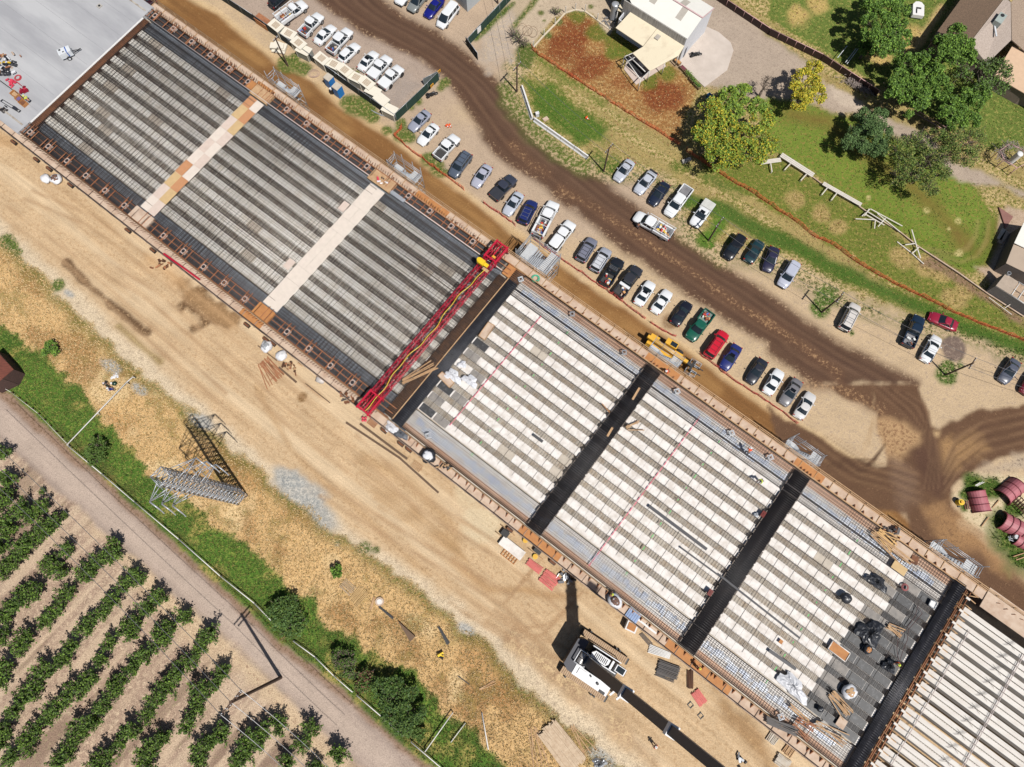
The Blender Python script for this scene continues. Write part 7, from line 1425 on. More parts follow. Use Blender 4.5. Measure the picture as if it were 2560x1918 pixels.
# stair towers along the bridge
def stair(p, L_, lab, big=False, wd_=1.7):
    u, w = toB(p); x, y = B(u, 34.85); o = R_(lab, 'stair_tower', 'scaffold stairs', (x, y), 0, BA); segs = []; X = (0, L_*.3, L_*.7, L_); Y = (0, wd_)
    for a in X:
        for c in Y:
            segs.append(((a, c, 0), (a, c, 8.2 if random.random() < .7 else 8.9)))
    for z in (1.5, 3.5, 5.5, 6.6, 7.2, 7.7):
        for c in Y: segs.append(((0, c, z), (L_, c, z)))
        for a in (0, L_): segs.append(((a, 0, z), (a, wd_, z)))
    for k in range(3): segs += [((X[k], wd_, 1.5+k), (X[k+1], wd_, 3.5+k)), ((0, 0, 1.5+2*k), (0, wd_, 3.5+2*k)), ((L_, 0, 3.5+k), (L_, wd_, 1.5+k))]
    bars_mesh('scaffold_frame', segs, .06, .06, m_galv, o)
    b = MB(); [b.box(L_*.85, .12+k*.27+.08, 6.55, L_*.28, .22, .05) for k in range(int(wd_/.27))]; b.box(L_*.14, wd_/2, 5.0, L_*.26, wd_-.1, .05); b.build('platform', mat('grating', (204, 206, 208), .5, var=.08), o)
    b = MB()
    for k in range(8): t = k/7; b.box(L_*.28+L_*.42*t, wd_*.3, 5.05+1.45*t, .24, wd_*.48, .04)
    for k in range(8): t = k/7; b.box(L_*.7-L_*.42*t, wd_*.75, 3.6+1.4*t, .24, wd_*.4, .04)
    b.bar((L_*.28, .08, 5.0), (L_*.7, .08, 6.5), .08, .2); b.bar((L_*.28, wd_*.55, 5.0), (L_*.7, wd_*.55, 6.5), .08, .2); b.build('stair_flight', mat('tread_grey', (178, 182, 188), .5, var=.1), o); return o
stair(T(1, 0, 150, 640, 7), 5.2, 'grey scaffold stair tower nearest the screened compound fence')
stair(T(1, 0, 1150, 1400, 7), 5.2, 'grey scaffold stair tower beside the second plywood walkway end')
stair(T(1, 1, 2215, 570, 7), 5.4, 'largest scaffold stair tower, beside the red finishing machine', True, 3.6)
stair(T(2, 1, 1180, 1350, 7), 4.8, 'scaffold stair tower beside the yellow telehandler', False, 1.5)
stair(T(3, 2, 150, 560, 7), 4.6, 'scaffold stair tower beside the second black cross beam')
stair(T(3, 2, 1440, 1440, 7), 5.6, 'scaffold stair tower at the bridge end by the junction road')
# helpers for loose things
m_tarp = mat('black_tarp', (44, 45, 50), .35, rgb2=(84, 86, 92), sc=3, thr=(.5, .7)); m_bag = mat('white_bag', (240, 240, 244), .6, rgb2=(206, 210, 218), sc=3, thr=(.5, .68)); m_dbl = mat('debris_fill', (150, 110, 90), .9, rgb2=(70, 60, 60), sc=9, thr=(.45, .55))
def bag(p, z, r, h, lab, m=None, top=None, seed=1):
    o = R_(lab, 'bulk_bag', 'bag', p, z, random.random()*3); b = MB(); b.blob((0, 0, h*.45), (r, r*.9, h*.55), seed, 14, 8, .1); b.build('sack', m or m_bag, o)
    if top: b = MB(); b.blob((0, 0, h*.86), (r*.62, r*.58, h*.16), seed+3, 12, 6, .1); b.build('contents', top, o)
    b = MB(); b.bar((-r*.6, 0, h*.8), (-r*.2, 0, h*1.12), .05); b.bar((r*.6, 0, h*.8), (r*.3, 0, h*1.1), .05); b.build('lifting_strap', m_hl, o); return o
def tarp(p, z, rx, ry, lab, m=None, seed=1, rz=0.0, h=.4, cat_='tarp'):
    rg = random.Random(seed); n = 22; vs = []; rings = 6
    for j in range(rings+1):
        for i in range(n):
            a = 2*pi*i/n; k = j/rings; e = 1+.22*sin(3*a+seed)+.12*sin(7*a+seed*2); zz = h*(1-k**1.5)*(.5+.5*abs(sin(5*a+seed+k*4)))+.02+rg.random()*.05; vs.append((cos(a)*rx*k*e, sin(a)*ry*k*e, zz))
    b = MB(); b.add(vs, [(j*n+i, j*n+(i+1) % n, (j+1)*n+(i+1) % n, (j+1)*n+i) for j in range(rings) for i in range(n)])
    o = b.build('tarp', m or m_tarp, None, (p[0], p[1], z)); o.rotation_euler = (0, 0, rz); return tag(o, lab, cat_)
def lumber(p, z, L_, W_, n, lab, m=None, rz=0.0, nm='lumber_pile', cat_='lumber', th=.09, fan=.06, lay=1):
    b = MB(); m = m or m_timber
    for j in range(lay):
        for i in range(n): b.bar((-L_/2*random.uniform(.85, 1), (i/n-.5)*W_+random.gauss(0, .04), th*(.6+j)+.02*(i % 3)), (L_/2*random.uniform(.85, 1), (i/n-.5)*W_*(1+fan)+random.gauss(0, fan), th*(.6+j)+.02*(i % 3)), th*1.2, th)
    b.bar((-L_*.3, -W_/2, .03), (-L_*.3, W_/2, .03), .07); b.bar((L_*.3, -W_/2, .03), (L_*.3, W_/2, .03), .07)
    o = b.build(nm, m, None, (p[0], p[1], z)); o.rotation_euler = (0, 0, rz); return tag(o, lab, cat_)
ZT = 7.06
# things on the right half of the deck
tarp(DK(3, 3, 940, 60), ZT, 1.5, .8, 'crumpled black tarp on white plastic, nearest the upper right deck edge', None, 3, BA)
bag(DK(3, 3, 665, 195), ZT, .75, .8, 'black and white bag left of the red hose coil', m_tarp, None, 5)
tarp(DK(3, 3, 880, 500), ZT, 1.7, 1.5, 'largest crumpled black tarp on the deck near the tarred panels', None, 7, .4, .6)
bag(DK(3, 3, 855, 640), ZT, .6, .6, 'small black bag with a box in it below the largest black tarp', m_tarp, m_woodo, 8)
tarp(DK(3, 3, 1045, 785), ZT, .8, .8, 'black bag heap with pink tools beside the orange vest worker', None, 11, 0, .5)
bag(DK(3, 3, 690, 1000), ZT, .95, .9, 'white round bulk bag filled with timber scraps', None, m_timber, 13)
tarp(DK(3, 3, 215, 960), ZT, 2.2, 1.0, 'long white plastic sheet with a black end near the walkway edge', m_bag, 15, radians(-48), .7)
bag(DK(3, 3, 448, 1155), ZT, .4, .45, 'small black bag on the pale panel near the lower deck edge', m_tarp, None, 17)
tarp(DK(1, 1, 1700, 1590), ZT, 1.3, .8, 'crumpled white plastic sheet, upper one beside the grey end cage', m_bag, 21, BA, .4); tarp(DK(1, 1, 1850, 1630), ZT, 1.2, .7, 'crumpled white plastic sheet, right one beside the timber planks', m_bag, 22, BA, .4)
tarp(DK(1, 1, 1780, 1490), ZT, .6, .5, 'small torn white plastic scrap beside the tarred panels', m_bag, 23, 0, .2)
tarp(DK(2, 2, 2110, 1130), ZT, .3, .3, 'small grey patch of wire beside the upper dark red box', m_galv, 24, 0, .1)
bag(DK(1, 2, 1485, 620), 6.7, 1.1, .9, 'black and white bag heap on the walkway edge', m_tarp, m_bag, 25)
tarp(DK(1, 2, 1170, 375), 6.7, 1.1, .7, 'white plastic heap on the deck corner beside the grey cage', m_bag, 26, BA, .5); tarp(DK(1, 2, 1250, 425), 6.7, 1.0, .7, 'dark grey plastic heap on the deck corner', mat('tarp_grey', (96, 100, 108), .5), 27, BA, .4)
bag(DK(2, 3, 888, 222), 6.7, .95, 1.1, 'white round bulk bag filled with scrap on the walkway', None, m_dbl, 28)
bag(T(0, 0, 385, 1535, .6), 0, .85, .9, 'plain white bulk bag on the dirt, left of the pair', None, None, 31); bag(T(0, 0, 475, 1540, .6), 0, 1.0, .9, 'white bulk bag full of scrap on the dirt, right of the pair', None, m_dbl, 32)
bag(T(1, 1, 85, 1330, .6), 0, .95, .9, 'white bulk bag with grey contents beside the walkway, upper of two', None, m_galv, 33); bag(T(1, 1, 215, 1410, .6), 0, .9, .9, 'plain white bulk bag, lower of the two beside the walkway', None, None, 34)
bag(T(1, 1, 560, 1610, .5), 0, .8, .7, 'clear wrapped bundle beside the walkway edge', mat('clear_wrap', (214, 206, 200), .4), None, 35)
lumber(DK(3, 3, 625, 1110), ZT, 3.4, 1.1, 12, 'fan of loose timber below the white bulk bag', None, radians(-52), fan=.5)
lumber(DK(3, 3, 1095, 470), ZT, 2.2, .7, 6, 'small pile of timber on the tarred panels', None, radians(-35), fan=.3)
lumber(DK(3, 3, 270, 1190), ZT, 3.0, .5, 4, 'pale timber lying on the lower edge mat', None, radians(-42)); lumber(DK(3, 3, 310, 1310), ZT, 2.6, 1.4, 8, 'rusty tangled timber on the lower edge mat', m_rustl, radians(-40), fan=.8)
lumber(DK(3, 3, 540, 1360), ZT, 4.4, .8, 5, 'loose boards on the lower edge mat near the bridge end', m_timber, radians(-33), fan=.5); lumber(DK(3, 3, 120, 1300), ZT, 4.2, .8, 12, 'bundle of black reinforcing bars on the lower walkway', m_rebd, radians(-22), nm='rebar_bundle', cat_='rebar', fan=.2)
lumber(DK(3, 2, 1060, 1420), ZT, 6.5, 1.0, 8, 'long pale timbers lying at the upper deck edge near the bridge end', None, radians(-44), fan=.4); lumber(DK(3, 2, 1030, 1330), ZT, 3.0, 1.1, 9, 'yellow timber fan beside the upper walkway', mat('yellow_timber', (226, 180, 116)), radians(-38), fan=.5)
lumber(DK(2, 2, 1040, 350), ZT, 2.2, .6, 4, 'three short boards crossed on the panels beside the first black beam', None, radians(28), fan=.5); lumber(DK(2, 2, 815, 205), ZT, 1.8, .1, 1, 'single thin orange stick on the panels near the first black beam', m_woodo, radians(-48))
lumber(DK(1, 1, 1400, 1560), ZT, 5.5, .7, 6, 'long timbers leaning beside the red machine on the brown cage', None, radians(30), fan=.4)
for x, y, rz, L_, lab in ((1070, 85, 58, 2.2, 'tan board lying on the first black beam, upper one'), (845, 415, 58, 1.6, 'tan board lying on the first black beam, lower one')):
    o = MB().box(0, 0, 0, L_*.9, .3, .05).build('tan_board', m_timber, None, (*DK(2, 2, x, y), 7.12)); o.rotation_euler = (0, 0, radians(rz)); tag(o, lab, 'board')
def sheet(p, lx, ly, lab, m, rz=BA, z=ZT, frame=None):
    o = R_(lab, 'sheet_board', 'board', p, z, rz); MB().box(0, 0, .02, lx, ly, .04).build('sheet', m, o)
    if frame: segs = [((-lx/2, s_*ly/2, .08), (lx/2, s_*ly/2, .08)) for s_ in (-1, 1)]+[((s_*lx/2, -ly/2, .08), (s_*lx/2, ly/2, .08)) for s_ in (-1, 1)]; bars_mesh('edging', segs, .1, .14, frame, o)
    return o
sheet(DK(3, 3, 612, 655), 2.5, 1.25, 'orange plywood tray with pale rim on the deck panels', m_woodo, BA, ZT, m_form)
sheet(DK(3, 3, 440, 1288), 1.7, .5, 'pale grey board on the lower edge mat', m_col, radians(12)); sheet(DK(3, 3, 635, 1275), 1.1, 1.2, 'square tan plywood on the last panels near the end', m_wood, BA)
sheet(DK(3, 2, 1130, 1590), 1.9, 1.1, 'orange tan plywood sheet with curled edge on the upper mat', m_ply2, BA, ZT+.1); sheet(DK(3, 2, 1160, 1440), 2.4, 1.5, 'large pale plywood sheet beside the upper walkway', m_wood, BA); sheet(DK(3, 2, 1265, 1520), .9, 1.1, 'dark red plywood piece beside the large pale sheet', m_rust, BA+.3)
sheet(DK(3, 3, 1420, 250), .8, .8, 'white metal grate lying on the tarred panels', m_bar_, BA+.1, ZT, m_galv); sheet(DK(3, 3, 112, 575), .45, .5, 'tiny orange plywood square on a pale panel', m_woodo, BA)
sheet(DK(1, 1, 1990, 1200), 2.5, 1.1, 'empty timber tray standing beside the grey cage', m_wood, radians(57), ZT, m_timber); sheet(DK(1, 1, 1640, 1620), 2.4, .9, 'timber tray lying by the lower white plastic sheet', m_wood, radians(-45), ZT, m_timber)
sheet(DK(3, 3, -30+0, 60), .05, .05, 'tiny peg', m_trim) if False else None
for a, c, w_, lab in (((2, 2, 1180, 1052), (2, 2, 1680, 1428), .42, 'long dark strip lying diagonally on the pale panels'), ((2, 2, 1455, 1412), (2, 2, 1800, 1665), .22, 'long thin dark strip reaching the second black beam'), ((2, 3, 1790, 0), (3, 3, 275, 545), .25, 'longest thin grey strip crossing the second black beam'), ((3, 3, 8, 650), (3, 3, 240, 812), .4, 'short dark strip above the white plastic sheet'), ((2, 2, 185, 440), (2, 2, 265, 500), .4, 'shortest dark strip on the left panels')):
    p, q = T(*a, 7.1), T(*c, 7.1); b = MB(); b.bar((0, 0, 0), (q[0]-p[0], q[1]-p[1], 0), w_, .08); b.bar((0, 0, .06), (q[0]-p[0], q[1]-p[1], .06), .05, .06); tag(b.build('dark_strip', mat('strip_grey', (74, 74, 78), .6, var=.1), None, (*p, 7.14)), lab, 'steel plate')  # flat dark strip with a narrow raised bar along it
def crate(p, z, lx, ly, h, rgb, lab, rz=BA, nm='tool_box'):
    o = R_(lab, nm, 'box', p, z, rz); m = paint_m(rgb); b = MB(); b.box(0, 0, 0, lx, ly, h*.8); b.build('body', m, o); b = MB(); b.box(0, 0, h*.8, lx+.04, ly+.04, h*.2); b.box(0, 0, h, lx*.4, .05, .05); b.build('lid', m, o); return o
crate(DK(2, 2, 2160, 1125), ZT, .8, .5, .5, (120, 44, 34), 'dark red tool box beside the second black beam, upper one', radians(53)); crate(DK(2, 3, 1703, 150), ZT, .8, .5, .5, (120, 44, 34), 'dark red tool box beside the second black beam, lower one', radians(53))
for x, y, lab in ((520, 1055, 'grey ring frame on the upper edge mat near the stair tower'), (968, 1385, 'grey ring frame on the upper edge mat near the first black beam')):
    o = R_(lab, 'ring_frame', 'ring form', DK(2, 1, x, y), ZT); b = MB(); b.box(-.3, 0, 0, .06, .7, .2); b.box(.3, 0, 0, .06, .7, .2); b.box(0, .3, 0, .6, .06, .2); b.box(0, -.3, 0, .6, .06, .2); b.build('frame', m_galv, o); b = MB()
    for i in range(14): b.bar((cos(i*.45)*.24, sin(i*.45)*.24, .22), (cos(i*.45+.45)*.24, sin(i*.45+.45)*.24, .22), .06)
    b.build('ring', m_galv, o)
for (c, r, x, y), lab in (((2, 2, 1425, 65), 'ring frame on the upper edge mat right of the first black beam'), ((2, 2, 1895, 425), 'ring frame on the upper edge mat beside the orange vest worker'), ((1, 2, 1485, 448), 'pale ring frame on the lower edge mat near the grey cage'), ((3, 3, 110, 1222), 'pale ring frame on the lower edge mat near the black bar bundle'), ((3, 2, 20, 635), 'ring frame on the upper edge mat beside the second black beam'), ((2, 1, 75, 755), 'ring frame at the upper corner of the right half mat')):
    o = R_(lab, 'ring_frame', 'ring form', DK(c, r, x, y), ZT, .3); b = MB()
    for s_ in (-.32, .32): b.box(s_, 0, 0, .08, .72, .2); b.box(0, s_, 0, .56, .08, .2)
    b.build('frame', m_hl, o); b = MB()
    for i in range(14): b.bar((cos(i*.45)*.22, sin(i*.45)*.22, .22), (cos(i*.45+.45)*.22, sin(i*.45+.45)*.22, .22), .07)
    b.build('ring', m_hl, o)
o = R_('square grey drain block on the old pale slab', 'drain_block', 'drain', T(0, 0, 860, 55, 7.05), 7.06, BA); MB().box(0, 0, 0, .7, .7, .12).build('block', m_col, o); MB().cyl(0, 0, .12, .2, .02, 14).build('hole', m_trim, o)
def coil(p, z, r, lab, m, n=4, w=.05):
    b = MB()
    for k in range(n):
        for i in range(18): a0, a1 = i*2*pi/18, (i+1)*2*pi/18; rr = r*(1-.12*k); b.bar((cos(a0)*rr, sin(a0)*rr, .03+.03*k), (cos(a1)*rr, sin(a1)*rr, .03+.03*k), w)
    return tag(b.build('hose_coil', m, None, (p[0], p[1], z)), lab, 'hose')
m_rh = mat('red_hose', (206, 74, 84), .6); coil(T(0, 0, 155, 672, 7.1), 7.08, .55, 'red hose coil on the old slab', m_rh); coil(DK(3, 3, 1182, 105), ZT, .45, 'dark red hose coil on a pale panel near the upper deck edge', mat('dark_red_hose', (150, 66, 66), .6)); coil(T(2, 1, 205, 740, 7.1), 6.75, .6, 'green and red hose coil below the largest stair tower', mat('green_hose', (80, 190, 150), .6))
b = MB(); pts = [DK(3, 3, *q) for q in ((1290, 260), (1270, 350), (1200, 450), (1120, 560), (1110, 640), (1125, 730))]; b.path([(*q, 7.15) for q in pts], .07); pts = [DK(3, 3, *q) for q in ((1290, 270), (1330, 330), (1210, 470), (1200, 560), (1160, 660), (1135, 740))]; b.path([(*q, 7.15) for q in pts], .07); tag(b.build('air_hose', mat('hose_brown', (84, 50, 48), .6)), 'dark red air hoses snaking over the tarred panels', 'hose')
# rubbish, clamps and crates on the old slab
def heap(p, z, rx, ry, n, cols, lab, nm='rubbish_heap', cat_='rubbish', hmax=.5):
    o = R_(lab, nm, cat_, p, z)
    for k in range(n):
        b = MB(); b.box(0, 0, 0, random.uniform(.2, .9), random.uniform(.08, .35), random.uniform(.05, .3), 0); c = b.build('scrap_piece', random.choice(cols), o, (random.gauss(0, rx*.5), random.gauss(0, ry*.5), random.uniform(0, hmax))); c.rotation_euler = (random.gauss(0, .2), random.gauss(0, .2), random.uniform(0, 3))
    return o
heap(T(0, 0, 30, 560, 7.1), 7.06, 1.8, 1.6, 40, [m_timber, m_bag, m_rustl, m_tarp, m_tarp, m_wood, m_yel], 'rubbish heap of timber, plastic and black sheets at the left edge')
tarp(T(0, 0, 110, 550, 7.1), 7.08, .9, .5, 'black plastic sheet beside the rubbish heap, upper one', None, 41, -.3, .3); tarp(T(0, 0, 50, 625, 7.1), 7.08, .9, .8, 'black plastic sheet beside the rubbish heap, lower one', None, 42, .3, .4)
m_cl = mat('clamp_red', (232, 70, 96), .5); heap(T(0, 0, 110, 715, 7.1), 7.06, .9, .6, 16, [m_cl], 'pile of bright red clamps on the old slab below the red hose coil', 'clamp_pile', 'clamps', .2); heap(T(0, 0, 225, 785, 7.1), 7.06, .7, .5, 12, [m_cl, m_redd], 'smaller group of red clamps nearer the orange crates', 'clamp_pile', 'clamps', .2)
b = MB(); 
for k in range(4): p, q = T(0, 0, 115+k*12, 690+k*6, 7.1), T(0, 0, 225+k*8, 770+k*8, 7.1); b.bar((*p, 7.1), (*q, 7.1), .05)
tag(b.build('red_rods', m_cl), 'thin red rods lying between the two clamp piles', 'rods')
for x, y, l_, lab in ((130, 815, 1.3, 'orange plywood crate, leftmost of three on the old slab'), (165, 855, 1.0, 'orange crate with purple contents, middle of the three'), (200, 890, 1.2, 'orange crate with a dark inside, right of the three')):
    o = R_(lab, 'plywood_crate', 'crate', T(0, 0, x, y, 7.3), 7.06, BA); b = MB(); b.box(0, 0, 0, l_, .9, .08)
    for s_ in (-1, 1): b.box(0, s_*.42, .08, l_, .06, .4); b.box(s_*(l_/2-.03), 0, .08, .06, .78, .4)
    b.build('box', m_woodo, o); MB().box(0, 0, .1, l_*.7, .6, .2).build('contents', [m_timber, mat('purple', (120, 100, 150)), m_rust][int(x/35) % 3], o)
b = MB(); p, q = T(0, 0, -10, 690, 7.1), T(0, 0, 250, 880, 7.1); b.bar((*p, 7.12), (*q, 7.12), .12); tag(b.build('dark_plank', m_trim), 'long dark plank beside the orange crates on the slab', 'plank')
b = MB(); p, q = T(0, 0, 0, 870, 7.4), T(0, 0, 155, 965, 7.4); b.bar((*p, 7.3), (*q, 7.3), .08); b.bar((p[0]+.25, p[1]+.3, 7.3), (q[0]+.25, q[1]+.3, 7.3), .08); b.bar((*q, 7.3), (q[0]+.25, q[1]+.3, 7.3), .08); b.bar((*p, 7.3), (p[0]+.25, p[1]+.3, 7.3), .08); tag(b.build('steel_ladder', m_trim), 'dark ladder like screed rail at the slab edge', 'ladder')
crate(T(0, 0, 135, 940, 7.2), 7.06, .7, .4, .4, (60, 60, 66), 'small black machine with red handle at the slab edge', BA, 'small_machine')
heap(T(0, 0, 40, 960, 6.8), 6.8, 1.0, .6, 10, [m_trim, m_rebd], 'tangle of dark scaffold tubes at the left slab edge', 'tube_tangle', 'tubes')
heap(T(1, 0, 1085, 1565, 7), 6.9, 1.3, .6, 14, [m_tarp, m_timber, m_bag, m_cl], 'pink and black rubbish at the head of the pale walkway')
sheet(T(1, 1, 1225, 45, 7), 2.6, .6, 'grey metal panel lying on the upper edge frames', m_galv, BA, 7.2)
heap(T(1, 2, 1640, 715, 6.7), 6.65, .9, .3, 9, [m_trim, m_bag, m_timber], 'small tools and wire on the lower walkway')
heap(T(3, 2, 1050, 1270, 6.7), 6.65, 1.6, .35, 16, [m_rust, m_rebd], 'rusty bolts and bars scattered on the upper walkway')
heap(T(1, 2, 790, 120, 6.8), 6.7, .8, .8, 12, [m_rust, m_rustl, m_rebd], 'rusty debris beside the lower end of the red machine')
o = R_('blue and grey ribbed metal sheets on the walkway', 'ribbed_sheets', 'metal sheets', T(2, 3, 1045, 345, 6.7), 6.7, BA); b = MB(); b.box(0, 0, 0, 1.7, 1.3, .1); [b.box(-.6+.3*k, 0, .1, .08, 1.3, .05) for k in range(5)]; b.build('sheet_stack', mat('ribbed_blue', (150, 170, 206), .3, metal=.3), o)
sheet(T(2, 3, 1150, 430, 6.7), 3.4, .25, 'long white board lying on the walkway beside the blue sheets', m_bar_, BA, 6.65)
# ground level, crane side
lumber(T(1, 1, 125, 1530, .2), 0, 4.2, 2.0, 16, 'fan of rusty orange bars lying on the dirt', m_rustl, radians(-48), nm='rusty_bars', cat_='bars', fan=.5)
for a, c, w_, lab in (((1, 1, 200, 1515), (1, 1, 350, 1645), .3, 'dark bar on the dirt beside the rusty bars, upper piece'), ((1, 1, 20, 1330), (1, 2, 180, -200), .14, 'thin dark bar running past the white bags'), ((1, 2, 430, 0), (1, 2, 640, 165), .12, 'thin dark bar on the dirt above the red machine end'), ((1, 2, 780, 335), (1, 2, 1240, 640), .3, 'long dark bar on the dirt, left of the pair'), ((1, 2, 1240, 640), (1, 2, 1575, 940), .3, 'long dark bar on the dirt, lowest of the set'), ((1, 2, 900, 345), (1, 2, 1305, 648), .34, 'long dark bar on the dirt nearest the walkway')):
    p, q = T(*a), T(*c); tag(MB().bar((0, 0, .1), (q[0]-p[0], q[1]-p[1], .1), w_, .18).build('dark_bar', mat('bar_brown', (112, 88, 68), .8), None, (*p, 0)), lab, 'steel beam')  # low dark brown bar along the dirt
def pal(p, lab, lx=1.3, ly=1.0, rz=BA, m=None, z=0.0):
    o = R_(lab, 'pallet', 'pallet', p, z, rz); m = m or m_timber
    for k in range(6): MB().box(-lx/2+.1+k*(lx-.2)/5, 0, .12, .12, ly, .03).build('deck_board', m, o)
    for k in (-1, 0, 1): MB().box(0, k*(ly/2-.06), 0, lx, .1, .12).build('runner', m, o)
    return o
pal(T(1, 2, 1390, 710), 'pale slatted pallet on the dirt below the long dark bars', 1.6, 1.1); pal(T(1, 2, 2185, 1490), 'orange slatted pallet beside the white platform', 2.4, 1.0, BA, m_woodo)
o = R_('white platform on dark legs beside the orange pallet', 'white_platform', 'platform', T(1, 2, 2195, 1405, .6), 0, BA); MB().box(.3, 0, .5, 3.8, 1.4, .08).build('top', m_form, o); MB().box(-.2, -.0, .0, 3.0, 1.2, .5).build('base', m_trim, o)
crate(T(1, 2, 935, 305, .3), 0, 1.0, 1.0, .25, (216, 190, 160), 'tan crate holding four pink balls below the red machine', BA)
for i, (dx, dy) in enumerate(((-.2, -.2), (.2, -.2), (-.2, .2), (.2, .2))): p = T(1, 2, 935, 305, .3); tag(MB().blob((0, 0, 0), (.2, .2, .2), 1, 12, 8, 0).build('pink_ball', m_cl, None, (p[0]+dx, p[1]+dy, .42)), 'pink ball in the tan crate below the red machine', 'ball', 'four pink balls in the tan crate')
pal(T(1, 2, 1005, 340), 'dark open frame pallet beside the crate of pink balls', 1.4, .9, BA, m_rustl)
m_pt = mat('pink_timber', (222, 120, 112), .8); lumber(T(2, 2, 195, 1570, .3), 0, 2.4, .9, 8, 'stack of pink painted timbers, smaller one', m_pt, BA, lay=3, nm='pink_timber_stack'); lumber(T(2, 3, 325, 35, .3), 0, 2.5, 1.9, 12, 'stack of pink painted timbers with grey clips, larger one', m_pt, BA, lay=3, nm='pink_timber_stack')
heap(T(2, 3, 470, 30, .3), 0, 1.1, .9, 22, [m_galv, m_trim, m_grey], 'heap of grey and black metal parts beside the larger pink timbers', 'metal_heap', 'metal parts')
for x, y, lab in ((115, 1350, 'bright yellow bucket pile beside the walkway'), (200, 1490, 'small yellow box on the dirt below the yellow buckets')):
    p = T(2, 2, x, y, .2); o = R_(lab, 'yellow_bucket', 'bucket', p); MB().cyl(0, 0, 0, .3, .4, 12, .36).build('bucket', m_yel, o); MB().cyl(0, 0, .4, .3, .02, 12).build('rim', m_ty, o)
for i, (x, y) in enumerate(((225, 1435), (-60, 1290))): o = R_(['dark box frame between timbers under the walkway edge, right one', 'dark box frame between timbers under the walkway edge, left one'][i], 'box_frame', 'box', T(2, 2, x, y, .5), 0, BA); MB().box(0, 0, 0, 1.1, .9, .7).build('box', m_trim, o); bars_mesh('bearer', [((-1.3, s_*.6, .1), (1.3, s_*.6, .1)) for s_ in (-1, 1)], .12, .12, m_timber, o)
wb = R_('white framed box with orange lid under the walkway edge', 'site_box', 'box', T(2, 3, 1030, 445, 1.0), 0, radians(-25)); MB().box(0, 0, 0, 1.5, 1.3, 1.3).build('box', m_bar_, wb); MB().box(0, 0, 1.3, 1.1, .95, .05).build('lid', m_woodo, wb)
b = MB()
for k in range(6): b.bar((-1.6, -.5+k*.2, .12+.05*(k % 2)), (1.4, -.4+k*.14, .12), .16, n=6)
o = b.build('white_pipes', m_bar_, None, (*T(2, 3, 1280, 665, .2), 0)); o.rotation_euler = (0, 0, radians(-18)); tag(o, 'bundle of white pipes on the dirt beside the walkway', 'pipes')
lumber(T(2, 3, 1350, 810, .3), 0, 3.0, 1.7, 11, 'large bundle of black bars on the dirt', m_rebd, radians(-20), nm='rebar_bundle', cat_='rebar', lay=4, fan=.02); lumber(T(2, 3, 1320, 880, .2), 0, 2.8, .4, 5, 'narrow bundle of dark bars below the large black bundle', m_reb, radians(-18), nm='rebar_bundle', cat_='rebar')
lumber(T(2, 3, 1540, 900, .3), 0, 2.4, .7, 9, 'upright brown timber bundle beside the large black bars', m_brn, radians(85), lay=2); lumber(T(2, 3, 1620, 1055, .3), 0, 2.0, 1.2, 9, 'pink timber stack near the square ring on the dirt', m_pt, radians(-55), lay=3, nm='pink_timber_stack'); lumber(T(2, 3, 1160, 555, .2), 0, 2.2, .6, 10, 'old brown brush bundle beside the walkway', m_bark, radians(-48))
for x, y, lab in ((1540, 1120, 'dark square ring nearer the pink timber on the dirt'), (1627, 1213, 'dark square ring alone on the dirt')):
    o = R_(lab, 'square_ring', 'ring', T(2, 3, x, y), 0, .7); b = MB(); [b.box(s_*.28, 0, 0, .1, .66, .1) for s_ in (-1, 1)]; [b.box(0, s_*.28, 0, .46, .1, .1) for s_ in (-1, 1)]; b.build('ring', m_trim, o); MB().box(.28, .28, .1, .14, .14, .06).build('lug', m_trim, o)
heap(T(2, 3, 1975, 1590, .2), 0, .6, .8, 8, [m_galv, m_trim], 'small grey metal clips on the dirt beside the boom', 'metal_heap', 'metal parts')
lumber(T(3, 3, 50, 1390, .3), 0, 2.0, 1.3, 8, 'dark and pale pallet pile under the lower walkway', m_soff, radians(50), lay=2); lumber(T(3, 3, 195, 1490, .3), 0, 2.2, 1.3, 8, 'pale pallet pile beside the dark one under the walkway', m_timber, radians(50), lay=2); lumber(T(3, 3, 130, 1610, .3), 0, 2.0, 1.4, 10, 'grey brown crate stack at the bottom edge', m_soff, radians(-35), lay=4)
lumber(T(2, 3, 430, 1480, .4), 0, 6.6, 2.9, 20, 'big stack of pale weathered planks in the dry grass', mat('old_plank', (226, 202, 172), .85, rgb2=(196, 168, 138), sc=2), radians(-50), lay=3, th=.15); lumber(T(2, 3, 230, 1500, .2), 0, 5.5, 1.2, 7, 'loose thin sticks left of the plank stack', m_timber, radians(-75), fan=.8); lumber(T(2, 3, 590, 1430, .2), 0, 4.5, .8, 5, 'loose thin sticks right of the plank stack', m_timber, radians(-60), fan=.7)
tarp(T(2, 3, 755, 1630, .3), 0, .9, .7, 'grey boulder like bundle at the bottom edge', m_galv, 51, 0, .8, 'bundle')
lumber(T(1, 3, 790, 100, .2), 0, 2.2, 1.4, 8, 'old grey pallet in the dry grass, upper one', mat('old_plank2', (190, 164, 132), .9), radians(-40)); lumber(T(1, 3, 880, 180, .2), 0, 2.6, 1.6, 9, 'broken tan pallet in the dry grass beside the stone ring', mat('old_plank3', (214, 178, 124), .9), radians(50)); lumber(T(1, 3, 1000, 240, .2), 0, 1.8, .3, 3, 'short boards leaning by the stone ring', None, radians(75))
o = R_('round pale stone ring in the dry grass', 'stone_ring', 'stone', T(1, 3, 1068, 228)); MB().cyl(0, 0, 0, .62, .25, 18, .58).build('ring', m_wood, o); MB().cyl(0, 0, .25, .4, .1, 18, .35).build('inner', m_form, o)
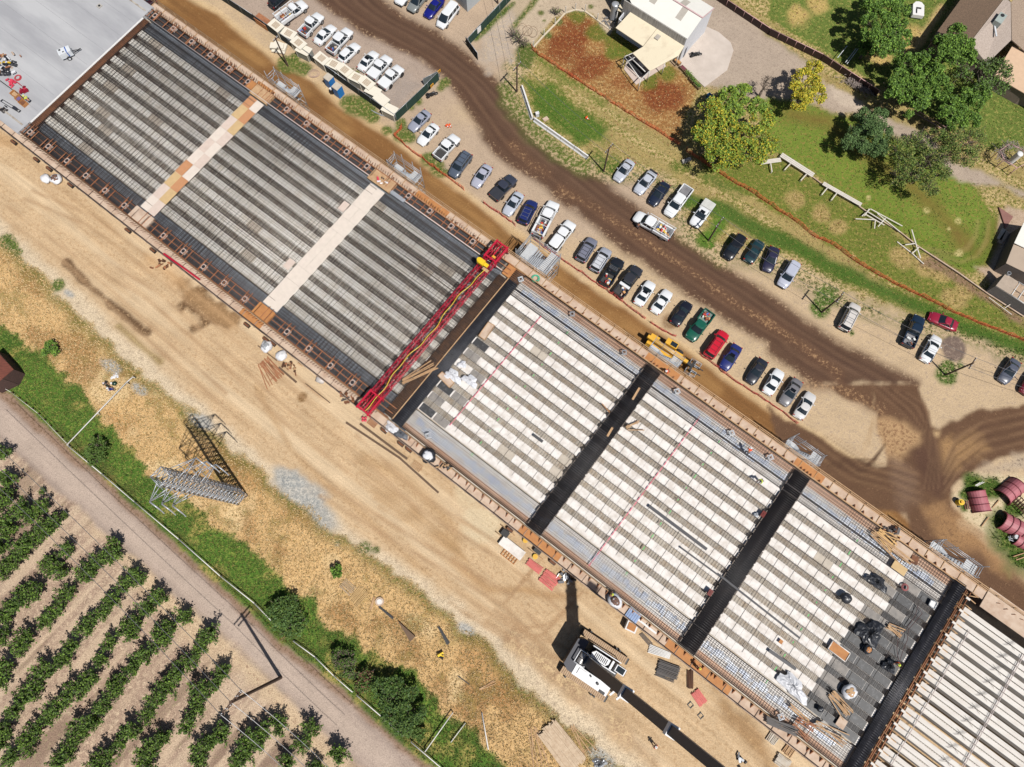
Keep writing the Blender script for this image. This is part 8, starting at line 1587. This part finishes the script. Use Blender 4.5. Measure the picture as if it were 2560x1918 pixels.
lumber(T(1, 3, 1120, 320, .2), 0, 2.8, .3, 3, 'dark pole lying in the dry grass below the stone ring', m_trim, radians(-38)); b = MB(); P = [T(1, 3, *q, .4) for q in ((1225, 395), (1375, 530), (1330, 575))]; b.poly(P, .05, .5); tag(b.build('wedge_trough', mat('trough_brown', (120, 96, 76), .9)), 'brown wedge shaped trough in the dry grass', 'trough')
lumber(T(1, 3, 1620, 520, .4), 0, 2.8, .35, 3, 'thick black pipe with collars in the dry grass', m_trim, radians(-58), nm='black_pipe', cat_='pipe', lay=2); heap(T(1, 3, 1600, 700, .2), 0, .5, .5, 6, [m_trim, m_yel], 'small black and yellow parts below the black pipe', 'small_parts', 'parts')
lumber(T(1, 3, 1790, 900, .1), 0, 2.0, .1, 1, 'dark stick lying in the dry grass', m_trim, radians(-35)); lumber(T(1, 3, 1985, 940, .1), 0, 2.4, .3, 3, 'tan sticks crossing in the dry grass', None, radians(35), fan=.6)
for i, (c, r, x, y) in enumerate(((0, 0, 120, 1230), (0, 0, 315, 1380), (0, 0, 425, 1460), (0, 0, 610, 1600), (0, 1, 1105, 335), (0, 1, 1320, 505), (0, 1, 2130, 1150), (1, 1, 85, 1275), (1, 1, 145, 1310), (1, 2, 1105, 405), (1, 2, 1320, 570), (1, 2, 1250, 520), (1, 2, 2190, 1260), (2, 2, 350, 1540))):
    o = thing('sill_block', 'dark falsework sill block on the dirt at the walkway edge', 'block', (*T(c, r, x, y, .3), 0), BA, 'falsework blocks beside the lower walkway'); MB().box(0, 0, 0, .9, .5, .5).build('block', m_trim, o); MB().box(0, 0, .5, 1.0, .3, .1).build('cap', m_rust, o)
heap(T(0, 1, 1410, 610, .3), 0, 1.2, .8, 16, [m_rustl, m_rust, m_brn], 'rusty scrap under the red pipe at the walkway', 'scrap_heap', 'scrap'); heap(T(1, 1, 290, 1500, .3), 0, 1.3, 1.0, 20, [m_rustl, m_timber, m_rust, m_brn], 'rusty scrap and sticks beside the white bags', 'scrap_heap', 'scrap')
p, q = T(0, 1, 1410, 530, 7.2), T(0, 1, 1720, 755, 7.2); tag(MB().bar((0, 0, 0), (q[0]-p[0], q[1]-p[1], 0), .22, .2).build('red_beam', m_red, None, (*p, 7.1)), 'bright red beam lying on the lower walkway edge', 'beam')
# ---------------------------------------------------------------- people
def skin_obj(name, V, E, Rr, m, parent):
    me = bpy.data.meshes.new(name); me.from_pydata(V, E, []); o = bpy.data.objects.new(name, me); COL.objects.link(o)
    sk = o.modifiers.new('s', 'SKIN'); sk.use_smooth_shade = True
    for i, r_ in enumerate(Rr): me.skin_vertices[0].data[i].radius = (r_, r_)
    me.skin_vertices[0].data[0].use_root = True
    sb = o.modifiers.new('d', 'SUBSURF'); sb.levels = 1; sb.render_levels = 1
    bpy.context.view_layer.update(); dg = bpy.context.evaluated_depsgraph_get(); m2 = bpy.data.meshes.new_from_object(o.evaluated_get(dg)); m2.materials.clear(); m2.materials.append(m); m2.name = name
    bpy.data.objects.remove(o); return link(name, m2, parent)
def person(p, z, rz, lab, vest, hat, pants=(60, 66, 84), pose='stand', skin=(206, 150, 120)):
    o = R_(lab, 'person', 'person', p, z, rz); hip = .93; b_ = 0.0; J = {}
    lean = {'stand': .03, 'bend': .38, 'crouch': .3, 'sit': .08}[pose]; dz = {'stand': 0, 'bend': -.02, 'crouch': -.45, 'sit': -.48}[pose]
    J['pel'] = (0, 0, hip+dz); J['wai'] = (lean*.3, 0, hip+.2+dz); J['che'] = (lean*.75, 0, hip+.42+dz-(.1 if pose == 'bend' else 0)); J['nec'] = (lean*1.05, 0, hip+.57+dz-(.16 if pose == 'bend' else 0)); nz = J['nec'][2]
    J['hd0'] = (lean*1.1+.02, 0, nz+.09); J['hd1'] = (lean*1.15+.03, 0, nz+.2); names = ['pel', 'wai', 'che', 'nec', 'hd0', 'hd1']; V = [J[n] for n in names]; E = [(0, 1), (1, 2), (2, 3), (3, 4), (4, 5)]; Rr = [.13, .125, .15, .06, .085, .09]
    V.append((J['hd0'][0]+.1, 0, nz+.12)); E.append((4, 6)); Rr.append(.016)      # nose
    legs, arms = [], []
    for s_ in (-1, 1):
        i0 = len(V); kf = {'stand': .04*s_, 'bend': .05*s_, 'crouch': .38, 'sit': .46}[pose]; kz = {'stand': .5, 'bend': .5, 'crouch': .42, 'sit': .46}[pose]; ff = {'stand': .06*s_, 'bend': .08*s_, 'crouch': .05, 'sit': .5}[pose]
        pts = [(0, s_*.1, hip-.08+dz), (kf, s_*.13, kz), (ff, s_*.13, .09), (ff+.17, s_*.15, .04)]; V += pts; E += [(0, i0), (i0, i0+1), (i0+1, i0+2), (i0+2, i0+3)]; Rr += [.095, .062, .045, .04]; legs.append(pts)
        i1 = len(V); c_ = J['che']; el = (c_[0]+.1+lean*.3, s_*.3, c_[2]-.2); wr_ = (c_[0]+.3, s_*.24, c_[2]-.32-(.1 if pose == 'bend' else 0)); ap = [(c_[0]+.0, s_*.2, c_[2]+.08), el, wr_]; V += ap; E += [(2, i1), (i1, i1+1), (i1+1, i1+2)]; Rr += [.062, .044, .032]; arms.append(ap)
        pm_ = len(V); V.append((wr_[0]+.06, wr_[1]-s_*.01, wr_[2]-.03)); E.append((i1+2, pm_)); Rr.append(.034)
        for f in range(4): k = len(V); V += [(wr_[0]+.11, wr_[1]+(f-1.5)*.022, wr_[2]-.045), (wr_[0]+.15-.006*abs(f-1.5), wr_[1]+(f-1.5)*.024, wr_[2]-.075)]; E += [(pm_, k), (k, k+1)]; Rr += [.009, .008]
        k = len(V); V += [(wr_[0]+.07, wr_[1]-s_*.045, wr_[2]-.05), (wr_[0]+.1, wr_[1]-s_*.06, wr_[2]-.07)]; E += [(pm_, k), (k, k+1)]; Rr += [.011, .009]
    skin_obj('body', V, E, Rr, mat('skin_%d' % skin[0], skin, .6), o)
    P = [J['pel'], legs[0][0], legs[0][1], legs[0][2], legs[1][0], legs[1][1], legs[1][2]]; skin_obj('trousers', P, [(0, 1), (1, 2), (2, 3), (0, 4), (4, 5), (5, 6)], [.15, .11, .078, .065, .11, .078, .065], paint_m(pants), o)
    P = [J['wai'], J['che'], (J['nec'][0], 0, J['nec'][2]-.06)]+arms[0][:2]+arms[1][:2]; skin_obj('vest', P, [(0, 1), (1, 2), (1, 3), (3, 4), (1, 5), (5, 6)], [.155, .18, .09, .085, .055, .085, .055], mat('vest_%02x%02x%02x' % vest, vest, .8), o)
    h = J['hd1']; b = MB(); b.blob((h[0]-.01, 0, h[2]+.03), (.135, .12, .1), 1, 14, 8, 0); b.cyl(h[0]+.02, 0, h[2]+.005, .165, .02, 16); b.build('hard_hat', paint_m(hat), o)
    for s_ in (-1, 1): MB().box(legs[0][3][0]-.06 if s_ < 0 else legs[1][3][0]-.06, s_*.14, 0, .28, .11, .1).build('boot', m_trim, o)
    return o
HO, HY, W_ = (255, 96, 44), (214, 236, 60), (246, 246, 244)
person(DK(2, 2, 2025, 597), ZT, 1.2, 'person in an orange vest bending over the upper edge mat', HO, W_, pose='bend')
person(DK(2, 2, 2140, 838), ZT, 3.6, 'person in a yellow-green vest on the pale panels near the second black beam', HY, (40, 44, 60), pose='bend')
person(DK(3, 3, 1108, 745), ZT, 3.9, 'person in an orange and yellow vest crouching on the tarred panels', HO, HY, pose='crouch')
person(T(2, 3, 1238, 1478, .9), 0, 2.2, 'person in a white hat and orange vest walking on the dirt below the boom', HO, W_)
person(T(2, 1, 1350, 1545, 7.4), 6.62, 3.6, 'person in a white hat on the walkway beside the telehandler', HO, W_, pose='bend')
person(T(2, 1, 1092, 285, 1.2), 0, 1.2, 'person in black clothes at the open door of the truck on the brown road', (40, 42, 50), (30, 30, 34))
person(T(2, 3, 1610, 805, 7.4), 6.62, 1.9, 'person in a red vest with yellow hat on the lower walkway', (240, 70, 40), (240, 220, 60), pose='stand')
person(T(2, 3, 842, 180, 7.4), 6.62, .5, 'person with a yellow-green hat beside the scrap bag on the walkway', (170, 130, 90), (206, 214, 70), pose='crouch')
person(T(0, 0, 245, 863, 7.6), 7.06, 2.6, 'person in a yellow-green vest crouching by the orange crates on the slab', HY, (226, 240, 120), pose='crouch')
person(T(0, 2, 930, 45, .8), 0, .3, 'person in white and blue sitting in the dry grass', (240, 240, 244), (240, 240, 240), (30, 60, 150), 'sit')
person(T(0, 1, 900, 1650, .8), 0, 5.5, 'person in dark clothes sitting in the dry grass above the white-shirted one', (44, 46, 52), (226, 214, 214), (40, 52, 40), 'sit')
ob = R_('dark green bag with a white top beside the sitting people', 'back_pack', 'bag', T(0, 1, 985, 1652, .3), 0, 0); b = MB(); b.blob((0, 0, .25), (.4, .35, .28), 3, 12, 7, .05); b.build('sack', paint_m((24, 60, 40)), ob); MB().box(-.35, 0, .2, .3, .3, .25).build('white_pocket', m_bar_, ob)
tarp(T(0, 1, 990, 1590, .1), 0, .6, .4, 'white rag in the dry grass above the sitting people', m_bag, 61, .5, .1, 'rag')
